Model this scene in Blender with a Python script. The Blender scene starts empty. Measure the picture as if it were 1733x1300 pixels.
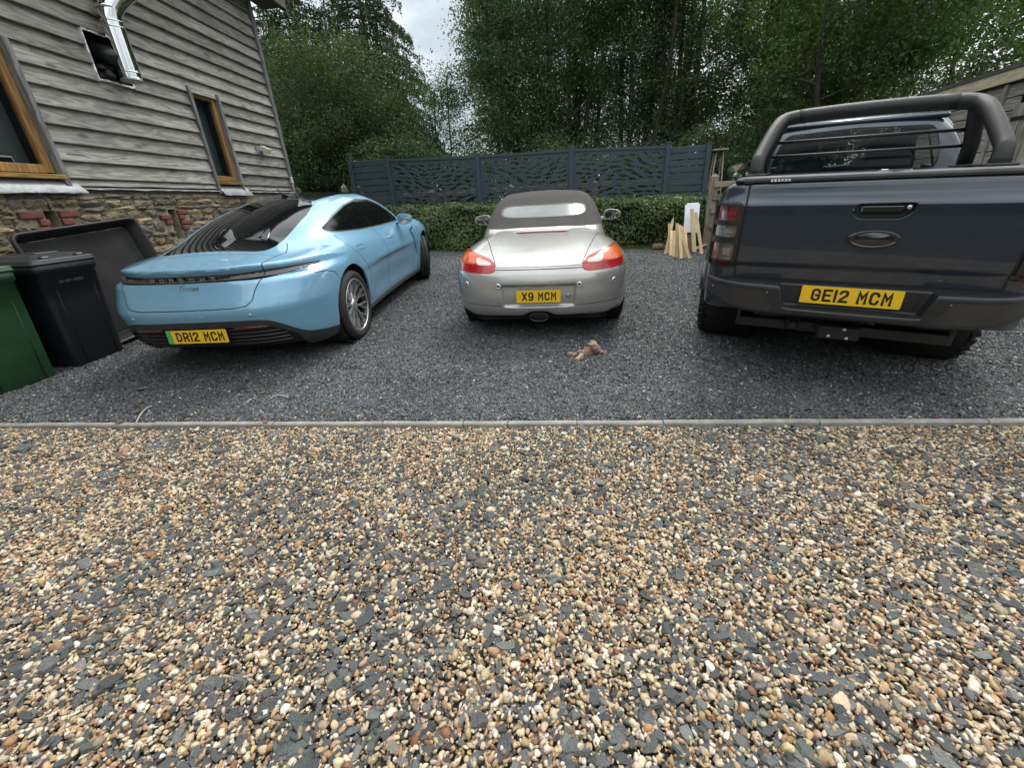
import bpy, math, random
import numpy as np
from mathutils import Vector, Matrix
rng = np.random.default_rng(7)
random.seed(7)
R_ = math.radians
scene = bpy.context.scene
COL = scene.collection

# ------------------------------------------------------------------ camera
cam_d = bpy.data.cameras.new('camera')
cam_o = bpy.data.objects.new('camera', cam_d)
COL.objects.link(cam_o)
cam_d.sensor_fit = 'HORIZONTAL'
cam_d.sensor_width = 36.0
cam_d.lens = 36.0 * 698.0 / 1733.0
cam_d.clip_start = 0.02
cam_d.clip_end = 2000.0
CP, CR, CH = R_(24.2), R_(-3.1), 1.337
_F = Vector((0, math.cos(CP), -math.sin(CP)))
_Rt = Vector((1, 0, 0))
_U = _Rt.cross(_F)
_R2 = math.cos(CR) * _Rt + math.sin(CR) * _U
_U2 = math.cos(CR) * _U - math.sin(CR) * _Rt
_M = Matrix((_R2, _U2, -_F)).transposed().to_4x4()
_M.translation = Vector((0, 0, CH))
cam_o.matrix_world = _M
scene.camera = cam_o

# ------------------------------------------------------------------ sky and sun
SUN_EL, SUN_AZ = R_(52), R_(30)        # hidden sun beyond the trees, azimuth from +Y
world = bpy.data.worlds.new('World')
scene.world = world
world.use_nodes = True
wt = world.node_tree
wt.nodes.clear()
w_out = wt.nodes.new('ShaderNodeOutputWorld')
w_bg = wt.nodes.new('ShaderNodeBackground')
w_sky = wt.nodes.new('ShaderNodeTexSky')
w_sky.sky_type = 'NISHITA'
w_sky.sun_disc = False
w_sky.sun_elevation = SUN_EL
w_sky.sun_rotation = SUN_AZ
w_tc = wt.nodes.new('ShaderNodeTexCoord')
w_map = wt.nodes.new('ShaderNodeMapping')
w_map.inputs['Scale'].default_value = (1.0, 1.0, 2.2)
w_map.inputs['Location'].default_value = (8.753, -13.591, 8.184)
w_n = wt.nodes.new('ShaderNodeTexNoise')
w_n.inputs['Scale'].default_value = 2.1
w_n.inputs['Detail'].default_value = 7.0
w_n.inputs['Roughness'].default_value = 0.55
w_ramp = wt.nodes.new('ShaderNodeValToRGB')
w_ramp.color_ramp.elements[0].position = 0.36
w_ramp.color_ramp.elements[0].color = (4.4, 5.0, 5.3, 1)
w_ramp.color_ramp.elements[1].position = 0.68
w_ramp.color_ramp.elements[1].color = (13.0, 12.9, 12.5, 1)
w_mix = wt.nodes.new('ShaderNodeMix')
w_mix.data_type = 'RGBA'
w_mix.inputs['Factor'].default_value = 0.93
# an overcast sky is brightest overhead and about a third of that at the horizon
w_sep = wt.nodes.new('ShaderNodeSeparateXYZ')
w_gr = wt.nodes.new('ShaderNodeMapRange')
w_gr.inputs['To Min'].default_value = 0.36
w_gr.inputs['To Max'].default_value = 1.06
w_sc = wt.nodes.new('ShaderNodeVectorMath')
w_sc.operation = 'SCALE'
wt.links.new(w_tc.outputs['Generated'], w_sep.inputs['Vector'])
wt.links.new(w_sep.outputs['Z'], w_gr.inputs['Value'])
wt.links.new(w_gr.outputs['Result'], w_sc.inputs['Scale'])
wt.links.new(w_ramp.outputs['Color'], w_sc.inputs[0])
wt.links.new(w_tc.outputs['Generated'], w_map.inputs['Vector'])
wt.links.new(w_map.outputs['Vector'], w_n.inputs['Vector'])
wt.links.new(w_n.outputs['Fac'], w_ramp.inputs['Fac'])
wt.links.new(w_sky.outputs['Color'], w_mix.inputs['A'])
wt.links.new(w_sc.outputs['Vector'], w_mix.inputs['B'])
wt.links.new(w_mix.outputs['Result'], w_bg.inputs['Color'])
w_bg.inputs['Strength'].default_value = 0.12
wt.links.new(w_bg.outputs['Background'], w_out.inputs['Surface'])

sun_d = bpy.data.lights.new('sun', 'SUN')
sun_d.energy = 0.9
sun_d.angle = R_(16)
sun_d.color = (1.0, 0.95, 0.88)
sun_o = bpy.data.objects.new('sun', sun_d)
COL.objects.link(sun_o)
_sd = Vector((math.sin(SUN_AZ) * math.cos(SUN_EL), math.cos(SUN_AZ) * math.cos(SUN_EL), math.sin(SUN_EL)))
sun_o.rotation_euler = _sd.to_track_quat('Z', 'Y').to_euler()
sun_o.location = (0, 0, 30)

scene.view_settings.view_transform = 'Standard'
scene.view_settings.look = 'None'
scene.view_settings.exposure = 1.12
scene.view_settings.gamma = 1.0
scene.view_settings.use_curve_mapping = False
scene.render.engine = 'CYCLES'
scene.cycles.max_bounces = 6
scene.cycles.diffuse_bounces = 3
scene.cycles.glossy_bounces = 3
scene.cycles.transmission_bounces = 4
scene.cycles.transparent_max_bounces = 6
scene.cycles.use_denoising = True

# ------------------------------------------------------------------ helpers
SLOPE = 0.027


def gz(y):
    return SLOPE * max(0.0, min(y, 14.0) - 2.3)


def gza(y):
    return SLOPE * np.clip(np.minimum(y, 14.0) - 2.3, 0, None)


def tag(o, label=None, cat=None, group=None, kind=None):
    if label:
        o['label'] = label
    if cat:
        o['category'] = cat
    if group:
        o['group'] = group
    if kind:
        o['kind'] = kind
    return o


def empty(name, loc=(0, 0, 0), rz=0.0, parent=None):
    o = bpy.data.objects.new(name, None)
    COL.objects.link(o)
    o.empty_display_size = 0.1
    o.location = loc
    o.rotation_euler = (0, 0, rz)
    if parent:
        o.parent = parent
    return o


def mesh_np(name, V, F, mat, parent=None, smooth=True, normals=None, link=True):
    """V (n,3); F (m,3) or (m,4) int array, or list of polygons."""
    me = bpy.data.meshes.new(name)
    if isinstance(F, np.ndarray):
        n, k = F.shape
        me.vertices.add(len(V))
        me.vertices.foreach_set('co', np.ascontiguousarray(V, dtype=np.float32).ravel())
        me.loops.add(n * k)
        me.loops.foreach_set('vertex_index', np.ascontiguousarray(F, dtype=np.int32).ravel())
        me.polygons.add(n)
        me.polygons.foreach_set('loop_start', np.arange(0, n * k, k, dtype=np.int32))
        me.polygons.foreach_set('use_smooth', np.full(n, bool(smooth)))
        me.update(calc_edges=True)
        me.validate()
    else:
        me.from_pydata([tuple(v) for v in V], [], F)
        me.polygons.foreach_set('use_smooth', np.full(len(me.polygons), bool(smooth)))
        me.update()
    if normals is not None and len(me.vertices) == len(normals):
        me.normals_split_custom_set_from_vertices([tuple(v) for v in np.asarray(normals, float)])
    if mat:
        me.materials.append(mat)
    o = bpy.data.objects.new(name, me)
    if link:
        COL.objects.link(o)
    if parent:
        o.parent = parent
    return o


class MB:
    """collects boxes, tubes, lathes and prisms and links them as one mesh object"""

    def __init__(self):
        self.v, self.f, self.sm = [], [], []

    def add(self, V, F, smooth=False):
        b = len(self.v)
        self.v += [tuple(map(float, p)) for p in V]
        self.f += [tuple(int(i) + b for i in q) for q in F]
        self.sm += [smooth] * len(F)
        return self

    def box(self, c, s, rot=None, bevel=0.0, taper=None):
        hx, hy, hz = s[0] / 2, s[1] / 2, s[2] / 2
        b = min(bevel, 0.45 * min(s))
        if b <= 0:
            V = [(x, y, z) for x in (-hx, hx) for y in (-hy, hy) for z in (-hz, hz)]
            F = [(0, 1, 3, 2), (4, 6, 7, 5), (0, 4, 5, 1), (2, 3, 7, 6), (0, 2, 6, 4), (1, 5, 7, 3)]
        else:
            V, idx = [], {}
            for sx in (-1, 1):
                for sy in (-1, 1):
                    for sz in (-1, 1):
                        for k, (ax, ay, az) in enumerate(((0, b, b), (b, 0, b), (b, b, 0))):
                            idx[(sx, sy, sz, k)] = len(V)
                            V.append((sx * (hx - ax), sy * (hy - ay), sz * (hz - az)))
            F = []
            g = idx
            for s_ in (-1, 1):
                F.append([g[(s_, -1, -1, 0)], g[(s_, 1, -1, 0)], g[(s_, 1, 1, 0)], g[(s_, -1, 1, 0)]][::s_])
                F.append([g[(-1, s_, -1, 1)], g[(-1, s_, 1, 1)], g[(1, s_, 1, 1)], g[(1, s_, -1, 1)]][::s_])
                F.append([g[(-1, -1, s_, 2)], g[(1, -1, s_, 2)], g[(1, 1, s_, 2)], g[(-1, 1, s_, 2)]][::s_])
            for a in (-1, 1):
                for c_ in (-1, 1):
                    F.append([g[(-1, a, c_, 1)], g[(1, a, c_, 1)], g[(1, a, c_, 2)], g[(-1, a, c_, 2)]][::-a * c_])
                    F.append([g[(a, -1, c_, 0)], g[(a, 1, c_, 0)], g[(a, 1, c_, 2)], g[(a, -1, c_, 2)]][::a * c_])
                    F.append([g[(a, c_, -1, 0)], g[(a, c_, 1, 0)], g[(a, c_, 1, 1)], g[(a, c_, -1, 1)]][::-a * c_])
            for sx in (-1, 1):
                for sy in (-1, 1):
                    for sz in (-1, 1):
                        F.append([g[(sx, sy, sz, 0)], g[(sx, sy, sz, 1)], g[(sx, sy, sz, 2)]][::sx * sy * sz])
        if taper:
            V = [(x * (1 + (taper - 1) * (z + hz) / (2 * hz)), y * (1 + (taper - 1) * (z + hz) / (2 * hz)), z) for x, y, z in V]
        M = rot if rot is not None else Matrix.Identity(3)
        c = Vector(c)
        V = [M @ Vector(v) + c for v in V]
        return self.add(V, F)

    def tube(self, pts, r, n=10, caps=True, smooth=True):
        P = [Vector(p) for p in pts]
        rs = r if isinstance(r, (list, tuple)) else [r] * len(P)
        V, F = [], []
        up = None
        for i, p in enumerate(P):
            if i == 0:
                t = P[1] - P[0]
            elif i == len(P) - 1:
                t = P[-1] - P[-2]
            else:
                t = (P[i + 1] - P[i]).normalized() + (P[i] - P[i - 1]).normalized()
            t.normalize()
            if up is None:
                up = Vector((0, 0, 1)) if abs(t.z) < 0.9 else Vector((1, 0, 0))
            a = t.cross(up).normalized()
            up = a.cross(t).normalized()
            for k in range(n):
                th = 2 * math.pi * k / n
                V.append(p + (a * math.cos(th) + up * math.sin(th)) * rs[i])
        for i in range(len(P) - 1):
            for k in range(n):
                k2 = (k + 1) % n
                F.append((i * n + k, i * n + k2, (i + 1) * n + k2, (i + 1) * n + k))
        self.add(V, F, smooth)
        if caps:
            b = len(self.v) - len(V)
            self.f.append(tuple(b + k for k in range(n))[::-1])
            self.f.append(tuple(b + (len(P) - 1) * n + k for k in range(n)))
            self.sm += [False, False]
        return self

    def lathe(self, prof, n=24, M=None, smooth=True, a0=0.0, a1=None):
        """prof: list of (r, h); spun about local Z, then by matrix M"""
        M = M or Matrix.Identity(4)
        full = a1 is None
        m = n if full else n + 1
        V, F = [], []
        for r, h in prof:
            for k in range(m):
                th = a0 + (2 * math.pi if full else (a1 - a0)) * k / n
                V.append(M @ Vector((r * math.cos(th), r * math.sin(th), h)))
        for i in range(len(prof) - 1):
            for k in range(n):
                k2 = (k + 1) % m if full else k + 1
                F.append((i * m + k, i * m + k2, (i + 1) * m + k2, (i + 1) * m + k))
        return self.add(V, F, smooth)

    def prism(self, poly, h0, h1, M=None, smooth=False):
        """extrude a 2D polygon (list of (x, y)) from h0 to h1 along local Z, then matrix M"""
        M = M or Matrix.Identity(4)
        n = len(poly)
        V = [M @ Vector((x, y, h0)) for x, y in poly] + [M @ Vector((x, y, h1)) for x, y in poly]
        F = [tuple(range(n))[::-1], tuple(range(n, 2 * n))] + [(i, (i + 1) % n, n + (i + 1) % n, n + i) for i in range(n)]
        return self.add(V, F, smooth)

    def build(self, name, mat, parent=None, loc=None, link=True):
        me = bpy.data.meshes.new(name)
        me.from_pydata(self.v, [], self.f)
        me.polygons.foreach_set('use_smooth', self.sm)
        if mat:
            me.materials.append(mat)
        me.update()
        o = bpy.data.objects.new(name, me)
        if link:
            COL.objects.link(o)
        if parent:
            o.parent = parent
        if loc:
            o.location = loc
        return o


def copy_tree(o, parent=None):
    c = o.copy()
    COL.objects.link(c)
    c.parent = parent
    for ch in list(o.children):
        copy_tree(ch, c)
    return c


def rotz(a):
    return Matrix.Rotation(a, 3, 'Z')


def rounded(poly, r, n=5):
    """round the corners of a 2D polygon"""
    out = []
    m = len(poly)
    for i in range(m):
        p0, p1, p2 = Vector(poly[i - 1]), Vector(poly[i]), Vector(poly[(i + 1) % m])
        d0, d2 = (p0 - p1), (p2 - p1)
        k = min(r, 0.45 * d0.length, 0.45 * d2.length)
        a, b = p1 + d0.normalized() * k, p1 + d2.normalized() * k
        for j in range(n):
            t = j / (n - 1)
            q = a * (1 - t) ** 2 + p1 * 2 * t * (1 - t) + b * t * t
            out.append((q.x, q.y))
    return out


# ------------------------------------------------------------------ materials
def new_mat(name):
    m = bpy.data.materials.new(name)
    m.use_nodes = True
    nt = m.node_tree
    b = nt.nodes['Principled BSDF']
    return m, nt, b


def pmat(name, col, rough=0.5, metal=0.0, coat=0.0, var=0.0, vscale=8.0, bump=0.0, bscale=60.0, spec=0.5, emit=None, coat_rough=0.03, rvar=0.0):
    m, nt, b = new_mat(name)
    b.inputs['Base Color'].default_value = (*col, 1)
    b.inputs['Roughness'].default_value = rough
    b.inputs['Metallic'].default_value = metal
    b.inputs['Coat Weight'].default_value = coat
    b.inputs['Coat Roughness'].default_value = coat_rough
    b.inputs['Specular IOR Level'].default_value = spec
    if var > 0 or bump > 0 or rvar > 0:
        tc = nt.nodes.new('ShaderNodeTexCoord')
    if var > 0 or rvar > 0:
        n = nt.nodes.new('ShaderNodeTexNoise')
        n.inputs['Scale'].default_value = vscale
        n.inputs['Detail'].default_value = 6
        n.inputs['Roughness'].default_value = 0.65
        nt.links.new(tc.outputs['Object'], n.inputs['Vector'])
    if var > 0:
        r = nt.nodes.new('ShaderNodeValToRGB')
        r.color_ramp.elements[0].position = 0.3
        r.color_ramp.elements[1].position = 0.72
        r.color_ramp.elements[0].color = (*[c * (1 - var) for c in col], 1)
        r.color_ramp.elements[1].color = (*[min(1, c * (1 + var)) for c in col], 1)
        nt.links.new(n.outputs['Fac'], r.inputs['Fac'])
        nt.links.new(r.outputs['Color'], b.inputs['Base Color'])
    if rvar > 0:
        mr = nt.nodes.new('ShaderNodeMapRange')
        mr.inputs['From Min'].default_value = 0.3
        mr.inputs['From Max'].default_value = 0.7
        mr.inputs['To Min'].default_value = max(0, rough - rvar)
        mr.inputs['To Max'].default_value = min(1, rough + rvar)
        nt.links.new(n.outputs['Fac'], mr.inputs['Value'])
        nt.links.new(mr.outputs['Result'], b.inputs['Roughness'])
    if bump > 0:
        n2 = nt.nodes.new('ShaderNodeTexNoise')
        n2.inputs['Scale'].default_value = bscale
        n2.inputs['Detail'].default_value = 4
        bp = nt.nodes.new('ShaderNodeBump')
        bp.inputs['Strength'].default_value = bump
        bp.inputs['Distance'].default_value = 0.01
        nt.links.new(tc.outputs['Object'], n2.inputs['Vector'])
        nt.links.new(n2.outputs['Fac'], bp.inputs['Height'])
        nt.links.new(bp.outputs['Normal'], b.inputs['Normal'])
    return m


def car_paint(name, col, flake=0.25, metal=0.35, rough=0.38, dirt=0.06):
    m, nt, b = new_mat(name)
    tc = nt.nodes.new('ShaderNodeTexCoord')
    v = nt.nodes.new('ShaderNodeTexVoronoi')
    v.inputs['Scale'].default_value = 900
    mx = nt.nodes.new('ShaderNodeMix')
    mx.data_type = 'RGBA'
    mx.inputs['A'].default_value = (*[c * (1 - flake) for c in col], 1)
    mx.inputs['B'].default_value = (*[min(1, c * (1 + flake)) for c in col], 1)
    nt.links.new(tc.outputs['Object'], v.inputs['Vector'])
    sp = nt.nodes.new('ShaderNodeSeparateColor')
    nt.links.new(v.outputs['Color'], sp.inputs['Color'])
    nt.links.new(sp.outputs['Red'], mx.inputs['Factor'])
    # road dust
    n = nt.nodes.new('ShaderNodeTexNoise')
    n.inputs['Scale'].default_value = 3.5
    n.inputs['Detail'].default_value = 8
    n.inputs['Roughness'].default_value = 0.7
    nt.links.new(tc.outputs['Object'], n.inputs['Vector'])
    mr = nt.nodes.new('ShaderNodeMapRange')
    mr.inputs['From Min'].default_value = 0.45
    mr.inputs['From Max'].default_value = 0.8
    mr.inputs['To Max'].default_value = dirt * 4
    nt.links.new(n.outputs['Fac'], mr.inputs['Value'])
    mx2 = nt.nodes.new('ShaderNodeMix')
    mx2.data_type = 'RGBA'
    nt.links.new(mr.outputs['Result'], mx2.inputs['Factor'])
    nt.links.new(mx.outputs['Result'], mx2.inputs['A'])
    mx2.inputs['B'].default_value = (0.2, 0.19, 0.17, 1)
    nt.links.new(mx2.outputs['Result'], b.inputs['Base Color'])
    b.inputs['Metallic'].default_value = metal
    b.inputs['Roughness'].default_value = rough
    b.inputs['Coat Weight'].default_value = 1.0
    mr2 = nt.nodes.new('ShaderNodeMapRange')
    mr2.inputs['From Min'].default_value = 0.4
    mr2.inputs['From Max'].default_value = 0.75
    mr2.inputs['To Min'].default_value = 0.02
    mr2.inputs['To Max'].default_value = 0.09
    nt.links.new(n.outputs['Fac'], mr2.inputs['Value'])
    nt.links.new(mr2.outputs['Result'], b.inputs['Coat Roughness'])
    return m


def glass_mat(name, tint, alpha, rough=0.02):
    """tinted pane: a mirror coat over a part see-through tint"""
    m, nt, b = new_mat(name)
    b.inputs['Base Color'].default_value = (*tint, 1)
    b.inputs['Roughness'].default_value = 0.25
    b.inputs['Coat Weight'].default_value = 1.0
    b.inputs['Coat Roughness'].default_value = rough
    b.inputs['Coat IOR'].default_value = 1.42
    b.inputs['Specular IOR Level'].default_value = 0.0
    b.inputs['Alpha'].default_value = alpha
    return m


M = {}
M['tyre'] = pmat('tyre_rubber', (0.022, 0.022, 0.023), 0.75, var=0.35, vscale=14, bump=0.15, bscale=120)
M['black_plastic'] = pmat('black_plastic', (0.016, 0.016, 0.018), 0.42, var=0.25, vscale=6, bump=0.08, bscale=300)
M['gloss_black'] = pmat('gloss_black', (0.008, 0.008, 0.009), 0.12, coat=1.0, var=0.2)
M['seam'] = pmat('seam_shadow', (0.012, 0.012, 0.013), 0.8)
M['liner'] = pmat('arch_liner', (0.012, 0.012, 0.012), 0.9)
M['dark_glass'] = glass_mat('dark_tinted_glass', (0.006, 0.007, 0.008), 1.0)
M['chrome'] = pmat('chrome', (0.75, 0.75, 0.76), 0.12, 1.0)
M['alloy'] = pmat('machined_alloy', (0.58, 0.58, 0.59), 0.34, 0.85)
M['rim_dark'] = pmat('dark_rim_paint', (0.02, 0.021, 0.023), 0.3, 0.3, coat=0.5)
M['plate_yellow'] = pmat('plate_yellow', (0.80, 0.50, 0.012), 0.35, coat=0.4, var=0.06, vscale=20)
M['plate_green'] = pmat('plate_green', (0.03, 0.42, 0.12), 0.35, coat=0.4)
M['plate_ink'] = pmat('plate_black', (0.01, 0.01, 0.01), 0.4)
M['silver_print'] = pmat('silver_print', (0.45, 0.46, 0.47), 0.35, 0.3)
M['white_print'] = pmat('white_print', (0.75, 0.75, 0.75), 0.5)
M['grey_satin'] = pmat('grey_satin_plastic', (0.045, 0.047, 0.05), 0.38, 0.3)
# ------------------------------------------------------------------ smooth bodies from fields, meshed and cut along curves
def spl(xs, ys):
    xs, ys = np.array(xs, float), np.array(ys, float)
    h = np.diff(xs)
    d = np.diff(ys) / h
    m = np.zeros_like(ys)
    for i in range(1, len(xs) - 1):
        if d[i - 1] * d[i] > 0:
            w1, w2 = 2 * h[i] + h[i - 1], h[i] + 2 * h[i - 1]
            m[i] = (w1 + w2) / (w1 / d[i - 1] + w2 / d[i])
    m[0], m[-1] = d[0], d[-1]
    X = np.linspace(xs[0], xs[-1], 3000)
    k = np.clip(np.searchsorted(xs, X) - 1, 0, len(h) - 1)
    t = (X - xs[k]) / h[k]
    Y = ((2 * t ** 3 - 3 * t ** 2 + 1) * ys[k] + (t ** 3 - 2 * t ** 2 + t) * h[k] * m[k]
         + (-2 * t ** 3 + 3 * t ** 2) * ys[k + 1] + (t ** 3 - t ** 2) * h[k] * m[k + 1])
    return lambda q: np.interp(q, X, Y)


def sst(x, a, b):
    t = np.clip((x - a) / (b - a), 0, 1)
    return t * t * (3 - 2 * t)


def smax(a, b, r):
    h = np.clip(r - np.abs(a - b), 0, None) / r
    return np.maximum(a, b) + h * h * r * 0.25


def smin(a, b, r):
    return -smax(-a, -b, r)


def poly_sdf(px, py, poly):
    P = np.array(poly, float)
    d = np.full(px.shape, 1e9)
    s = np.ones(px.shape)
    n = len(P)
    for i in range(n):
        a, b = P[i], P[i - 1]
        ex, ey = b - a
        wx, wy = px - a[0], py - a[1]
        t = np.clip((wx * ex + wy * ey) / (ex * ex + ey * ey + 1e-12), 0, 1)
        d = np.minimum(d, (wx - ex * t) ** 2 + (wy - ey * t) ** 2)
        c1, c2, c3 = py >= a[1], py < b[1], ex * wy > ey * wx
        s = np.where((c1 & c2 & c3) | (~c1 & ~c2 & ~c3), -s, s)
    return s * np.sqrt(d)


def poly_sdf_abs(x, y, poly):
    return poly_sdf(np.abs(x), y, poly)


def line_dist(px, py, pts):
    d = np.full(px.shape, 1e9)
    for a, b in zip(pts[:-1], pts[1:]):
        ex, ey = b[0] - a[0], b[1] - a[1]
        wx, wy = px - a[0], py - a[1]
        t = np.clip((wx * ex + wy * ey) / (ex * ex + ey * ey + 1e-12), 0, 1)
        d = np.minimum(d, (wx - ex * t) ** 2 + (wy - ey * t) ** 2)
    return np.sqrt(d)


class Shell:
    """iso-surface of a field symmetric in x, cut into labelled regions along level curves"""

    def __init__(self, fn, lo, hi, h):
        self.fn = fn
        nx = int(round((hi[0]) / h))
        xs = np.concatenate([-np.arange(nx, 0, -1) * h, [0], np.arange(1, nx + 1) * h])
        ys = np.arange(lo[1], hi[1] + h, h)
        zs = np.arange(lo[2], hi[2] + h, h)
        Xh, Y, Z = np.meshgrid(xs[nx:], ys, zs, indexing='ij')
        Vh = fn(Xh, Y, Z).astype(np.float32)
        V = np.concatenate([Vh[:0:-1], Vh], axis=0)
        self.nets(V, xs, ys, zs, h)
        for _ in range(4):
            self.project()
        self.lab = np.zeros(len(self.T), int)
        self.seams = []

    def nets(self, V, xs, ys, zs, h):
        s = V < 0
        nx, ny, nz = V.shape
        c = np.zeros((nx - 1, ny - 1, nz - 1), int)
        for i in (0, 1):
            for j in (0, 1):
                for k in (0, 1):
                    c += s[i:nx - 1 + i, j:ny - 1 + j, k:nz - 1 + k]
        act = (c > 0) & (c < 8)
        idx = -np.ones(c.shape, int)
        ci = np.argwhere(act)
        idx[act] = np.arange(len(ci))
        acc = np.zeros((len(ci), 3))
        cnt = np.zeros(len(ci))
        off = [(i, j, k) for i in (0, 1) for j in (0, 1) for k in (0, 1)]
        for a in off:
            for ax in range(3):
                if a[ax] == 0:
                    b = list(a)
                    b[ax] = 1
                    pa, pb = ci + a, ci + b
                    va, vb = V[pa[:, 0], pa[:, 1], pa[:, 2]], V[pb[:, 0], pb[:, 1], pb[:, 2]]
                    m = (va < 0) != (vb < 0)
                    t = np.where(m, va / np.where(m, va - vb, 1), 0)
                    p = np.array(a) + np.eye(3)[ax] * t[:, None]
                    acc[m] += p[m]
                    cnt[m] += 1
        P = (ci + acc / np.maximum(cnt, 1)[:, None])
        self.P = np.stack([np.interp(P[:, 0], np.arange(nx), xs), ys[0] + P[:, 1] * h, zs[0] + P[:, 2] * h], 1)
        Q = []
        for ax in range(3):
            o1, o2 = [(1, 2), (2, 0), (0, 1)][ax]
            sl0 = [slice(None)] * 3
            sl1 = [slice(None)] * 3
            sl0[ax], sl1[ax] = slice(0, -1), slice(1, None)
            a, b = s[tuple(sl0)], s[tuple(sl1)]
            E = np.argwhere(a != b)
            ok = (E[:, o1] > 0) & (E[:, o2] > 0) & (E[:, o1] < V.shape[o1] - 1) & (E[:, o2] < V.shape[o2] - 1)
            E = E[ok]
            fl = a[E[:, 0], E[:, 1], E[:, 2]]

            def cell(d1, d2):
                q = E.copy()
                q[:, o1] -= d1
                q[:, o2] -= d2
                return idx[q[:, 0], q[:, 1], q[:, 2]]
            q = np.stack([cell(1, 1), cell(0, 1), cell(0, 0), cell(1, 0)], 1)
            q[~fl] = q[~fl][:, ::-1]
            Q.append(q)
        Q = np.concatenate(Q)
        Q = Q[(Q >= 0).all(1)]
        self.T = np.concatenate([Q[:, [0, 1, 2]], Q[:, [0, 2, 3]]])

    def f(self, P):
        return self.fn(np.abs(P[:, 0]), P[:, 1], P[:, 2])

    def grad(self, P, e=2.5e-3):
        G = np.zeros_like(P)
        for k in range(3):
            d = np.zeros(3)
            d[k] = e
            G[:, k] = (self.f(P + d) - self.f(P - d)) / (2 * e)
        return G

    def project(self):
        G = self.grad(self.P)
        v = self.f(self.P)
        st = (v / np.maximum((G ** 2).sum(1), 0.15))[:, None] * G
        n = np.linalg.norm(st, axis=1, keepdims=True)
        self.P = self.P - st * np.minimum(1, 0.012 / np.maximum(n, 1e-9))

    def cut(self, s, new, only=None, where=None, sel=None):
        """split along s(P)=0; triangles with s<0 (and label in only, and where(P)) get label new"""
        v = s(self.P)
        v = np.where(np.abs(v) < 1e-5, 1e-5, v)
        T, L = self.T, self.lab
        ok = np.ones(len(T), bool)
        if only is not None:
            ok &= np.isin(L, only)
        if where is not None:
            ok &= where(self.P[T].mean(1))
        sg = v[T] < 0
        ns = sg.sum(1)
        inside = ok & (ns == 3)
        L = L.copy()
        L[inside] = new
        cross = ok & ((ns == 1) | (ns == 2))
        ci = np.where(cross)[0]
        if len(ci) == 0:
            self.lab = L
            return
        # rotate so that the odd vertex comes first
        odd = np.where(ns[ci] == 1, np.argmax(sg[ci], 1), np.argmin(sg[ci], 1))
        t = T[ci]
        r = np.arange(len(ci))
        a, b, c = t[r, odd], t[r, (odd + 1) % 3], t[r, (odd + 2) % 3]

        ek = {}
        e1 = np.sort(np.stack([a, b], 1), 1)
        e2 = np.sort(np.stack([a, c], 1), 1)
        allE = np.concatenate([e1, e2])
        U, inv = np.unique(allE, axis=0, return_inverse=True)
        inv = inv.ravel()
        tt = v[U[:, 0]] / (v[U[:, 0]] - v[U[:, 1]])
        NP = self.P[U[:, 0]] * (1 - tt[:, None]) + self.P[U[:, 1]] * tt[:, None]
        base = len(self.P)
        self.P = np.concatenate([self.P, NP])
        ab, ac = base + inv[:len(ci)], base + inv[len(ci):]
        lo = L[ci]
        odd_neg = ns[ci] == 1
        t1 = np.stack([a, ab, ac], 1)
        t2 = np.stack([ab, b, c], 1)
        t3 = np.stack([ab, c, ac], 1)
        l1 = np.where(odd_neg, new, lo)
        l2 = np.where(odd_neg, lo, new)
        keep = np.ones(len(T), bool)
        keep[ci] = False
        self.T = np.concatenate([T[keep], t1, t2, t3])
        self.lab = np.concatenate([L[keep], l1, l2, l2])

    def seam(self, pts, coords, w=0.0035, where=None, lift=0.0006, closed=False):
        """dark joint along a polyline given in the 2D coordinates coords(P): a narrow strip following the surface"""
        if closed:
            pts = list(pts) + [pts[0]]
        u, v = coords(self.P)
        d = np.full(len(u), 1e9)
        s = np.zeros(len(u))
        ends = []
        for a, b in zip(pts[:-1], pts[1:]):
            ex, ey = b[0] - a[0], b[1] - a[1]
            L2 = ex * ex + ey * ey + 1e-12
            wx, wy = u - a[0], v - a[1]
            t = np.clip((wx * ex + wy * ey) / L2, 0, 1)
            q = (wx - ex * t) ** 2 + (wy - ey * t) ** 2
            m = q < d
            d = np.where(m, q, d)
            c = ex * wy - ey * wx
            s = np.where(m, np.where(c >= 0, 1.0, -1.0), s)
        sd = np.sqrt(d) * s
        T = self.T
        if where is not None:
            T = T[where(self.P[T].mean(1))]
        sg = sd[T] < 0
        n = sg.sum(1)
        T = T[(n == 1) | (n == 2)]
        if len(T) == 0:
            return
        sg = sd[T] < 0
        n = sg.sum(1)
        odd = np.where(n == 1, np.argmax(sg, 1), np.argmin(sg, 1))
        r = np.arange(len(T))
        a, b, c = T[r, odd], T[r, (odd + 1) % 3], T[r, (odd + 2) % 3]

        def cr(i, j):
            t = (sd[i] / (sd[i] - sd[j]))[:, None]
            return self.P[i] * (1 - t) + self.P[j] * t
        A, B = cr(a, b), cr(a, c)
        uu, vv = coords((A + B) / 2)
        ok = line_dist(uu, vv, pts) < 0.006
        A, B = A[ok], B[ok]
        if len(A):
            self.seams.append((A, B, w, lift))

    def seam_part(self, name, mat, parent):
        V, N = [], []
        for A, B, w, lift in self.seams:
            G = self.grad((A + B) / 2)
            G /= np.maximum(np.linalg.norm(G, axis=1, keepdims=True), 1e-9)
            t = B - A
            l = np.linalg.norm(t, axis=1, keepdims=True)
            t = t / np.maximum(l, 1e-9)
            sd = np.cross(G, t)
            e = t * 0.0012
            V.append(np.stack([A - e - sd * w + G * lift, B + e - sd * w + G * lift, B + e + sd * w + G * lift, A - e + sd * w + G * lift], 1).reshape(-1, 3))
        if not V:
            return None
        V = np.concatenate(V)
        F = np.arange(len(V)).reshape(-1, 4)
        o = mesh_np(name, V, F, mat, parent, smooth=False)
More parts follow.
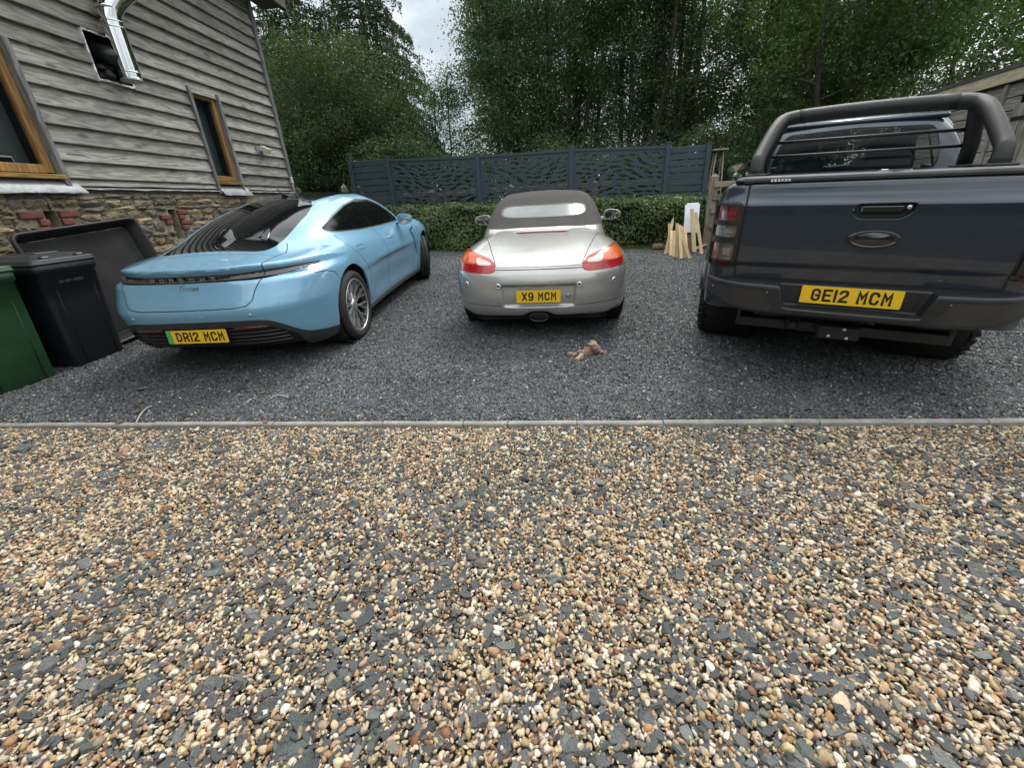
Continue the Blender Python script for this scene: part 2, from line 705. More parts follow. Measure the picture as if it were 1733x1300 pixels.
        o['kind'] = 'stuff'
        return o

    def relabel(self, test, new, only=None):
        c = self.P[self.T].mean(1)
        m = test(c)
        if only is not None:
            m &= np.isin(self.lab, only)
        self.lab[m] = new

    def finish(self):
        G = self.grad(self.P)
        self.N = G / np.maximum(np.linalg.norm(G, axis=1, keepdims=True), 1e-9)

    def part(self, labels, name, mat, parent, off=0.0, rim=0.0, keep=None):
        labels = labels if isinstance(labels, (list, tuple)) else [labels]
        m = np.isin(self.lab, labels)
        if keep is not None:
            m &= keep(self.P[self.T].mean(1))
        T = self.T[m]
        if len(T) == 0:
            return None
        # drop slivers
        u, inv = np.unique(T, return_inverse=True)
        T2 = inv.reshape(-1, 3)
        P = self.P[u] + self.N[u] * off
        N = self.N[u]
        good = (T2[:, 0] != T2[:, 1]) & (T2[:, 1] != T2[:, 2]) & (T2[:, 0] != T2[:, 2])
        T2 = T2[good]
        if rim:
            # turn the open edge inwards so that the piece has thickness
            e = np.concatenate([T2[:, [0, 1]], T2[:, [1, 2]], T2[:, [2, 0]]])
            es = np.sort(e, 1)
            k = es[:, 0].astype(np.int64) * (len(P) + 1) + es[:, 1]
            uq, ix, ct = np.unique(k, return_index=True, return_counts=True)
            be = e[ix[ct == 1]]
            n0 = len(P)
            P = np.concatenate([P, P[be[:, 0]], P[be[:, 1]], P[be[:, 0]] - N[be[:, 0]] * rim, P[be[:, 1]] - N[be[:, 1]] * rim])
            # wall normal points sideways
            d = P[be[:, 1]] - P[be[:, 0]]
            wn = np.cross(d, N[be[:, 0]])
            wn /= np.maximum(np.linalg.norm(wn, axis=1, keepdims=True), 1e-9)
            N = np.concatenate([N, wn, wn, wn, wn])
            q = np.arange(len(be))
            A, B, C, D = n0 + q, n0 + len(be) + q, n0 + 2 * len(be) + q, n0 + 3 * len(be) + q
            T2 = np.concatenate([T2, np.stack([B, A, C], 1), np.stack([B, C, D], 1)])
        me = bpy.data.meshes.new(name)
        me.vertices.add(len(P))
        me.vertices.foreach_set('co', P.astype(np.float32).ravel())
        me.loops.add(len(T2) * 3)
        me.loops.foreach_set('vertex_index', T2.astype(np.int32).ravel())
        me.polygons.add(len(T2))
        me.polygons.foreach_set('loop_start', np.arange(0, len(T2) * 3, 3, dtype=np.int32))
        me.polygons.foreach_set('use_smooth', np.ones(len(T2), bool))
        me.update(calc_edges=True)
        me.normals_split_custom_set_from_vertices([tuple(v) for v in N])
        me.materials.append(mat)
        o = bpy.data.objects.new(name, me)
        COL.objects.link(o)
        o.parent = parent
        return o


# ------------------------------------------------------------------ lettering built from strokes (number plates)
GLY = {
    'D': [[(0, 0), (0, 79), (28, 79), (42, 70), (50, 55), (50, 24), (42, 9), (28, 0), (0, 0)]],
    'R': [[(0, 0), (0, 79), (34, 79), (46, 72), (50, 62), (50, 50), (44, 40), (34, 36), (0, 36)], [(26, 36), (50, 0)]],
    'I': [[(7, 0), (7, 79)]],
    '2': [[(0, 62), (6, 74), (18, 79), (34, 79), (46, 73), (50, 60), (46, 48), (6, 14), (0, 0), (50, 0)]],
    'M': [[(0, 0), (0, 79), (25, 34), (50, 79), (50, 0)]],
    'C': [[(50, 60), (46, 72), (36, 79), (14, 79), (4, 72), (0, 60), (0, 19), (4, 7), (14, 0), (36, 0), (46, 7), (50, 19)]],
    'X': [[(0, 0), (50, 79)], [(0, 79), (50, 0)]],
    '9': [[(2, 8), (10, 0), (36, 0), (46, 6), (50, 18), (50, 62), (44, 74), (34, 79), (16, 79), (5, 74), (0, 62), (0, 46), (6, 36), (18, 32), (34, 32), (50, 42)]],
    'G': [[(50, 60), (46, 72), (36, 79), (14, 79), (4, 72), (0, 60), (0, 19), (4, 7), (14, 0), (36, 0), (46, 7), (50, 19), (50, 38), (28, 38)]],
    'E': [[(50, 79), (0, 79), (0, 0), (50, 0)], [(0, 41), (42, 41)]],
    'P': [[(0, 0), (0, 79), (40, 79), (50, 70), (50, 46), (40, 36), (0, 36)]],
    'O': [[(14, 79), (36, 79), (46, 72), (50, 60), (50, 19), (46, 7), (36, 0), (14, 0), (4, 7), (0, 19), (0, 60), (4, 72), (14, 79), (20, 79)]],
    'S': [[(50, 64), (44, 76), (34, 79), (14, 79), (4, 74), (0, 60), (6, 46), (44, 34), (50, 20), (46, 6), (36, 0), (12, 0), (2, 6), (0, 16)]],
    'H': [[(0, 0), (0, 79)], [(50, 0), (50, 79)], [(0, 40), (50, 40)]],
    'K': [[(0, 0), (0, 79)], [(50, 79), (4, 36)], [(18, 46), (50, 0)]],
    'W': [[(0, 79), (12, 0), (25, 50), (38, 0), (50, 79)]],
    'L': [[(0, 79), (0, 0), (46, 0)]],
    'Y': [[(0, 79), (25, 40), (50, 79)], [(25, 40), (25, 0)]],
    'V': [[(0, 79), (25, 0), (50, 79)]],
    'T': [[(0, 79), (50, 79)], [(25, 79), (25, 0)]],
    'N': [[(0, 0), (0, 79), (50, 0), (50, 79)]],
    '-': [[(10, 40), (40, 40)]],
    'A': [[(0, 0), (25, 79), (50, 0)], [(9, 26), (41, 26)]],
    'U': [[(0, 79), (0, 19), (4, 7), (14, 0), (36, 0), (46, 7), (50, 19), (50, 79)]],
    'B': [[(0, 0), (0, 79), (34, 79), (46, 72), (46, 48), (36, 42), (0, 42)], [(36, 42), (50, 34), (50, 8), (38, 0), (0, 0)]],
}
ADV = {'I': 14}


def stroke_text(mb, text, h, w_stroke, M4, xscale=1.0, depth=0.0006, gap=11, space=33, center=True, slant=0.0):
    """letters as mitred ribbons with a little thickness; local x right, y up, z out"""
    s = h / 79.0
    total = 0
    for i, ch in enumerate(text):
        total += space if ch == ' ' else ADV.get(ch, 50) + (gap if i < len(text) - 1 and text[i + 1] != ' ' else 0)
    x0 = -total / 2 if center else 0
    hw = w_stroke / 2
    for i, ch in enumerate(text):
        if ch == ' ':
            x0 += space
            continue
        for line in GLY[ch]:
            P = []
            for px, py in line:
                # keep the stroke inside the letter box
                qx = hw / s + px * (ADV.get(ch, 50) - 2 * hw / s) / ADV.get(ch, 50) if ch != 'I' else px
                qy = hw / s + py * (79 - 2 * hw / s) / 79
                P.append(Vector(((x0 + qx) * s * xscale + slant * qy * s, qy * s - h / 2)))
            L, Rr = [], []
            n = len(P)
            closed = (P[0] - P[-1]).length < 1e-6
            for k in range(n):
                if closed and k in (0, n - 1):
                    d0, d1 = (P[-1] - P[-2]).normalized(), (P[1] - P[0]).normalized()
                else:
                    d0 = (P[k] - P[k - 1]).normalized() if k > 0 else None
                    d1 = (P[k + 1] - P[k]).normalized() if k < n - 1 else None
                    d0 = d0 or d1
                    d1 = d1 or d0
                t = (d0 + d1)
                t = t.normalized() if t.length > 1e-4 else d1
                nn = Vector((-t.y, t.x))
                c = max(0.45, nn.dot(Vector((-d1.y, d1.x))))
                ext = Vector((0, 0))
                if not closed and k == 0:
                    ext = -d1 * hw
                if not closed and k == n - 1:
                    ext = d0 * hw
                L.append(P[k] + nn * hw / c + ext)
                Rr.append(P[k] - nn * hw / c + ext)
            V = [M4 @ Vector((p.x, p.y, depth)) for p in L] + [M4 @ Vector((p.x, p.y, depth)) for p in Rr]
            F = [(k, n + k, n + k + 1, k + 1) for k in range(n - 1)]
            mb.add(V, F)
        x0 += ADV.get(ch, 50) + gap
    return mb


def number_plate(parent, text, w, M4, green=False, h=0.111):
    """plate > plate_lettering; local x right, y up, z out"""
    mb = MB()
    mb.prism(rounded([(-w / 2, -h / 2), (w / 2, -h / 2), (w / 2, h / 2), (-w / 2, h / 2)], 0.008), -0.004, 0.0, M4)
    p = mb.build('number_plate', M['plate_yellow'], parent)
    t = MB()
    stroke_text(t, text, 0.079, 0.0145, M4 @ Matrix.Translation((0.02 if green else 0, 0, 0)), depth=0.0012)
    t.build('plate_lettering', M['plate_ink'], p)
    if green:
        g = MB()
        g.prism([(-w / 2 + 0.002, -h / 2 + 0.002), (-w / 2 + 0.045, -h / 2 + 0.002), (-w / 2 + 0.045, h / 2 - 0.002), (-w / 2 + 0.002, h / 2 - 0.002)], 0.0002, 0.0010, M4)
        g.build('green_band', M['plate_green'], p)
    return p


def face_matrix(loc, yaw=0.0, tilt=0.0):
    """local x right, y up, z towards the viewer standing behind the car (-Y)"""
    Mx = Matrix(((1, 0, 0), (0, 0, -1), (0, 1, 0))).to_4x4()
    return Matrix.Translation(loc) @ Matrix.Rotation(yaw, 4, 'Z') @ Matrix.Rotation(tilt, 4, 'X') @ Mx
# ------------------------------------------------------------------ ground
KA = math.atan2(2.01 - 2.68, 2.94 + 3.72)          # direction of the concrete edging
KDIR = Vector((math.cos(KA), math.sin(KA), 0))
KNOR = Vector((-math.sin(KA), math.cos(KA), 0))
KP = Vector((-0.02, 2.32, 0))


def kerb_y(x):
    return KP.y + (x - KP.x) * math.tan(KA)


M['grass_ground'] = pmat('grass_ground', (0.045, 0.075, 0.022), 0.95, var=0.45, vscale=1.5, bump=0.6, bscale=40)
M['bare_earth'] = pmat('stony_earth', (0.050, 0.044, 0.037), 0.95, var=0.35, vscale=9, bump=0.8, bscale=160)
M['slate_bed'] = pmat('slate_bed', (0.040, 0.043, 0.047), 0.9, var=0.35, vscale=60, bump=0.8, bscale=220)

gx = [-400, -60, -20, -8, -4, 0, 4, 8, 20, 60, 400]
gy = [-400, -60, -12, -4, 0, 2.3, 6, 10, 14, 20, 60, 400]
GV = [(x, y, gz(y) - 0.03) for y in gy for x in gx]
GF = [(j * len(gx) + i, j * len(gx) + i + 1, (j + 1) * len(gx) + i + 1, (j + 1) * len(gx) + i) for j in range(len(gy) - 1) for i in range(len(gx) - 1)]
tag(mesh_np('ground', GV, GF, M['grass_ground']), kind='structure')


def sheet(name, x0, x1, ya, yb, mat, dz, nx=24, ny=16):
    V = []
    for j in range(ny + 1):
        for i in range(nx + 1):
            x = x0 + (x1 - x0) * i / nx
            y = ya(x) + (yb(x) - ya(x)) * j / ny
            V.append((x, y, gz(y) + dz))
    F = [(j * (nx + 1) + i, j * (nx + 1) + i + 1, (j + 1) * (nx + 1) + i + 1, (j + 1) * (nx + 1) + i) for j in range(ny) for i in range(nx)]
    return tag(mesh_np(name, V, F, mat), kind='structure')


sheet('driveway', -9, 8, lambda x: -9.0, lambda x: kerb_y(x), M['bare_earth'], -0.012)
sheet('parking_area', -6.0, 9.0, lambda x: kerb_y(x), lambda x: 12.2 - 0.24 * x, M['slate_bed'], -0.008)

# concrete edging, piece by piece
M['concrete'] = pmat('edging_concrete', (0.29, 0.28, 0.255), 0.85, var=0.3, vscale=14, bump=0.35, bscale=180)
kerb = tag(empty('kerb', (KP.x, KP.y, 0), KA), kind='structure')
cuts = [-5.6, -4.72, -3.42, -2.50, -1.62, -0.85, -0.31, -0.02, 0.42, 0.95, 1.86, 2.78, 3.70, 4.62, 5.5]
for a, b in zip(cuts[:-1], cuts[1:]):
    mb = MB()
    L = b - a - 0.006
    n = max(2, int(L / 0.10))
    V = []
    dz0, dz1 = random.uniform(-0.003, 0.003), random.uniform(-0.003, 0.003)
    for i in range(n + 1):
        t = i / n
        u = -L / 2 + L * t
        ch = 0.006 + abs(random.gauss(0, 0.002))
        e0 = random.uniform(-0.0015, 0.0015)
        top = 0.030 + dz0 * (1 - t) + dz1 * t
        V += [(u, -0.021 + e0, -0.06), (u, -0.021 + e0, top - ch), (u, -0.021 + ch + e0, top), (u, 0.021 - ch, top), (u, 0.021, top - ch), (u, 0.021, -0.06)]
    F = []
    for i in range(n):
        for k in range(5):
            F.append((i * 6 + k, (i + 1) * 6 + k, (i + 1) * 6 + k + 1, i * 6 + k + 1))
    F += [tuple(range(6)), tuple(range(n * 6, n * 6 + 6))[::-1]]
    mb.add(V, F)
    o = mb.build('edging_stone', M['concrete'], kerb, ((a + b) / 2, 0, 0))
    o.rotation_euler = (0, 0, random.uniform(-0.003, 0.003))


# ------------------------------------------------------------------ loose stones
def instancer_tint(mat_name, rough, spec, bump=0.3, bscale=90, ndetail=0.25):
    m, nt, b = new_mat(mat_name)
    at = nt.nodes.new('ShaderNodeAttribute')
    at.attribute_type = 'INSTANCER'
    at.attribute_name = 'tint'
    tc = nt.nodes.new('ShaderNodeTexCoord')
    n = nt.nodes.new('ShaderNodeTexNoise')
    n.inputs['Scale'].default_value = 2.2
    n.inputs['Detail'].default_value = 6
    n.inputs['Roughness'].default_value = 0.7
    mp = nt.nodes.new('ShaderNodeVectorMath')
    mp.operation = 'ADD'
    nt.links.new(tc.outputs['Object'], mp.inputs[0])
    nt.links.new(at.outputs['Vector'], mp.inputs[1])
    sc = nt.nodes.new('ShaderNodeVectorMath')
    sc.operation = 'MULTIPLY_ADD'
    sc.inputs[1].default_value = (31, 31, 31)
    nt.links.new(at.outputs['Vector'], sc.inputs[0])
    nt.links.new(tc.outputs['Object'], sc.inputs[2])
    nt.links.new(sc.outputs['Vector'], n.inputs['Vector'])
    mr = nt.nodes.new('ShaderNodeMapRange')
    mr.inputs['From Min'].default_value = 0.25
    mr.inputs['From Max'].default_value = 0.75
    mr.inputs['To Min'].default_value = 1 - ndetail * 1.3
    mr.inputs['To Max'].default_value = 1 + ndetail
    nt.links.new(n.outputs['Fac'], mr.inputs['Value'])
    mx = nt.nodes.new('ShaderNodeVectorMath')
    mx.operation = 'SCALE'
    nt.links.new(at.outputs['Color'], mx.inputs[0])
    nt.links.new(mr.outputs['Result'], mx.inputs['Scale'])
    nt.links.new(mx.outputs['Vector'], b.inputs['Base Color'])
    b.inputs['Roughness'].default_value = rough
    b.inputs['Specular IOR Level'].default_value = spec
    bp = nt.nodes.new('ShaderNodeBump')
    bp.inputs['Strength'].default_value = bump
    bp.inputs['Distance'].default_value = 0.12
    n2 = nt.nodes.new('ShaderNodeTexNoise')
    n2.inputs['Scale'].default_value = 5
    n2.inputs['Detail'].default_value = 5
    nt.links.new(sc.outputs['Vector'], n2.inputs['Vector'])
    nt.links.new(n2.outputs['Fac'], bp.inputs['Height'])
    nt.links.new(bp.outputs['Normal'], b.inputs['Normal'])
    return m


def scatter(name, P, rot, scl, idx, tint, coll):
    me = bpy.data.meshes.new(name)
    me.vertices.add(len(P))
    me.vertices.foreach_set('co', np.asarray(P, np.float32).ravel())
    for nm, tp, arr in (('rot', 'FLOAT_VECTOR', rot), ('scl', 'FLOAT_VECTOR', scl)):
        at = me.attributes.new(nm, tp, 'POINT')
        at.data.foreach_set('vector', np.asarray(arr, np.float32).ravel())
    at = me.attributes.new('idx', 'INT', 'POINT')
    at.data.foreach_set('value', np.asarray(idx, np.int32))
    at = me.attributes.new('tint', 'FLOAT_COLOR', 'POINT')
    at.data.foreach_set('color', np.concatenate([tint, np.ones((len(P), 1))], 1).astype(np.float32).ravel())
    o = bpy.data.objects.new(name, me)
    COL.objects.link(o)
    ng = bpy.data.node_groups.new(name, 'GeometryNodeTree')
    ng.interface.new_socket('Geometry', in_out='INPUT', socket_type='NodeSocketGeometry')
    ng.interface.new_socket('Geometry', in_out='OUTPUT', socket_type='NodeSocketGeometry')
    N, L = ng.nodes, ng.links
    gi, go = N.new('NodeGroupInput'), N.new('NodeGroupOutput')
    iop = N.new('GeometryNodeInstanceOnPoints')
    ci = N.new('GeometryNodeCollectionInfo')
    ci.inputs['Collection'].default_value = coll
    ci.inputs['Separate Children'].default_value = True
    ci.inputs['Reset Children'].default_value = True

    def na(nm, tp):
        q = N.new('GeometryNodeInputNamedAttribute')
        q.data_type = tp
        q.inputs['Name'].default_value = nm
        return q.outputs['Attribute']
    L.new(gi.outputs[0], iop.inputs['Points'])
    L.new(ci.outputs[0], iop.inputs['Instance'])
    iop.inputs['Pick Instance'].default_value = True
    L.new(na('idx', 'INT'), iop.inputs['Instance Index'])
    e2r = N.new('FunctionNodeEulerToRotation')
    L.new(na('rot', 'FLOAT_VECTOR'), e2r.inputs[0])
    L.new(e2r.outputs[0], iop.inputs['Rotation'])
    L.new(na('scl', 'FLOAT_VECTOR'), iop.inputs['Scale'])
    L.new(iop.outputs[0], go.inputs[0])
    md = o.modifiers.new('scatter', 'NODES')
    md.node_group = ng
    return o


def icosphere(sub):
    import bmesh
    bm = bmesh.new()
    bmesh.ops.create_icosphere(bm, subdivisions=sub, radius=1.0)
    V = np.array([v.co[:] for v in bm.verts])
    F = np.array([[v.index for v in f.verts] for f in bm.faces])
    bm.free()
    return V, F


def lumpy(V, r, amp=0.25, k=5):
    out = np.ones(len(V))
    for _ in range(k):
        d = r.normal(size=3)
        d /= np.linalg.norm(d)
        f = r.uniform(1.0, 2.6)
        out += amp / k * np.sin(f * (V @ d) * 2 + r.uniform(0, 6.28)) * 1.6
    return V * out[:, None]


stones = bpy.data.collections.new('stone_shapes')
M['pebble'] = instancer_tint('pebble_stone', 0.62, 0.35, 0.25)
M['slate_chip'] = instancer_tint('slate_stone', 0.58, 0.45, 0.5, ndetail=0.18)
V2, F2 = icosphere(3)
V1, F1 = icosphere(2)
NPEB, NSLA = 16, 12
sr = np.random.default_rng(3)
for i in range(NPEB):
    if i < 5:       # water-worn
        V = lumpy(V1, sr, 0.30, 6)
        for _ in range(2):
            d = sr.normal(size=3)
            d /= np.linalg.norm(d)
            h = sr.uniform(0.62, 0.85)
            q = V @ d
            V = V - np.outer(np.clip(q - h, 0, None) * 0.8, d)
        V = V * np.array([1.0, sr.uniform(0.66, 0.95), sr.uniform(0.5, 0.75)])
    else:           # broken flint
        V = V1.copy()
        for _ in range(7):
            d = sr.normal(size=3)
            d /= np.linalg.norm(d)
            h = sr.uniform(0.35, 0.8)
            q = V @ d
            V = V - np.outer(np.clip(q - h, 0, None), d)
        V = V * np.array([1.1, sr.uniform(0.6, 0.9), sr.uniform(0.40, 0.7)])
    o = mesh_np('pebble_shape', V, F1, M['pebble'], link=False)
    stones.objects.link(o)
    o.name = 'a_shape_%02d' % i
for i in range(NSLA):
    V = V1.copy() * np.array([1.25, 1.0, 1.0])
    n = sr.integers(4, 7)
    a0 = sr.uniform(0, 6.28)
    for k in range(n):
        a = a0 + 2 * math.pi * (k + sr.uniform(-0.3, 0.3)) / n
        d = np.array([math.cos(a), math.sin(a), sr.uniform(-0.25, 0.25)])
        d /= np.linalg.norm(d)
        h = sr.uniform(0.45, 0.85)
        V = V - np.outer(np.clip(V @ d - h, 0, None), d)
    t = sr.uniform(0.16, 0.34)
    for s in (1, -1):
        d = np.array([sr.uniform(-0.12, 0.12), sr.uniform(-0.12, 0.12), s])
        d /= np.linalg.norm(d)
        V = V - np.outer(np.clip(V @ d - t, 0, None), d)
    V = V + sr.normal(size=V.shape) * 0.010
    V[:, 0] *= sr.uniform(0.95, 1.75)
    o = mesh_np('slate_shape', V, F1, M['slate_chip'], smooth=False, link=False)
    stones.objects.link(o)
    o.name = 'b_shape_%02d' % i

PAL = np.array([(0.66, 0.56, 0.40), (0.58, 0.46, 0.29), (0.50, 0.34, 0.175), (0.44, 0.245, 0.11), (0.72, 0.67, 0.57), (0.27, 0.13, 0.065),
                (0.22, 0.17, 0.125), (0.47, 0.30, 0.20), (0.34, 0.27, 0.19), (0.56, 0.44, 0.20)])
PAL = PAL * 0.86 + PAL.mean(1, keepdims=True) * np.array([[1.03, 1.0, 0.95]]) * 0.14
PAL = PAL * np.array([[0.94, 0.915, 0.885]])
PW = np.array([0.21, 0.20, 0.155, 0.09, 0.12, 0.06, 0.07, 0.05, 0.07, 0.025])
SLA = np.array([(0.115, 0.124, 0.124), (0.155, 0.163, 0.160), (0.082, 0.088, 0.090), (0.20, 0.205, 0.195)])
SW = np.array([0.42, 0.27, 0.23, 0.08])


def pebble_field():
    r = np.random.default_rng(11)
    P, R, S, I, T = [], [], [], [], []
    # jittered grid in three layers; slate lies in drifts
    x0, x1, y0 = -5.6, 5.4, -1.1

    def drift(x, y):
        return 0.5 + 0.28 * np.sin(1.9 * x + 0.7 * np.sin(2.3 * y)) * np.cos(2.6 * y + 0.5 * x) + 0.22 * np.sin(5.1 * x - 3.3 * y + 1.0)
    for layer, (sp, zz) in enumerate(((0.0165, 0.000), (0.0155, 0.007), (0.021, 0.013))):
        X, Y = np.meshgrid(np.arange(x0, x1, sp), np.arange(y0, 2.9, sp))
        X = X.ravel() + r.uniform(-0.6, 0.6, X.size) * sp
        Y = Y.ravel() + r.uniform(-0.6, 0.6, Y.size) * sp
        ky = KP.y + (X - KP.x) * math.tan(KA)
        m = (Y < ky - 0.040)
        # outside the view only the first layers close to the frame
        inside = (np.abs(X + 0.05) < 1.75 + 0.80 * np.clip(Y, 0, 9)) & (Y > -0.15)
        keep = r.uniform(size=X.size) < (0.55 if layer < 2 else 0.45)
        m &= inside | keep
        X, Y, inside = X[m], Y[m], inside[m]
        n = len(X)
        dr = drift(X, Y)
        sl = r.uniform(size=n) < (0.235 + 0.30 * (dr - 0.5)) * (1.1 if layer == 2 else 1.0)
        size = np.where(sl, r.lognormal(math.log(0.0102), 0.42, n), r.lognormal(math.log(0.0081), 0.32, n))
        size = np.clip(size, 0.005, 0.036) * np.where(inside, 1.0, 1.3)
        z = zz + r.uniform(0, 0.007, n) - 0.006 + 0.006 * np.sin(3 * X) * np.cos(2.4 * Y)
        tilt = np.where(sl, r.normal(0, 0.24, n), r.uniform(-0.7, 0.7, n))
        tilt2 = np.where(sl, r.normal(0, 0.24, n), r.uniform(-0.7, 0.7, n))
        rot = np.stack([tilt, tilt2, r.uniform(0, 6.28, n)], 1)
        sc = size[:, None] * np.stack([r.uniform(0.9, 1.2, n), r.uniform(0.85, 1.1, n), r.uniform(0.85, 1.15, n)], 1)
        idx = np.where(sl, NPEB + r.integers(0, NSLA, n), r.integers(0, NPEB, n))
        pc = PAL[r.choice(len(PAL), n, p=PW / PW.sum())]
        sc_ = SLA[r.choice(len(SLA), n, p=SW / SW.sum())]
        tint = np.where(sl[:, None], sc_, pc) * r.uniform(0.80, 1.18, (n, 1)) * (1 + r.normal(0, 0.03, (n, 3)))
        P.append(np.stack([X, Y, z], 1))
        R.append(rot)
        S.append(sc)
        I.append(idx)
        T.append(np.clip(tint, 0.02, 0.85))
    # strays thrown over the edging on to the slate
    n = 260
    X = r.uniform(-3.8, 3.2, n)
    Y = KP.y + (X - KP.x) * math.tan(KA) + 0.05 + np.clip(r.exponential(0.22, n), 0, 2.5)
    P.append(np.stack([X, Y, gza(Y) + 0.012], 1))
    R.append(r.uniform(-0.6, 6, (n, 3)))
    S.append(np.repeat(r.uniform(0.005, 0.010, (n, 1)), 3, 1))
    I.append(r.integers(0, NPEB, n))
    T.append(PAL[r.choice(len(PAL), n, p=PW / PW.sum())])
    P, R, S, I, T = map(np.concatenate, (P, R, S, I, T))
    o = scatter('pebble_gravel', P, R, S, I, T, stones)
    tag(o, 'mixed tan and cream pebbles with grey slate pieces covering the foreground', 'gravel', kind='stuff')


pebble_field()

# slate chippings of the parking area: a few patches of loose chips, repeated turned and overlapping
m_, nt_, b_ = new_mat('slate_chippings')
M['chippings'] = m_
at_ = nt_.nodes.new('ShaderNodeAttribute')
at_.attribute_name = 'chip'
geo_ = nt_.nodes.new('ShaderNodeNewGeometry')
n_ = nt_.nodes.new('ShaderNodeTexNoise')
n_.inputs['Scale'].default_value = 0.75
n_.inputs['Detail'].default_value = 5
nt_.links.new(geo_.outputs['Position'], n_.inputs['Vector'])
mr_ = nt_.nodes.new('ShaderNodeMapRange')
mr_.inputs['From Min'].default_value = 0.3
mr_.inputs['From Max'].default_value = 0.7
mr_.inputs['To Min'].default_value = 0.72
mr_.inputs['To Max'].default_value = 1.3
nt_.links.new(n_.outputs['Fac'], mr_.inputs['Value'])
sc_ = nt_.nodes.new('ShaderNodeVectorMath')
sc_.operation = 'SCALE'
nt_.links.new(at_.outputs['Color'], sc_.inputs[0])
nt_.links.new(mr_.outputs['Result'], sc_.inputs['Scale'])
nt_.links.new(sc_.outputs['Vector'], b_.inputs['Base Color'])
b_.inputs['Roughness'].default_value = 0.45
b_.inputs['Specular IOR Level'].default_value = 0.5

patches = bpy.data.collections.new('chip_patches')


def chip_patch(i, seed):
    r = np.random.default_rng(seed)
    n = 5200
    W = 0.30
    X, Y = r.uniform(-W, W, n), r.uniform(-W, W, n)
    m = np.hypot(X, Y) < W * (0.93 + 0.07 * np.sin(5 * np.arctan2(Y, X)))
    X, Y = X[m], Y[m]
    n = len(X)
    base = np.array([(1, 0, 0.0), (0.35, 0.8, 0.05), (-0.8, 0.55, 0), (-0.75, -0.6, 0.05), (0.4, -0.85, 0),
                     (0.7, 0, 0.42), (0.2, 0.55, 0.5), (-0.55, 0.3, 0.42), (-0.5, -0.4, 0.5), (0.3, -0.6, 0.42)])
    fc = np.array([(5, 6, 7), (5, 7, 8), (5, 8, 9), (0, 1, 6), (0, 6, 5), (1, 2, 7), (1, 7, 6), (2, 3, 8), (2, 8, 7), (3, 4, 9), (3, 9, 8), (4, 0, 5), (4, 5, 9)])
    V = np.repeat(base[None], n, 0) + r.normal(0, 0.14, (n, 10, 3))
    s = np.clip(r.lognormal(math.log(0.0058), 0.42, n), 0.0028, 0.014)
    V *= (s[:, None] * np.stack([r.uniform(0.9, 1.7, n), r.uniform(0.7, 1.1, n), r.uniform(0.6, 1.2, n)], 1))[:, None, :]
    a, tx, ty = r.uniform(0, 6.28, n), r.normal(0, 0.38, n), r.normal(0, 0.38, n)

    def rx(V, t, i_, j_):
        c, s_ = np.cos(t)[:, None], np.sin(t)[:, None]
        A, B = V[:, :, i_].copy(), V[:, :, j_].copy()
        V[:, :, i_], V[:, :, j_] = A * c - B * s_, A * s_ + B * c
    rx(V, tx, 1, 2)
    rx(V, ty, 0, 2)
    rx(V, a, 0, 1)
    V += np.stack([X, Y, r.uniform(-0.002, 0.006, n)], 1)[:, None, :]
    F = (fc[None] + (np.arange(n) * 10)[:, None, None]).reshape(-1, 3)
    o = mesh_np('chips', V.reshape(-1, 3), F, M['chippings'], smooth=False, link=False)
    col = np.array([0.064, 0.070, 0.076]) * np.clip(r.lognormal(0, 0.5, (n, 1)), 0.35, 3.0)
    w = r.uniform(size=n)
    col[w < 0.010] = np.array([0.45, 0.43, 0.38])
    col[(w > 0.010) & (w < 0.018)] = np.array([0.26, 0.17, 0.10])
    at = o.data.attributes.new('chip', 'FLOAT_COLOR', 'POINT')
    at.data.foreach_set('color', np.concatenate([np.repeat(col, 10, 0), np.ones((n * 10, 1))], 1).astype(np.float32).ravel())
    patches.objects.link(o)
    o.name = 'patch_%d' % i


for i in range(4):
    chip_patch(i, 40 + i)


def slate_field():
    r = np.random.default_rng(5)
    sp = 0.34
    X, Y = np.meshgrid(np.arange(-5.2, 7.6, sp), np.arange(1.4, 12.6, sp))
    X, Y = X.ravel() + r.uniform(-0.05, 0.05, X.size), Y.ravel() + r.uniform(-0.05, 0.05, Y.size)
    ky = KP.y + (X - KP.x) * math.tan(KA)
    Y = np.where((Y > ky + 0.03) & (Y < ky + 0.33), ky + 0.33, Y)
    m = (Y >= ky + 0.325) & (Y < 11.7 - 0.24 * X) & (X > -5.0 + 0.087 * Y)
    X, Y = X[m], Y[m]
    # an extra row tight against the edging
    ex = np.arange(-5.0, 7.4, 0.2)
    X = np.concatenate([X, ex])
    Y = np.concatenate([Y, KP.y + (ex - KP.x) * math.tan(KA) + 0.315])
    n = len(X)
    rot = np.stack([np.full(n, math.atan(SLOPE)), np.zeros(n), r.uniform(0, 6.28, n)], 1)
    # keep the slope in world space: rotate about Z first
    rot[:, 0] = math.atan(SLOPE) * np.cos(rot[:, 2])
    rot[:, 1] = -math.atan(SLOPE) * np.sin(rot[:, 2])
    P = np.stack([X, Y, gza(Y) + r.uniform(-0.002, 0.002, n)], 1)
    o = scatter('slate_gravel', P, rot, np.ones((n, 3)), r.integers(0, 4, n), np.ones((n, 3)), patches)
    tag(o, 'dark slate chippings of the parking area behind the edging', 'gravel', kind='stuff')


slate_field()
# ------------------------------------------------------------------ timber clad house on a rubble stone base
HA = R_(5.0)
HU = Vector((math.sin(HA), math.cos(HA), 0))         # along the wall, away from the viewer
HN = Vector((math.cos(HA), -math.sin(HA), 0))        # out of the wall, towards the cars
# local frame: x along the wall, y out of the wall, z up (right-handed: x cross y = -z, so mirrored below)
house = empty('timber_clad_house', (-5.2, 0, 0))
tag(house, 'weathered timber-clad house on a rubble stone base, left of the pale blue car', 'house')


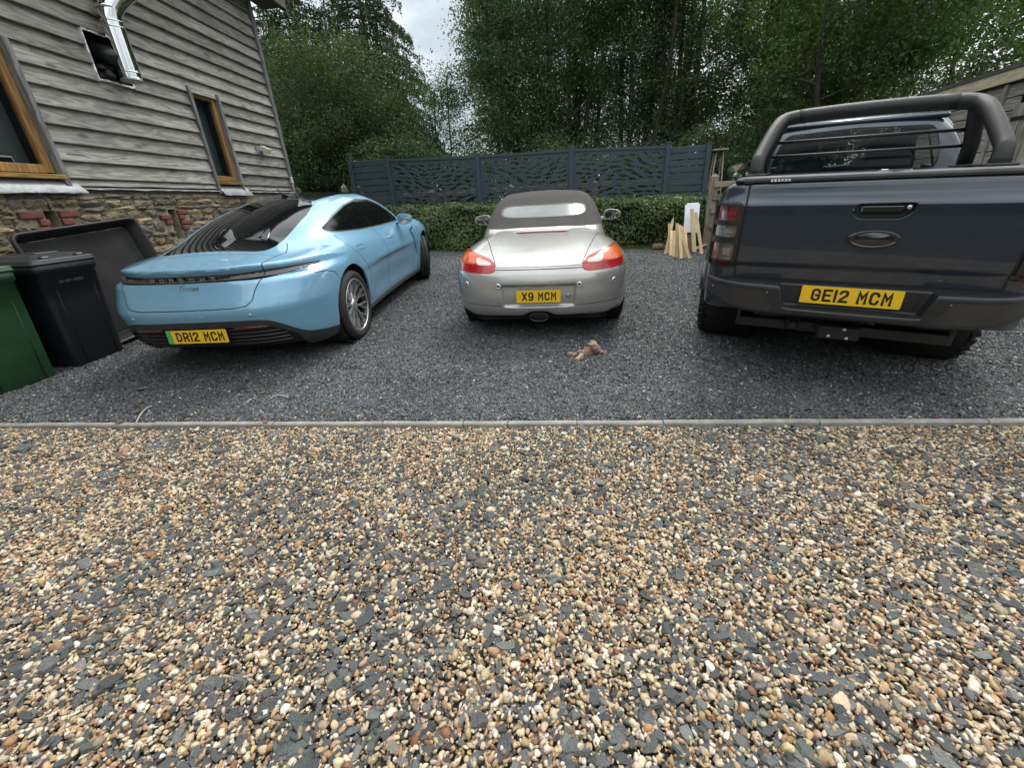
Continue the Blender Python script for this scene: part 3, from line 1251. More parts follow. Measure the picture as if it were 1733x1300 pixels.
def hp(u, n, z):
    return Vector((HU.x * u + HN.x * n, HU.y * u + HN.y * n, z))


def wood_mat(name, c_dark, c_light, knot=0.6, green=0.0, scale=1.0, rough=0.8, along='u'):
    """weathered board: stretched growth rings round knots, seeded by object"""
    m, nt, b = new_mat(name)
    N, L = nt.nodes, nt.links
    tc = N.new('ShaderNodeTexCoord')
    oi = N.new('ShaderNodeObjectInfo')
    off = N.new('ShaderNodeVectorMath')
    off.operation = 'MULTIPLY_ADD'
    cmb = N.new('ShaderNodeCombineXYZ')
    for s in 'XYZ':
        L.new(oi.outputs['Random'], cmb.inputs[s])
    off.inputs[1].default_value = (37.0, 53.0, 91.0)
    L.new(cmb.outputs['Vector'], off.inputs[0])
    L.new(tc.outputs['Object'], off.inputs[2])
    mp = N.new('ShaderNodeMapping')
    mp.inputs['Scale'].default_value = {'u': (1.1 * scale, 8 * scale, 8 * scale), 'z': (8 * scale, 8 * scale, 1.1 * scale)}[along]
    L.new(off.outputs['Vector'], mp.inputs['Vector'])
    warp = N.new('ShaderNodeTexNoise')
    warp.inputs['Scale'].default_value = 1.1
    warp.inputs['Detail'].default_value = 3
    L.new(mp.outputs['Vector'], warp.inputs['Vector'])
    rings = N.new('ShaderNodeMath')
    rings.operation = 'MULTIPLY'
    rings.inputs[1].default_value = 22.0
    L.new(warp.outputs['Fac'], rings.inputs[0])
    fr = N.new('ShaderNodeMath')
    fr.operation = 'SINE'
    mul = N.new('ShaderNodeMath')
    mul.operation = 'MULTIPLY'
    mul.inputs[1].default_value = 2.0
    L.new(rings.outputs[0], mul.inputs[0])
    L.new(mul.outputs[0], fr.inputs[0])
    fib = N.new('ShaderNodeTexNoise')
    fib.inputs['Scale'].default_value = 7.0
    fib.inputs['Detail'].default_value = 5
    fib.inputs['Roughness'].default_value = 0.7
    mp2 = N.new('ShaderNodeMapping')
    mp2.inputs['Scale'].default_value = {'u': (0.5, 16, 16), 'z': (16, 16, 0.5)}[along]
    L.new(off.outputs['Vector'], mp2.inputs['Vector'])
    L.new(mp2.outputs['Vector'], fib.inputs['Vector'])
    blot = N.new('ShaderNodeTexNoise')
    blot.inputs['Scale'].default_value = 2.2
    blot.inputs['Detail'].default_value = 4
    L.new(off.outputs['Vector'], blot.inputs['Vector'])

    def math_(op, a, b_):
        q = N.new('ShaderNodeMath')
        q.operation = op
        for i, v in enumerate((a, b_)):
            if isinstance(v, (int, float)):
                q.inputs[i].default_value = v
            else:
                L.new(v, q.inputs[i])
        return q.outputs[0]
    ringv = math_('MULTIPLY', fr.outputs[0], 0.17)
    f = math_('ADD', math_('ADD', ringv, math_('MULTIPLY', fib.outputs['Fac'], 0.75)), math_('MULTIPLY', blot.outputs['Fac'], 0.45))
    # knots
    vor = N.new('ShaderNodeTexVoronoi')
    vor.inputs['Scale'].default_value = 1.0
    mp3 = N.new('ShaderNodeMapping')
    mp3.inputs['Scale'].default_value = {'u': (1.9, 4.5, 4.5), 'z': (4.5, 4.5, 1.9)}[along]
    L.new(off.outputs['Vector'], mp3.inputs['Vector'])
    L.new(mp3.outputs['Vector'], vor.inputs['Vector'])
    kn = N.new('ShaderNodeMapRange')
    kn.inputs['From Min'].default_value = 0.03
    kn.inputs['From Max'].default_value = 0.16
    kn.inputs['To Min'].default_value = -knot
    kn.inputs['To Max'].default_value = 0.0
    L.new(vor.outputs['Distance'], kn.inputs['Value'])
    f2 = math_('ADD', f, kn.outputs['Result'])
    r = N.new('ShaderNodeValToRGB')
    r.color_ramp.elements[0].position = 0.18
    r.color_ramp.elements[0].color = (*c_dark, 1)
    r.color_ramp.elements[1].position = 0.92
    r.color_ramp.elements[1].color = (*c_light, 1)
    L.new(f2, r.inputs['Fac'])
    # board-to-board difference
    hv = N.new('ShaderNodeMapRange')
    hv.inputs['To Min'].default_value = 0.68
    hv.inputs['To Max'].default_value = 1.18
    L.new(oi.outputs['Random'], hv.inputs['Value'])
    sc = N.new('ShaderNodeVectorMath')
    sc.operation = 'SCALE'
    L.new(r.outputs['Color'], sc.inputs[0])
    L.new(hv.outputs['Result'], sc.inputs['Scale'])
    last = sc.outputs['Vector']
    if green > 0:
        gn = N.new('ShaderNodeTexNoise')
        gn.inputs['Scale'].default_value = 1.4
        gn.inputs['Detail'].default_value = 6
        ge = N.new('ShaderNodeNewGeometry')
        L.new(ge.outputs['Position'], gn.inputs['Vector'])
        gm = N.new('ShaderNodeMapRange')
        gm.inputs['From Min'].default_value = 0.50
        gm.inputs['From Max'].default_value = 0.72
        gm.inputs['To Max'].default_value = green
        L.new(gn.outputs['Fac'], gm.inputs['Value'])
        gx_ = N.new('ShaderNodeMix')
        gx_.data_type = 'RGBA'
        L.new(gm.outputs['Result'], gx_.inputs['Factor'])
        L.new(last, gx_.inputs['A'])
        gx_.inputs['B'].default_value = (0.13, 0.15, 0.05, 1)
        last = gx_.outputs['Result']
    L.new(last, b.inputs['Base Color'])
    b.inputs['Roughness'].default_value = rough
    b.inputs['Specular IOR Level'].default_value = 0.25
    bp = N.new('ShaderNodeBump')
    bp.inputs['Strength'].default_value = 0.35
    bp.inputs['Distance'].default_value = 0.004
    L.new(f2, bp.inputs['Height'])
    L.new(bp.outputs['Normal'], b.inputs['Normal'])
    return m


M['grey_board'] = wood_mat('weathered_board', (0.115, 0.109, 0.100), (0.39, 0.372, 0.338), 0.6, green=0.35)
M['grey_trim'] = wood_mat('weathered_trim', (0.07, 0.068, 0.068), (0.24, 0.235, 0.235), 0.3, along='z')
M['oak_frame'] = wood_mat('oak_frame', (0.16, 0.085, 0.028), (0.40, 0.225, 0.08), 0.2, along='z', rough=0.5)
M['oak_sill'] = wood_mat('oak_sill', (0.12, 0.07, 0.02), (0.42, 0.27, 0.09), 0.2, green=0.3, rough=0.6)
M['new_timber'] = wood_mat('pale_new_timber', (0.55, 0.36, 0.17), (0.78, 0.60, 0.36), 0.45, along='z', rough=0.6)
M['fascia_timber'] = wood_mat('pale_fascia_timber', (0.36, 0.31, 0.21), (0.60, 0.54, 0.40), 0.5)
M['lead'] = pmat('lead_flashing', (0.26, 0.275, 0.29), 0.5, 0.25, var=0.3, vscale=12, bump=0.3, bscale=30)
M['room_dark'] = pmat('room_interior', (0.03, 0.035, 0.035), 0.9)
M['room_blind'] = pmat('grey_blind', (0.10, 0.13, 0.13), 0.85)
M['window_pane'] = glass_mat('window_pane', (0.01, 0.014, 0.015), 0.35)
M['steel'] = pmat('polished_flue_steel', (0.72, 0.73, 0.74), 0.10, 1.0, rvar=0.06, vscale=3)
M['foil'] = pmat('foil_tape', (0.78, 0.78, 0.76), 0.35, 0.6, bump=0.6, bscale=60)
M['membrane'] = pmat('black_membrane', (0.008, 0.009, 0.011), 0.35, bump=0.6, bscale=18)
M['mortar'] = pmat('lime_mortar', (0.30, 0.26, 0.185), 0.95, var=0.45, vscale=14, bump=1.0, bscale=45)
M['roof_slate'] = pmat('roof_slate', (0.06, 0.062, 0.068), 0.7, var=0.3)
M['soffit'] = wood_mat('soffit_board', (0.06, 0.05, 0.045), (0.16, 0.14, 0.12), 0.2)

U0, U1 = -3.0, 9.60
mb = MB()
# inner walls: behind the cladding and the stones, with openings left for windows, flue hole and slits
OPEN = [(4.02, 5.06, 1.80, 2.95), (7.42, 7.98, 1.80, 3.03), (6.01, 6.45, 2.86, 3.34)]


def wall_grid(holes, u0, u1, z0, z1, n):
    us = sorted({u0, u1, *[h[0] for h in holes], *[h[1] for h in holes]})
    zs = sorted({z0, z1, *[h[2] for h in holes], *[h[3] for h in holes]})
    V, F = [], []
    for a, b in zip(us[:-1], us[1:]):
        for c, d in zip(zs[:-1], zs[1:]):
            um, zm = (a + b) / 2, (c + d) / 2
            if any(h[0] < um < h[1] and h[2] < zm < h[3] for h in holes):
                continue
            i = len(V)
            V += [hp(a, n, c), hp(b, n, c), hp(b, n, d), hp(a, n, d)]
            F.append((i, i + 1, i + 2, i + 3)[::-1])
    return V, F


V, F = wall_grid(OPEN, U0, U1, 1.55, 4.86, 0.0)
mb.add(V, F)
# far end, near end, back
for q in ([(U1, 0.0), (U1, -5.0)], [(U0, -5.0), (U0, 0.0)], [(U1, -5.0), (U0, -5.0)]):
    (a, b), (c, d) = q
    mb.add([hp(a, b, 0), hp(c, d, 0), hp(c, d, 4.86), hp(a, b, 4.86)], [(0, 1, 2, 3)])
mb.build('wall', M['room_dark'], house)

SLITS = [(4.75, 4.875, 1.05, 1.46), (6.30, 6.435, 1.05, 1.435)]
mb = MB()
V, F = wall_grid(SLITS, U0, U1, -0.1, 1.66, 0.035)
mb.add(V, F)
mb.add([hp(U1, 0.035, -0.1), hp(U1, -5.0, -0.1), hp(U1, -5.0, 1.66), hp(U1, 0.035, 1.66)], [(0, 1, 2, 3)])
for a, b, c, d in SLITS:
    n0, n1 = 0.035, -0.30
    mb.add([hp(a, n0, c), hp(a, n1, c), hp(a, n1, d), hp(a, n0, d)], [(0, 1, 2, 3)])
    mb.add([hp(b, n0, c), hp(b, n1, c), hp(b, n1, d), hp(b, n0, d)], [(3, 2, 1, 0)])
    mb.add([hp(a, n0, d), hp(a, n1, d), hp(b, n1, d), hp(b, n0, d)], [(0, 1, 2, 3)])
    mb.add([hp(a, n0, c), hp(a, n1, c), hp(b, n1, c), hp(b, n0, c)], [(3, 2, 1, 0)])
    mb.add([hp(a, n1, c), hp(b, n1, c), hp(b, n1, d), hp(a, n1, d)], [(0, 1, 2, 3)])
# ledge on top of the stone
mb.add([hp(U0, 0.0, 1.66), hp(U1, 0.0, 1.66), hp(U1, 0.075, 1.645), hp(U0, 0.075, 1.645)], [(0, 3, 2, 1)])
base_wall = mb.build('stone_base', M['mortar'], house)

# weatherboards
PITCH = 0.1745
courses = [1.700] + [1.776 + PITCH * k for k in range(18)]
for k, z0 in enumerate(courses):
    z1 = (courses[k + 1] if k + 1 < len(courses) else z0 + PITCH)
    zt = z1 + 0.025
    if z0 > 4.84:
        break
    cuts = []
    for a, b, c, d in ((3.92, 5.135, 1.60, 3.01), (7.385, 8.035, 1.60, 3.07), (6.00, 6.46, 2.87, 3.30)):
        if min(z1, d) - max(z0, c) > 0.45 * (z1 - z0):
            cuts.append((a, b))
    segs, u = [], U0
    for a, b in sorted(cuts):
        segs.append((u, a))
        u = b
    segs.append((u, U1 - 0.055))
    out = []
    for a, b in segs:
        # long boards meet in butt joints
        while b - a > 4.6:
            j = a + random.uniform(2.4, 4.2)
            out.append((a, j - 0.0015))
            a = j + 0.0015
        out.append((a, b))
    for a, b in out:
        if b < -0.5:
            pass
        n = max(2, int((b - a) / 0.22))
        V = []
        w = [random.gauss(0, 0.0022) for _ in range(n + 1)]
        cup = random.uniform(-0.003, 0.005)
        for i in range(n + 1):
            uu = (b - a) * i / n
            zz = z0 + w[i] + 0.004 * math.sin(uu * 0.8 + k)
            pts = [(0.006, zz), (0.052 + cup * 0.5, zz + 0.001), (0.055 + cup, zz + 0.007), (0.031 + cup * 0.6, (zz + zt) / 2), (0.006, zt)]
            V += [(HU * uu + HN * nn) + Vector((0, 0, q - z0)) for nn, q in pts]
        F = []
        for i in range(n):
            for q in range(4):
                F.append((i * 5 + q, i * 5 + q + 1, (i + 1) * 5 + q + 1, (i + 1) * 5 + q)[::-1])
        F += [tuple(range(5)), tuple(range(n * 5, n * 5 + 5))[::-1]]
        # rotate the mesh so that the board runs along its own x axis
        Rz = Matrix.Rotation(-math.atan2(HU.y, HU.x), 3, 'Z')
        mbb = MB()
        mbb.add([Rz @ v for v in V], F)
        o = mbb.build('board', M['grey_board'], house)
        o.location = hp(a, 0, z0)
        o.rotation_euler = (0, 0, math.atan2(HU.y, HU.x))
HR = math.atan2(HU.y, HU.x)
Hrot = Matrix.Rotation(HR, 3, 'Z')                    # local x along wall, local y = -out


def hbox(name, mat, u0, u1, n0, n1, z0, z1, bevel=0.003, parent=None):
    """box in wall coordinates, its own origin at its centre so that grain follows the piece"""
    mbb = MB()
    mbb.box((0, 0, 0), (u1 - u0, n1 - n0, z1 - z0), bevel=bevel)
    o = mbb.build(name, mat, None)
    o.location = hp((u0 + u1) / 2, (n0 + n1) / 2, (z0 + z1) / 2)
    o.rotation_euler = (0, 0, HR)
    o.parent = parent or house
    return o


# corner board, lead strip on the stone
hbox('corner_trim', M['grey_trim'], 9.545, 9.61, 0.004, 0.078, 1.68, 4.85)
hbox('corner_trim', M['grey_trim'], 9.61, 9.64, -0.10, 0.078, 1.68, 4.85)
for a, b in ((5.14, 7.39), (8.04, 9.60)):
    n = int((b - a) / 0.09)
    V = []
    for i in range(n + 1):
        u = a + (b - a) * i / n
        V += [hp(u, 0.004, 1.690), hp(u, 0.045 + random.uniform(-.003, .003), 1.688), hp(u, 0.085 + random.uniform(-.004, .004), 1.676 + random.uniform(-.004, .004)), hp(u, 0.088, 1.666 + random.uniform(-.004, .003))]
    F = [(i * 4 + q, i * 4 + q + 1, i * 4 + q + 5, i * 4 + q + 4)[::-1] for i in range(n) for q in range(3)]
    MB().add(V, F).build('lead_strip', M['lead'], house)


def window(u0, u1, z0, z1, fw, lead_drop, blind=None):
    """opening u0..u1, z0..z1 between the side posts; oak frame set back, pane, sill, lead apron, grey side posts"""
    w = empty('window', hp((u0 + u1) / 2, 0, z0), 0, house)
    base = w.location.copy()

    def part(name, mat, a, b, n0, n1, c, d, bevel=0.004):
        o = hbox(name, mat, a, b, n0, n1, c, d, bevel)
        o.parent = w
        o.location = o.location - base
        return o
    part('side_post', M['grey_trim'], u0 - 0.055, u0, -0.03, 0.078, z0 - 0.14, z1 + 0.035)
    part('side_post', M['grey_trim'], u1, u1 + 0.055, -0.03, 0.078, z0 - 0.14, z1 + 0.035)
    n0, n1 = -0.055, 0.010
    part('frame_jamb', M['oak_frame'], u0 + 0.002, u0 + fw, n0, n1, z0 + 0.06, z1)
    part('frame_jamb', M['oak_frame'], u1 - fw, u1 - 0.002, n0, n1, z0 + 0.06, z1)
    part('frame_head', M['oak_frame'], u0 + fw, u1 - fw, n0 + 0.003, n1 - 0.003, z1 - fw, z1 - 0.002)
    part('frame_rail', M['oak_frame'], u0 + fw, u1 - fw, n0 + 0.003, n1 - 0.003, z0 + 0.055, z0 + 0.055 + fw)
    part('sill', M['oak_sill'], u0 + 0.004, u1 + 0.03, -0.06, 0.085, z0, z0 + 0.042)
    mbb = MB()
    g = [hp(a, -0.025, c) - base for a, c in ((u0 + fw, z0 + 0.055 + fw), (u1 - fw, z0 + 0.055 + fw), (u1 - fw, z1 - fw), (u0 + fw, z1 - fw))]
    mbb.add(g, [(3, 2, 1, 0)])
    o = mbb.build('pane', M['window_pane'], w)
    # lead apron, dressed down over the stones with a wavy edge
    n = 14
    V = []
    for i in range(n + 1):
        t = i / n
        u = u0 - 0.02 + (u1 - u0 + 0.16) * t
        V += [hp(u, 0.005, z0 - 0.005) - base, hp(u, 0.045, z0 - 0.035) - base, hp(u + 0.01, 0.125 + random.uniform(-.006, .006), z0 - lead_drop + random.uniform(-.007, .007)) - base,
              hp(u + 0.01, 0.128, z0 - lead_drop - 0.015 + random.uniform(-.008, .005)) - base]
    F = [(i * 4 + q, i * 4 + q + 1, i * 4 + q + 5, i * 4 + q + 4)[::-1] for i in range(n) for q in range(3)]
    mbb = MB()
    mbb.add(V, F, True)
    mbb.build('lead_apron', M['lead'], w)
    # the room behind: a shallow dark box and what stands in it
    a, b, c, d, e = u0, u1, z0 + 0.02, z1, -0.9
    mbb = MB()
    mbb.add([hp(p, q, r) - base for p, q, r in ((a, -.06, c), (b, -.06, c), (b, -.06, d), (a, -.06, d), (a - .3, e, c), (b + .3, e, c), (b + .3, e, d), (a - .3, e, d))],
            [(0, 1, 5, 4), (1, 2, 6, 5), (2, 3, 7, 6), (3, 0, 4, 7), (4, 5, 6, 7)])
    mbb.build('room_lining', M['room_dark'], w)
    if blind:
        part('blind', M['room_blind'], blind[0], blind[1], -0.22, -0.20, z0 + 0.06, z1)
    return w


w1 = window(3.98, 5.08, 1.765, 2.965, 0.082, 0.125, blind=(4.62, 5.05))
w2 = window(7.44, 7.985, 1.775, 3.04, 0.075, 0.150, blind=(7.44, 7.98))
# a small framed screen standing on the inner sill of the near window
mbb = MB()
mbb.box((0, 0, 0), (0.17, 0.012, 0.12), bevel=0.003)
fr = mbb.build('framed_screen', M['white_print'], None)
fr.location = hp(4.735, -0.10, 1.91)
fr.rotation_euler = (0, 0, HR)
fr.location += Vector(house.location)
tag(fr, 'small white-framed screen standing inside the window above the bins', 'screen')
mbb = MB()
mbb.box((0, -0.008, 0), (0.145, 0.004, 0.095))
mbb.build('screen_glass', M['gloss_black'], fr)

# roof: slab with an eave over the wall and a verge beyond the far corner
rf = empty('roof', (0, 0, 0), 0, house)
mbb = MB()
Vr = []
for u in (U0 - 0.3, 10.16):
    Vr += [hp(u, 0.42, 4.86), hp(u, 0.42, 4.96), hp(u, -2.5, 6.9), hp(u, -5.42, 4.96), hp(u, -5.42, 4.86), hp(u, -2.5, 6.78)]
mbb.add(Vr, [(0, 1, 2, 5), (5, 2, 3, 4), (6, 11, 8, 7), (11, 10, 9, 8), (1, 7, 8, 2), (2, 8, 9, 3), (0, 5, 11, 6), (5, 4, 10, 11), (0, 6, 7, 1), (3, 9, 10, 4)])
mbb.build('roof_covering', M['roof_slate'], rf)
o = hbox('fascia', M['soffit'], U0 - 0.3, 10.17, 0.42, 0.445, 4.80, 4.97)
o.parent = rf
o = hbox('soffit', M['soffit'], U0 - 0.3, 10.15, 0.0, 0.418, 4.825, 4.845)
o.parent = rf
for sg_ in (1, -1):
    mbb = MB()
    a, b = (0.44, -2.5) if sg_ > 0 else (-5.44, -2.5)
    mbb.add([hp(u, n, z) for u in (10.16, 10.19) for n, z in ((a, 4.74), (a, 4.97), (b, 6.91), (b, 6.68))], [(0, 1, 2, 3), (7, 6, 5, 4), (0, 4, 5, 1), (1, 5, 6, 2), (2, 6, 7, 3), (3, 7, 4, 0)])
    mbb.build('barge_board', M['soffit'], rf)
mbb = MB()
mbb.add([hp(9.62, 0.0, 4.86), hp(9.62, -5.0, 4.86), hp(9.62, -2.5, 6.75)], [(0, 1, 2)])
mbb.build('gable_cladding', M['grey_trim'], house)

# rubble stones: a dozen shapes, each stone placed on its own
stone_mats = []


def rubble_mat():
    m, nt, b = new_mat('rubble_stone')
    N, L = nt.nodes, nt.links
    oi = N.new('ShaderNodeObjectInfo')
    tc = N.new('ShaderNodeTexCoord')
    r = N.new('ShaderNodeValToRGB')
    cr = r.color_ramp
    cr.elements[0].position, cr.elements[0].color = 0.0, (0.17, 0.135, 0.085, 1)
    cr.elements[1].position, cr.elements[1].color = 1.0, (0.30, 0.245, 0.155, 1)
    for p, c in ((0.2, (0.25, 0.20, 0.125)), (0.4, (0.16, 0.145, 0.11)), (0.55, (0.33, 0.26, 0.16)), (0.7, (0.13, 0.115, 0.09)), (0.85, (0.24, 0.185, 0.125))):
        e = cr.elements.new(p)
        e.color = (*c, 1)
    cr.interpolation = 'CONSTANT'
    L.new(oi.outputs['Random'], r.inputs['Fac'])
    n = N.new('ShaderNodeTexNoise')
    n.inputs['Scale'].default_value = 26
    n.inputs['Detail'].default_value = 7
    n.inputs['Roughness'].default_value = 0.72
    ge = N.new('ShaderNodeNewGeometry')
    L.new(ge.outputs['Position'], n.inputs['Vector'])
    mr = N.new('ShaderNodeMapRange')
    mr.inputs['From Min'].default_value = 0.28
    mr.inputs['From Max'].default_value = 0.72
    mr.inputs['To Min'].default_value = 0.6
    mr.inputs['To Max'].default_value = 1.45
    L.new(n.outputs['Fac'], mr.inputs['Value'])
    sc = N.new('ShaderNodeVectorMath')
    sc.operation = 'SCALE'
    L.new(r.outputs['Color'], sc.inputs[0])
    L.new(mr.outputs['Result'], sc.inputs['Scale'])
    L.new(sc.outputs['Vector'], b.inputs['Base Color'])
    b.inputs['Roughness'].default_value = 0.9
    bp = N.new('ShaderNodeBump')
    bp.inputs['Strength'].default_value = 0.8
    bp.inputs['Distance'].default_value = 0.012
    L.new(n.outputs['Fac'], bp.inputs['Height'])
    L.new(bp.outputs['Normal'], b.inputs['Normal'])
    return m


M['rubble'] = rubble_mat()
M['brick'] = pmat('red_brick', (0.165, 0.062, 0.045), 0.9, var=0.6, vscale=14, bump=0.5, bscale=60)
rs = np.random.default_rng(21)
stone_meshes = []
for i in range(14):
    nx, nz = 5, 3
    V, F = [], []
    for j in range(nz + 1):
        for q in range(nx + 1):
            x, z = q / nx - 0.5, j / nz - 0.5
            e = max(abs(x) * 2, abs(z) * 2)
            ex = 0.5 * rs.uniform(0.86, 1.0)
            d = 1.0 if e < 0.9 else 0.0
            px = x * (1 - 0.07 * (abs(z) * 2) ** 3) + rs.normal(0, 0.03)
            pz = z * (1 - 0.10 * (abs(x) * 2) ** 3) + rs.normal(0, 0.075)
            V.append((px, -(d * rs.uniform(0.5, 1.0) + (1 - d) * rs.uniform(0.0, 0.75)), pz))
    for j in range(nz):
        for q in range(nx):
            a = j * (nx + 1) + q
            F.append((a, a + 1, a + nx + 2, a + nx + 1))
    # skirt back into the mortar
    ring = [q for q in range(nx + 1)] + [(j * (nx + 1) + nx) for j in range(1, nz + 1)] + [nz * (nx + 1) + q for q in range(nx - 1, -1, -1)] + [j * (nx + 1) for j in range(nz - 1, 0, -1)]
    b0 = len(V)
    for q in ring:
        V.append((V[q][0] * 1.0, 0.9, V[q][2] * 1.0))
    n = len(ring)
    for k in range(n):
        F.append((ring[k], b0 + k, b0 + (k + 1) % n, ring[(k + 1) % n]))
    me = bpy.data.meshes.new('stone')
    me.from_pydata(V, [], F)
    me.materials.append(M['rubble'])
    stone_meshes.append(me)
bricks_at = [(4.50, 4.725, 1.388, 1.458), (4.655, 4.75, 1.314, 1.380), (4.565, 4.75, 1.238, 1.306), (4.875, 5.09, 1.388, 1.460), (4.875, 4.995, 1.314, 1.380), (4.875, 5.07, 1.238, 1.306),
             (6.12, 6.30, 1.31, 1.372), (6.19, 6.30, 1.245, 1.302), (6.435, 6.62, 1.365, 1.425), (6.435, 6.53, 1.30, 1.357), (6.435, 6.64, 1.232, 1.292), (6.435, 6.55, 1.165, 1.225)]
nst = 0
z = 0.04
row = 0
while z < 1.60:
    h = rs.uniform(0.055, 0.115) if z < 1.40 else rs.uniform(0.045, 0.08)
    h = min(h, 1.645 - z)
    u = (3.75 if z > 0.9 else 4.1) + rs.uniform(0, 0.2)
    while u < (8.0 if z > 0.8 else 6.6):
        wv = rs.uniform(0.11, 0.36) * (1.0 if h > 0.075 else 1.15)
        a, b, c, d = u, u + wv, z, z + h
        clash = any(a < q[1] + 0.008 and b > q[0] - 0.008 and c < q[3] + 0.006 and d > q[2] - 0.006 for q in bricks_at + SLITS)
        if clash:
            # shorten against the obstacle where that leaves a useful stone
            obs = [q for q in bricks_at + SLITS if a < q[1] + 0.008 and b > q[0] - 0.008 and c < q[3] + 0.006 and d > q[2] - 0.006]
            lo = min(q[0] for q in obs)
            hi = max(q[1] for q in obs)
            if lo - a > 0.11:
                b = lo - 0.012
                nu = hi + 0.012
            else:
                u = hi + 0.012
                continue
        else:
            nu = b + rs.uniform(0.002, 0.012)
        o = bpy.data.objects.new('stone', stone_meshes[rs.integers(0, len(stone_meshes))])
        COL.objects.link(o)
        o.parent = base_wall
        o.location = hp((a + b) / 2, 0.033, (c + d) / 2 + rs.normal(0, 0.005))
        o.rotation_euler = (0, rs.normal(0, 0.05), HR + (0 if rs.uniform() < 0.5 else 0))
        o.scale = ((b - a) * (1 if rs.uniform() < 0.5 else -1), rs.uniform(0.030, 0.058), h * rs.uniform(0.90, 1.06))
        nst += 1
        u = nu
    z += h + rs.uniform(0.001, 0.008)
    row += 1
print('stones', nst)
for a, b, c, d in bricks_at:
    mbb = MB()
    mbb.box((0, 0, 0), (b - a - 0.006, 0.10, d - c - 0.004), bevel=0.006)
    o = mbb.build('brick', M['brick'], base_wall)
    o.location = hp((a + b) / 2, 0.020 + rs.uniform(-0.004, 0.008), (c + d) / 2)
    o.rotation_euler = (0, rs.normal(0, 0.012), HR)
# cable hanging under the near apron
mbb = MB()
mbb.tube([hp(4.70, 0.125, 1.64), hp(4.73, 0.135, 1.59), hp(4.775, 0.11, 1.53), hp(4.785, 0.09, 1.46)], 0.004, 6)
mbb.build('cable', M['black_plastic'], house)
# thin cable stapled along a board
mbb = MB()
mbb.tube([hp(u, 0.042, z) for u, z in ((5.25, 2.02), (5.42, 2.02), (5.55, 1.985), (5.68, 1.975), (5.80, 1.995), (6.2, 1.99), (6.5, 1.995), (6.75, 2.0))], 0.0032, 5)
mbb.build('cable', M['grey_satin'], house)

# wall lamp and small junction box
lamp_o = empty('wall_lamp', Vector(house.location) + hp(8.82, 0.035, 2.37), HR)
tag(lamp_o, 'small pale square outdoor lamp on the cladding right of the narrow window', 'wall lamp')
mbb = MB()
mbb.box((-0.07, -0.02, 0.0), (0.14, 0.03, 0.11), bevel=0.004)
mbb.build('back_plate', pmat('lamp_grey', (0.32, 0.33, 0.34), 0.4, 0.5), lamp_o)
mbb = MB()
mbb.box((0.01, -0.10, 0.01), (0.13, 0.15, 0.085), Matrix.Rotation(0.45, 3, 'X'), bevel=0.006)
mbb.build('lamp_head', pmat('lamp_cream', (0.58, 0.55, 0.40), 0.5, var=0.3, vscale=30), lamp_o)
jb = empty('junction_box', Vector(house.location) + hp(9.565, 0.064, 1.905), HR)
tag(jb, 'small white junction box low on the house corner', 'junction box')
mbb = MB()
mbb.box((0, -0.02, 0), (0.055, 0.04, 0.115), bevel=0.008)
mbb.build('box_body', pmat('box_white', (0.62, 0.62, 0.58), 0.5, var=0.15), jb)
mbb = MB()
mbb.tube([(0, -0.02, -0.055), (0.0, -0.02, -0.12), (0.012, -0.015, -0.20)], 0.007, 6)
mbb.build('cable_tail', M['white_print'], jb)

# ------------------------------------------------------------------ steel flue leaving the wall through a cut hole
fl_o = empty('flue_pipe', Vector(house.location) + hp(6.45, 0.20, 2.90))
tag(fl_o, 'polished steel flue pipe bent upwards outside a black-lined hole in the cladding', 'flue')
f0 = hp(6.45, 0.20, 2.90)


def fp(u, n, z):
    return hp(u, n, z) - f0


mbb = MB()
mbb.tube([fp(6.30, 0.19, 2.885), fp(6.30, 0.19, 3.50)], 0.110, 28, caps=False)
mbb.build('pipe', M['steel'], fl_o)
for z in (2.90, 2.965, 3.40, 3.455):
    mbb = MB()
    mbb.lathe([(0.110, -0.008), (0.1145, -0.004), (0.1145, 0.004), (0.110, 0.008)], 28, Matrix.Translation(fp(6.30, 0.19, z)))
    mbb.build('joint_band', M['steel'], fl_o)
mbb = MB()
mbb.lathe([(0.0, 0.0), (0.085, -0.003), (0.116, 0.0), (0.118, 0.010), (0.112, 0.016)], 28, Matrix.Translation(fp(6.30, 0.19, 2.878)))
mbb.build('end_cap', pmat('cap_steel', (0.35, 0.35, 0.36), 0.45, 0.8), fl_o)
mbb = MB()
bend = [fp(6.30, 0.19, 3.49), fp(6.305, 0.195, 3.54), fp(6.325, 0.215, 3.60), fp(6.37, 0.25, 3.67), fp(6.45, 0.31, 3.76), fp(6.57, 0.40, 3.88)]
mbb.tube(bend, [0.112, 0.114, 0.114, 0.114, 0.112, 0.112], 28, caps=False)
mbb.build('elbow', M['steel'], fl_o)
mbb = MB()
mbb.tube([fp(6.55, 0.385, 3.86), fp(6.80, 0.57, 4.11)], 0.115, 28, caps=False)
mbb.tube([fp(6.80, 0.57, 4.11), fp(6.85, 0.61, 4.19), fp(6.87, 0.62, 4.31), fp(6.87, 0.62, 6.2)], 0.115, 28)
mbb.build('upper_pipe', M['steel'], fl_o)
mbb = MB()
mbb.tube([fp(6.16, -0.06, 3.16), fp(6.24, 0.09, 3.12), fp(6.30, 0.19, 3.10)], [0.10, 0.105, 0.105], 22)
mbb.build('tee_branch', M['membrane'], fl_o)
mbb = MB()
a, b, c, d = 6.00, 6.46, 2.855, 3.33
for p, q, r, s in (((a, c), (b, c), (b, d), (a, d)),):
    mbb.add([fp(a, -0.26, c), fp(b, -0.26, c), fp(b, -0.26, d), fp(a, -0.26, d)], [(3, 2, 1, 0)])
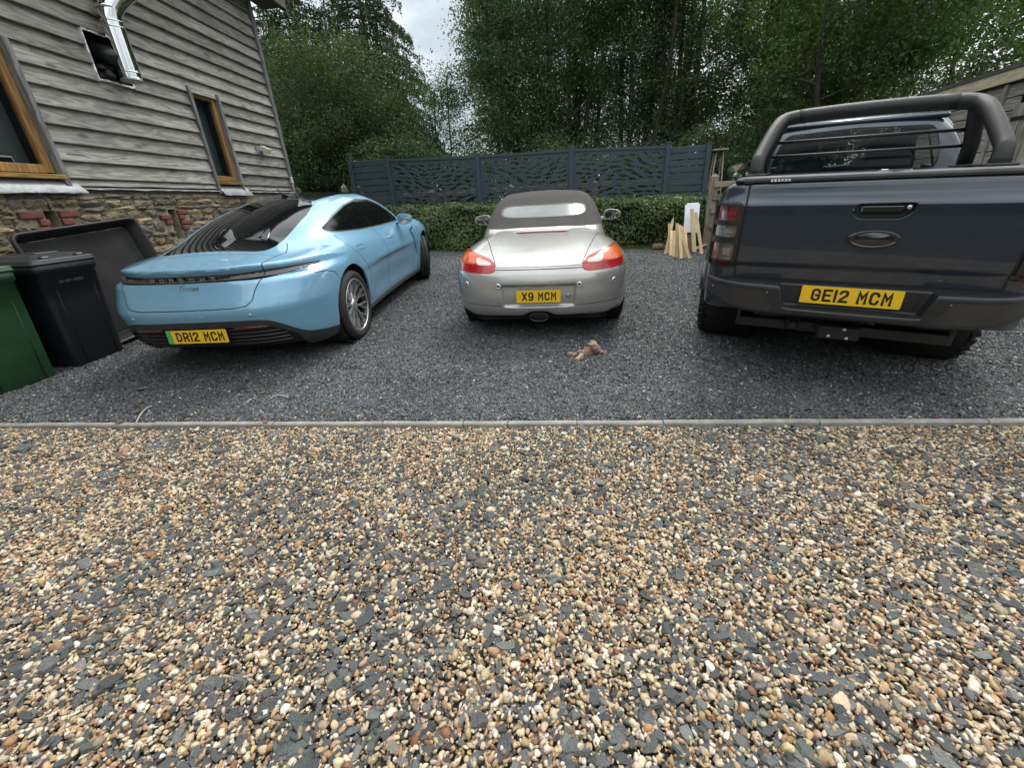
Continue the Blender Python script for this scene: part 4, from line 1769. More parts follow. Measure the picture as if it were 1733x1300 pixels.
for (p, q), (r, s) in zip(((a, c), (b, c), (b, d), (a, d)), ((b, c), (b, d), (a, d), (a, c))):
    mbb.add([fp(p, -0.26, q), fp(r, -0.26, s), fp(r, 0.03, s), fp(p, 0.03, q)], [(0, 1, 2, 3)])
# crumpled membrane hanging in the hole
rr = np.random.default_rng(4)
nn = 9
Vm = [fp(a + 0.02 + (b - a - 0.04) * i / nn, -0.09 + 0.06 * rr.uniform(-1, 1), c + 0.01 + (d - c - 0.02) * j / nn) for j in range(nn + 1) for i in range(nn + 1)]
mbb.add(Vm, [(j * (nn + 1) + i, j * (nn + 1) + i + 1, (j + 1) * (nn + 1) + i + 1, (j + 1) * (nn + 1) + i)[::-1] for j in range(nn) for i in range(nn)], True)
mbb.build('hole_lining', M['membrane'], fl_o)
mbb = MB()
for (p, q), (r, s) in zip(((a, c), (b, c), (b, d), (a, d)), ((b, c), (b, d), (a, d), (a, c))):
    n = 10
    V = []
    du, dz = (r - p), (s - q)
    L = math.hypot(du, dz)
    pu, pz = -dz / L, du / L
    for i in range(n + 1):
        t = i / n
        V += [fp(p + du * t - pu * rr.uniform(0.004, 0.014) * -1, 0.050 + rr.uniform(-0.004, 0.004), q + dz * t + pz * rr.uniform(0.004, 0.014)),
              fp(p + du * t - pu * rr.uniform(0.006, 0.016), 0.052 + rr.uniform(-0.004, 0.004), q + dz * t - pz * rr.uniform(0.006, 0.016)),
              fp(p + du * t - pu * 0.012, 0.015, q + dz * t - pz * 0.012)]
    mbb.add(V, [(i * 3 + k, i * 3 + k + 1, i * 3 + k + 4, i * 3 + k + 3) for i in range(n) for k in range(2)])
mbb.build('foil_edging', M['foil'], fl_o)
mbb = MB()
mbb.box(fp(6.36, 0.10, 3.72), (0.05, 0.16, 0.05), Hrot, bevel=0.004)
mbb.lathe([(0.117, -0.015), (0.122, -0.012), (0.122, 0.012), (0.117, 0.015)], 28, Matrix.Translation(fp(6.30, 0.19, 3.585)))
mbb.build('wall_bracket', M['steel'], fl_o)
# ------------------------------------------------------------------ hedge, screen fence, posts and rails
HD = Vector((math.cos(R_(-13.1)), math.sin(R_(-13.1)), 0))
HB = Vector((-HD.y, HD.x, 0))                       # away from the cars
FB = Vector((-1.22, 10.63, 0)) + HB * 0.75          # a point on the fence line


def leaf_mesh(P, Nn, size, r, aspect=0.75, fold=0.25, droop=None):
    """each leaf: four-cornered, folded on its midrib. P positions, Nn facing, size array"""
    n = len(P)
    up = r.normal(size=(n, 3))
    if droop is not None:
        up = up * 0.6 + np.array(droop)
    t = up - Nn * (up * Nn).sum(1, keepdims=True)
    t /= np.maximum(np.linalg.norm(t, axis=1, keepdims=True), 1e-6)
    s = np.cross(Nn, t)
    L = size[:, None]
    w = L * aspect * 0.5
    V = np.stack([P - t * L * 0.5, P + s * w + Nn * L * fold * 0.5, P + t * L * 0.5, P - s * w + Nn * L * fold * 0.5], 1).reshape(-1, 3)
    i = (np.arange(n) * 4)[:, None]
    F = np.concatenate([i + np.array([[0, 1, 2]]), i + np.array([[0, 2, 3]])])
    return V, F


def leaf_mat(name, c0, c1, trans=0.35, rough=0.45, spec=0.4, back=1.4):
    m, nt, b = new_mat(name)
    N, L = nt.nodes, nt.links
    ge = N.new('ShaderNodeNewGeometry')
    r = N.new('ShaderNodeValToRGB')
    r.color_ramp.elements[0].color = (*c0, 1)
    r.color_ramp.elements[1].color = (*c1, 1)
    n = N.new('ShaderNodeTexNoise')
    n.inputs['Scale'].default_value = 0.9
    n.inputs['Detail'].default_value = 3
    L.new(ge.outputs['Position'], n.inputs['Vector'])
    ad = N.new('ShaderNodeMath')
    ad.operation = 'MULTIPLY_ADD'
    ad.inputs[1].default_value = 0.55
    mr = N.new('ShaderNodeMapRange')
    mr.inputs['From Min'].default_value = 0.3
    mr.inputs['From Max'].default_value = 0.7
    mr.inputs['To Max'].default_value = 0.5
    L.new(n.outputs['Fac'], mr.inputs['Value'])
    L.new(ge.outputs['Random Per Island'], ad.inputs[0])
    L.new(mr.outputs['Result'], ad.inputs[2])
    L.new(ad.outputs[0], r.inputs['Fac'])
    L.new(r.outputs['Color'], b.inputs['Base Color'])
    b.inputs['Roughness'].default_value = rough
    b.inputs['Specular IOR Level'].default_value = spec
    tr = N.new('ShaderNodeBsdfTranslucent')
    sc = N.new('ShaderNodeVectorMath')
    sc.operation = 'MULTIPLY'
    sc.inputs[1].default_value = (back * 1.15, back * 1.25, back * 0.5)
    L.new(r.outputs['Color'], sc.inputs[0])
    L.new(sc.outputs['Vector'], tr.inputs['Color'])
    mx = N.new('ShaderNodeMixShader')
    mx.inputs['Fac'].default_value = trans
    L.new(b.outputs['BSDF'], mx.inputs[1])
    L.new(tr.outputs['BSDF'], mx.inputs[2])
    L.new(mx.outputs['Shader'], nt.nodes['Material Output'].inputs['Surface'])
    return m


M['ivy'] = leaf_mat('hedge_leaf', (0.030, 0.065, 0.018), (0.125, 0.190, 0.048), 0.25, 0.32, 0.6)
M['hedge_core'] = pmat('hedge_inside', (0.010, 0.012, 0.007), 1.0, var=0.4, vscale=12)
M['slate_paint'] = pmat('blue_grey_fence_paint', (0.036, 0.056, 0.074), 0.55, var=0.10, vscale=5, bump=0.12, bscale=90)
M['post_timber'] = wood_mat('grey_post_timber', (0.12, 0.10, 0.075), (0.34, 0.30, 0.24), 0.3, along='z')
M['rail_timber'] = wood_mat('grey_rail_timber', (0.12, 0.10, 0.075), (0.34, 0.29, 0.22), 0.3)


def hedge():
    r = np.random.default_rng(31)
    o = empty('hedge', (-1.22, 10.63, 0.2), 0)
    tag(o, 'clipped dark green ivy hedge below the blue-grey screen fence', 'hedge')
    # front line bends nearer at its right end
    cx = np.array([-2.9, -1.3, 1.0, 3.0, 3.7, 4.35])
    fx = [Vector((-2.9, 11.05, 0)), Vector((-1.22, 10.63, 0)), Vector((1.0, 10.08, 0)), Vector((3.0, 9.55, 0)), Vector((3.7, 9.25, 0)), Vector((4.30, 9.08, 0))]
    fy = np.array([p.y for p in fx])
    xx = np.array([p.x for p in fx])
    H = lambda x: np.interp(x, [-2.9, 4.3], [1.24, 1.14])

    def front(x):
        return np.interp(x, xx, fy) + 0.05 * np.sin(3.1 * x) + 0.03 * np.sin(7.7 * x + 1)
    P, Nn = [], []
    n = 15000
    x = r.uniform(-2.9, 4.35, n)
    z = r.uniform(0.20, 1.0, n) ** 1.0
    z = 0.2 + (H(x) - 0.2) * r.uniform(0, 1, n)
    bulge = 0.07 * np.sin(2.2 * x + 3 * z) + 0.05 * np.sin(5 * x - 6 * z)
    y = front(x) + 0.16 * ((z - 0.65) / 0.5) ** 4 * 0.5 + bulge + r.uniform(-0.05, 0.10, n)
    P.append(np.stack([x, y, z], 1))
    q = np.stack([0.2 + r.normal(0, 0.55, n), -1.0 + r.normal(0, 0.35, n), 0.55 + r.normal(0, 0.45, n)], 1)
    Nn.append(q)
    n = 9000
    x = r.uniform(-2.9, 4.35, n)
    t = r.uniform(0, 1, n)
    y = front(x) + 0.05 + t * 0.75
    z = H(x) + 0.035 * np.sin(4 * x) + 0.03 * np.sin(11 * x + 5 * t) + r.uniform(-0.06, 0.05, n) - 0.05 * (1 - t) ** 3
    P.append(np.stack([x, y, z], 1))
    Nn.append(np.stack([r.normal(0, 0.45, n), -0.25 + r.normal(0, 0.45, n), 1.0 + r.normal(0, 0.3, n)], 1))
    # right end face
    n = 1800
    y = 9.05 + r.uniform(0, 0.8, n)
    z = 0.2 + 0.95 * r.uniform(0, 1, n)
    P.append(np.stack([4.33 + r.uniform(-0.06, 0.06, n), y, z], 1))
    Nn.append(np.stack([1.0 + r.normal(0, 0.3, n), r.normal(0, 0.4, n), 0.4 + r.normal(0, 0.4, n)], 1))
    # stray shoots
    n = 500
    x = r.uniform(-2.9, 4.35, n)
    P.append(np.stack([x, front(x) + r.uniform(0.0, 0.7, n), H(x) + r.uniform(0.03, 0.11, n)], 1))
    Nn.append(r.normal(size=(n, 3)))
    P, Nn = np.concatenate(P), np.concatenate(Nn)
    Nn /= np.linalg.norm(Nn, axis=1, keepdims=True)
    V, F = leaf_mesh(P - np.array([-1.22, 10.63, 0.2]), Nn, r.uniform(0.035, 0.075, len(P)), r, 0.85, 0.3, droop=(0, -0.2, -0.8))
    lo = mesh_np('leaves', V, F, M['ivy'], o, smooth=False)
    lo['kind'] = 'stuff'
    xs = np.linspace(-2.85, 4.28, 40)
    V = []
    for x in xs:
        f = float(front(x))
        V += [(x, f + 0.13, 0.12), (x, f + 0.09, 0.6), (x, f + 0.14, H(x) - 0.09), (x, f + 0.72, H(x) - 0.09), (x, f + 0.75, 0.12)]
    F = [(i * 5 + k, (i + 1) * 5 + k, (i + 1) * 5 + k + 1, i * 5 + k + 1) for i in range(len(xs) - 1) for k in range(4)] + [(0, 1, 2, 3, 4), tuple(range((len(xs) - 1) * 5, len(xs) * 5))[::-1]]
    mesh_np('light_block_core', np.array(V) - np.array([-1.22, 10.63, 0.2]), F, M['hedge_core'], o, smooth=False)  # solid dark core added inside the leaves to block light
    return front


hedge_front = hedge()

# ---- screen fence
fence = empty('screen_fence', FB, R_(-13.1))
tag(fence, 'blue-grey screen fence with leaf cut-out panels, behind the hedge', 'fence')
SL = [(-2.85, 2.47), (-1.80, 2.44), (0.53, 2.35), (2.77, 2.34), (4.87, 2.27), (5.70, 2.20)]   # distance along the fence, top of post
for s, top in SL:
    mb = MB()
    mb.box((s, 0, (top + 0.2) / 2), (0.10, 0.10, top - 0.2), bevel=0.006)
    mb.box((s, 0, top + 0.008), (0.112, 0.112, 0.016), bevel=0.004)
    mb.build('fence_post', M['slate_paint'], fence)


def zf_(s, z):
    """height z measured at the left end, following the slope of the rails"""
    return z


def panel_frame(s0, s1, zt0, zt1, zb0, zb1, n):
    for (a, b, c, d) in ((zt0, zt1, 0.055, 'top_rail'), (zb0, zb1, 0.055, 'bottom_rail')):
        mb = MB()
        V = [(s0, y, z) for y in (-0.022, 0.022) for z in (a - c, a)] + [(s1, y, z) for y in (-0.022, 0.022) for z in (b - c, b)]
        mb.add(V, [(0, 1, 3, 2), (4, 6, 7, 5), (0, 4, 5, 1), (2, 3, 7, 6), (1, 5, 7, 3), (0, 2, 6, 4)])
        mb.build(d, M['slate_paint'], fence)


def slat_panel(s0, s1, zt, zb, n):
    h = (zt - zb) / n
    for k in range(n):
        mb = MB()
        a = zb + h * k + 0.007
        mb.box(((s0 + s1) / 2, 0, a + (h - 0.018) / 2), (s1 - s0 - 0.10, 0.028, h - 0.018), Matrix.Rotation(random.uniform(-0.004, 0.004), 3, 'Y'), bevel=0.004)
        mb.build('slat', M['slate_paint'], fence)


slat_panel(SL[0][0], SL[1][0], 2.41, 1.08, 9)
slat_panel(SL[4][0], SL[5][0], 2.19, 1.02, 9)


def cutout_panel(s0, s1, zt0, zt1, h, seed):
    """sheet with lens-shaped openings in drifting rows, cut from a fine grid and given thickness"""
    r = np.random.default_rng(seed)
    a, b = s0 + 0.05, s1 - 0.05
    L = b - a
    step = 0.0125
    nx, nz = int(L / step), int(h / step)
    X, Z = np.meshgrid(np.linspace(0, L, nx + 1), np.linspace(0, h, nz + 1))
    P = np.stack([X.ravel(), np.zeros(X.size), Z.ravel()], 1)
    i = (np.arange(nz)[:, None] * (nx + 1) + np.arange(nx)[None]).ravel()
    T = np.concatenate([np.stack([i, i + 1, i + nx + 2], 1), np.stack([i, i + nx + 2, i + nx + 1], 1)])
    sh = Shell.__new__(Shell)
    sh.P, sh.T, sh.lab, sh.seams = P, T, np.zeros(len(T), int), []
    # streams: centre lines flow from a knot at one side, leaves follow them
    lens = []
    ph = r.uniform(0, 6.28, 4)

    def ang(x, z):
        u = x / L
        fan = np.where(u < 0.18, (0.18 - u) * 5.0 * (z / h - 0.5) * -2.0, 0) + np.where(u > 0.9, (u - 0.9) * 4.0 * (z / h - 0.5) * 2.0, 0)
        return 0.22 * math.sin(5.2 * u + ph[0] + 2.2 * z) + 0.13 * math.sin(11 * u + ph[1] - 4 * z) + 0.7 * float(fan)
    rows = 11
    for k in range(rows):
        z = 0.055 + (h - 0.11) * (k + 0.5) / rows
        x = r.uniform(-0.02, 0.18)
        while x < L - 0.03:
            l = r.uniform(0.17, 0.36)
            th = ang(x + l / 2, z) + r.normal(0, 0.10)
            cz = z + 0.03 * math.sin(4 * x + ph[2]) + r.normal(0, 0.006)
            lens.append((x + l / 2, cz, l * 0.48, min(0.031, 0.017 + 0.045 * l) * r.uniform(0.8, 1.1), th))
            x += l * r.uniform(0.86, 1.02)

    def f(Q):
        d = np.full(len(Q), 1.0)
        for cx, cz, hl, hh, th in lens:
            m = np.abs(Q[:, 0] - cx) < hl * 1.4
            x, z = Q[m, 0] - cx, Q[m, 2] - cz
            c, s = math.cos(th), math.sin(th)
            u, v = (x * c + z * s) / hl, (-x * s + z * c) / hh
            q = (np.abs(v) - (1 - np.clip(np.abs(u), 0, 2) ** 1.7)) * hh * 0.8
            d[m] = np.minimum(d[m], q)
        e = np.minimum(np.minimum(Q[:, 0] - 0.045, L - 0.045 - Q[:, 0]), np.minimum(Q[:, 2] - 0.05, h - 0.05 - Q[:, 2]))
        return np.maximum(d, -e)
    sh.cut(f, 1)
    T = sh.T[sh.lab == 0]
    u, inv = np.unique(T, return_inverse=True)
    T = inv.reshape(-1, 3)
    Q = sh.P[u]
    Q = Q.copy()
    zt = zt0 + (zt1 - zt0) * Q[:, 0] / L
    Q[:, 2] = zt - h + Q[:, 2]
    Q[:, 0] += a
    e = np.concatenate([T[:, [0, 1]], T[:, [1, 2]], T[:, [2, 0]]])
    es = np.sort(e, 1)
    key = es[:, 0].astype(np.int64) * (len(Q) + 1) + es[:, 1]
    uq, ix, ct = np.unique(key, return_index=True, return_counts=True)
    be = e[ix[ct == 1]]
    n = len(Q)
    th = 0.010
    V = np.concatenate([Q + np.array([0, -th / 2, 0]), Q + np.array([0, th / 2, 0])])
    W = np.concatenate([np.stack([be[:, 1], be[:, 0], be[:, 0] + n], 1), np.stack([be[:, 1], be[:, 0] + n, be[:, 1] + n], 1)])
    mesh_np('cutout_panel', V, np.concatenate([T, T[:, ::-1] + n, W]), M['slate_paint'], fence, smooth=False)


for k, (i, zt0, zt1) in enumerate(((1, 2.385, 2.315), (2, 2.315, 2.30), (3, 2.30, 2.225))):
    s0, s1 = SL[i][0], SL[i + 1][0]
    cutout_panel(s0, s1, zt0 - 0.05, zt1 - 0.05, 1.16, 70 + k)
    panel_frame(s0 + 0.05, s1 - 0.05, zt0, zt1, zt0 - 1.20, zt1 - 1.20, k)
    # slim stiffener behind the middle of the sheet
    mb = MB()
    mb.box(((s0 + s1) / 2, 0.026, (zt0 + zt1) / 2 - 0.6), (0.03, 0.03, 1.2))
    mb.build('stiffener', M['slate_paint'], fence)

# ---- timber post-and-rail fence: seen at both ends and through the screen
rail = empty('post_and_rail_fence', FB + HB * 0.55, R_(-13.1))
tag(rail, 'weathered timber post-and-rail fence running behind the blue-grey screen', 'fence')


def rpost(s, top, y=0.0, w=0.13):
    mb = MB()
    mb.box((0, 0, (top - 0.1) / 2), (w, w, top - 0.1), bevel=0.008)
    mb.add([(-w / 2, -w / 2, top - 0.1), (w / 2, -w / 2, top - 0.1), (w / 2, w / 2, top - 0.1), (-w / 2, w / 2, top - 0.1), (0, 0, top)][0:5], [(0, 1, 4), (1, 2, 4), (2, 3, 4), (3, 0, 4)])
    o = mb.build('rail_post', M['post_timber'], rail, (s, y, 0.1))
    return o


for s, t in ((-4.95, 1.86), (-3.50, 1.84), (-3.05, 1.80), (-0.9, 1.62), (1.2, 1.6), (3.3, 1.56)):
    rpost(s, t)
for a, b in ((-8.0, -4.95), (-4.95, -3.05), (-3.05, -0.9), (-0.9, 1.2), (1.2, 3.3), (3.3, 5.6)):
    for z in (1.60, 1.22, 0.8):
        mb = MB()
        mb.box((0, 0, 0), (b - a + 0.1, 0.04, 0.10), Matrix.Rotation(random.uniform(-0.012, 0.012), 3, 'Y'), bevel=0.005)
        mb.build('rail', M['rail_timber'], rail, ((a + b) / 2, -0.05, z - 0.05))

gate = empty('rail_fence', (4.22, 9.02, 0), R_(-16))
tag(gate, 'stout timber post with rails leading right behind the pickup', 'fence')
mb = MB()
mb.box((0, 0, 0.80), (0.155, 0.155, 1.46), bevel=0.012)
mb.add([(-0.077, -0.077, 1.53), (0.077, -0.077, 1.53), (0.077, 0.077, 1.53), (-0.077, 0.077, 1.53), (0, 0, 1.595)], [(0, 1, 4), (1, 2, 4), (2, 3, 4), (3, 0, 4)])
mb.build('rail_post', M['post_timber'], gate)
for s in (1.9, 3.8):
    mb = MB()
    mb.box((s, 0, 0.75), (0.12, 0.12, 1.4), bevel=0.01)
    mb.build('rail_post', M['post_timber'], gate)
for z in (1.40, 1.18, 0.92, 0.62):
    mb = MB()
    mb.box((0, 0, 0), (3.9, 0.045, 0.10 if z > 1.0 else 0.09), Matrix.Rotation(random.uniform(-0.01, 0.01), 3, 'Y'), bevel=0.005)
    mb.build('rail', M['rail_timber'], gate, (1.95, -0.09, z))

# ---- thin tapering frame behind the post
ob = empty('garden_obelisk', (4.72, 10.05, 0.2), R_(-8))
tag(ob, 'thin pale tapering plant frame standing behind the stout timber post', 'plant frame')
for sx in (-1, 1):
    for sy in (-1, 1):
        mb = MB()
        mb.tube([(sx * 0.17, sy * 0.17, 0.0), (sx * 0.07, sy * 0.07, 1.86)], 0.014, 6)
        mb.build('leg', M['post_timber'], ob)
mb = MB()
mb.box((0, 0, 1.87), (0.30, 0.30, 0.03), bevel=0.005)
mb.build('top_plate', M['post_timber'], ob)
for z, w in ((0.5, 0.30), (1.1, 0.23)):
    mb = MB()
    for s in (-1, 1):
        mb.box((0, s * w / 2, z), (w, 0.015, 0.025))
        mb.box((s * w / 2, 0, z), (0.015, w, 0.025))
    mb.build('cross_bar', M['post_timber'], ob)

# ---- grass strip at the hedge foot and the lawn beyond
M['grass'] = leaf_mat('grass_blade', (0.035, 0.075, 0.015), (0.11, 0.17, 0.035), 0.25, 0.5, 0.3)


def grass():
    r = np.random.default_rng(8)
    n = 9000
    x = r.uniform(-2.6, 4.2, n)
    y = hedge_front(x) + r.uniform(-0.22, 0.06, n) ** 1.0
    m = r.uniform(size=n) < np.interp(x, [-2.6, 1.2, 2.4, 4.2], [0.15, 0.25, 1.0, 0.7])
    x, y = x[m], y[m]
    # rough lawn right of the post
    n2 = 26000
    x2 = r.uniform(3.9, 10, n2)
    y2 = 9.4 - 0.25 * (x2 - 4) + r.uniform(0, 7.5, n2) ** 1.0
    x, y = np.concatenate([x, x2]), np.concatenate([y, y2])
    n = len(x)
    h = r.uniform(0.03, 0.09, n)
    w = r.uniform(0.003, 0.006, n)
    a = r.uniform(0, 6.28, n)
    z = gza(y)
    lean = r.normal(0, 0.5, (n, 2)) * h[:, None]
    A = np.stack([x - np.cos(a) * w, y - np.sin(a) * w, z - 0.02], 1)
    B = np.stack([x + np.cos(a) * w, y + np.sin(a) * w, z - 0.02], 1)
    C_ = np.stack([x + lean[:, 0], y + lean[:, 1], z + h], 1)
    V = np.stack([A, B, C_], 1).reshape(-1, 3)
    F = np.arange(n * 3).reshape(-1, 3)
    tag(mesh_np('grass', V, F, M['grass'], smooth=False), 'rough green grass by the hedge foot and beyond the rails', 'grass', kind='stuff')


grass()

# ---- timber shed at the right
SA = R_(13.5)
SU = Vector((math.sin(SA), math.cos(SA), 0))
SN = Vector((-math.cos(SA), math.sin(SA), 0))         # faces the cars
shed = empty('timber_shed', (5.1, 0, 0))
tag(shed, 'weathered plank shed with a pale new fascia, at the right edge behind the pickup', 'shed')
SR = math.atan2(SU.y, SU.x)


def spn(u, n, z):
    return SU * u + SN * n + Vector((0, 0, z))


def sbox(name, mat, u0, u1, n0, n1, z0, z1, rot=0.0, parent=None, upright=False):
    mbb = MB()
    mbb.box((0, 0, 0), (u1 - u0, abs(n1 - n0), z1 - z0), Matrix.Rotation(rot, 3, 'Y'), bevel=0.004)
    o = mbb.build(name, mat, shed)
    o.location = spn((u0 + u1) / 2, (n0 + n1) / 2, (z0 + z1) / 2)
    o.rotation_euler = (0, 0, SR)
    return o


M['shed_plank'] = wood_mat('shed_plank', (0.11, 0.105, 0.095), (0.38, 0.365, 0.33), 0.5)
M['shed_plank_up'] = wood_mat('shed_upright_plank', (0.12, 0.112, 0.10), (0.42, 0.395, 0.35), 0.5, along='z')
mb = MB()
mb.add([spn(2.4, -0.02, 0), spn(8.6, -0.02, 0), spn(8.6, -0.02, 2.45), spn(2.4, -0.02, 2.45), spn(2.4, -2.6, 0), spn(8.6, -2.6, 0), spn(8.6, -2.6, 2.3), spn(2.4, -2.6, 2.3)],
       [(0, 1, 2, 3), (5, 4, 7, 6), (1, 5, 6, 2), (4, 0, 3, 7)])
mb.build('wall', M['room_dark'], shed)
sbox('fascia', M['fascia_timber'], 2.2, 8.75, 0.05, 0.085, 2.37, 2.515)
mb = MB()
mb.add([spn(2.2, 0.10, 2.515), spn(8.8, 0.10, 2.515), spn(8.8, -2.8, 2.36), spn(2.2, -2.8, 2.36), spn(2.2, 0.10, 2.56), spn(8.8, 0.10, 2.56), spn(8.8, -2.8, 2.40), spn(2.2, -2.8, 2.40)],
       [(0, 1, 5, 4), (4, 5, 6, 7), (0, 4, 7, 3), (3, 7, 6, 2), (1, 2, 6, 5), (0, 3, 2, 1)])
mb.build('roof', M['roof_slate'], shed)
z = 0.1
while z < 2.36:
    # horizontal planks on either side of the door
    sbox('plank', M['shed_plank'], 6.16, 8.60, 0.004, 0.024, z, min(z + 0.140, 2.365), random.uniform(-0.002, 0.002))
    sbox('plank', M['shed_plank'], 2.40, 4.30, 0.004, 0.024, z, min(z + 0.140, 2.365), random.uniform(-0.002, 0.002))
    if z > 2.13:
        sbox('plank', M['shed_plank'], 4.30, 6.16, 0.004, 0.024, z, min(z + 0.140, 2.365))
    z += 0.150
for u in (6.40, 8.5):
    sbox('wall_post', M['shed_plank_up'], u, u + 0.06, 0.024, 0.05, 0.1, 2.36)
u = 4.32
k = 0
while u < 6.12:
    sbox('door_plank', M['shed_plank_up'], u, u + 0.165, 0.010, 0.034, 0.12, 2.115 + random.uniform(-0.01, 0.01))
    u += 0.172
for z in (0.45, 1.92):
    sbox('strap_hinge', M['black_plastic'], 5.30, 6.18, 0.036, 0.042, z, z + 0.045)
sbox('door_latch', M['black_plastic'], 6.0, 6.10, 0.036, 0.05, 1.2, 1.36)
# ------------------------------------------------------------------ trees
M['bark'] = pmat('bark', (0.055, 0.047, 0.038), 0.95, var=0.4, vscale=9, bump=0.7, bscale=50)
M['leaf_dark'] = leaf_mat('dark_leaf', (0.034, 0.064, 0.040), (0.105, 0.158, 0.076), 0.38, 0.4, 0.4)
M['leaf_mid'] = leaf_mat('mid_leaf', (0.034, 0.068, 0.028), (0.110, 0.165, 0.055), 0.40, 0.4, 0.4)
M['leaf_olive'] = leaf_mat('olive_leaf', (0.026, 0.046, 0.024), (0.078, 0.108, 0.046), 0.32, 0.5, 0.3)
M['needle'] = leaf_mat('spruce_needle', (0.020, 0.042, 0.024), (0.065, 0.100, 0.042), 0.18, 0.6, 0.25)


def limb(mb, p0, p1, r0, r1, r, seg=5, sag=0.0):
    pts, rad = [], []
    d = p1 - p0
    side = Vector((r.normal(), r.normal(), 0)) * d.length * 0.06
    for i in range(seg + 1):
        t = i / seg
        pts.append(p0 + d * t + side * math.sin(math.pi * t) + Vector((0, 0, -sag * 4 * t * (1 - t))))
        rad.append(r0 + (r1 - r0) * t)
    mb.tube(pts, rad, 6, caps=False)
    return pts


def broad_tree(name, label, cat, group, x, y, h, rx, rz, zc, mat, seed, stems=3, clusters=380, per=55, leaf=0.11, spread=0.9, gap=0.0, csize=0.42, lean=(0, 0), hole=0.25):
    r = np.random.default_rng(seed)
    z0 = gz(y)
    o = empty(name, (x, y, z0 - 0.05))
    tag(o, label, cat, group)
    mb = MB()
    tips = []
    for s in range(stems):
        a = 2 * math.pi * (s + r.uniform(0, 0.6)) / stems
        b = Vector((math.cos(a) * 0.16 * (stems > 1), math.sin(a) * 0.16 * (stems > 1), 0))
        top = Vector((math.cos(a) * rx * 0.38 * spread * (stems > 1) + lean[0], math.sin(a) * rx * 0.38 * spread * (stems > 1) + lean[1], h * r.uniform(0.80, 0.95)))
        rr = 0.035 * h / 2.2 * (0.62 if stems > 1 else 1.0)
        pts = limb(mb, b, top, rr, 0.018, r, 9)
        for k in range(int(7 + h)):
            t = r.uniform(0.18, 0.97)
            i = min(8, int(t * 9))
            q = pts[i] + (pts[i + 1] - pts[i]) * (t * 9 - i)
            aa = r.uniform(0, 6.28)
            L = rx * r.uniform(0.5, 1.0) * (1.1 - 0.5 * t)
            e = q + Vector((math.cos(aa) * L, math.sin(aa) * L, L * r.uniform(0.15, 0.65)))
            lp = limb(mb, q, e, 0.035 * (1.15 - t), 0.008, r, 4, sag=-0.05)
            tips += [lp[2], lp[3], lp[4]]
            for w in range(2):
                f = lp[2 + w] + Vector(r.normal(size=3)) * 0.45
                limb(mb, lp[2 + w], f, 0.012, 0.004, r, 2)
                tips.append(f)
    mb.build('trunk', M['bark'], o)
    # leaf clumps: some at branch ends, the rest spread through the crown, leaving pockets open
    C = []
    tp = np.array([t[:] for t in tips])
    pockets = [np.array([r.normal() * rx * 0.55, r.normal() * rx * 0.55, zc + r.normal() * rz * 0.55]) for _ in range(9)]
    while len(C) < clusters:
        if r.uniform() < 0.55:
            c = tp[r.integers(0, len(tp))] + r.normal(size=3) * 0.22
        else:
            d = r.normal(size=3)
            d /= np.linalg.norm(d)
            c = d * r.uniform(0.25, 1.0) ** 0.6 * np.array([rx, rx, rz]) * (1 + 0.16 * math.sin(3 * d[0] + 5 * d[2] + seed)) + np.array([lean[0] * 0.6, lean[1] * 0.6, zc])
        e = ((c - np.array([lean[0] * 0.6, lean[1] * 0.6, zc])) / np.array([rx, rx, rz]))
        if (e ** 2).sum() > 1.35 or c[2] < 0.35:
            continue
        if any(np.linalg.norm((c - p) / np.array([1, 1, 1.2])) < rx * hole for p in pockets) and r.uniform() < 0.85:
            continue
        C.append(c)
    C = np.array(C)
    n = clusters * per
    ci = r.integers(0, clusters, n)
    sz = r.uniform(0.6, 1.3, clusters)[ci] * csize
    P = C[ci] + r.normal(size=(n, 3)) * (sz[:, None] * np.array([0.62, 0.62, 0.42]))
    Nn = r.normal(size=(n, 3)) * 0.8 + np.array([0, 0, 0.9])
    Nn /= np.linalg.norm(Nn, axis=1, keepdims=True)
    V, F = leaf_mesh(P, Nn, leaf * r.uniform(0.65, 1.35, n), r, 0.62, 0.25, droop=(0, 0, -0.7))
    c_ = mesh_np('crown', V, F, M[mat], o, smooth=False)
    c_['kind'] = 'stuff'
    return o


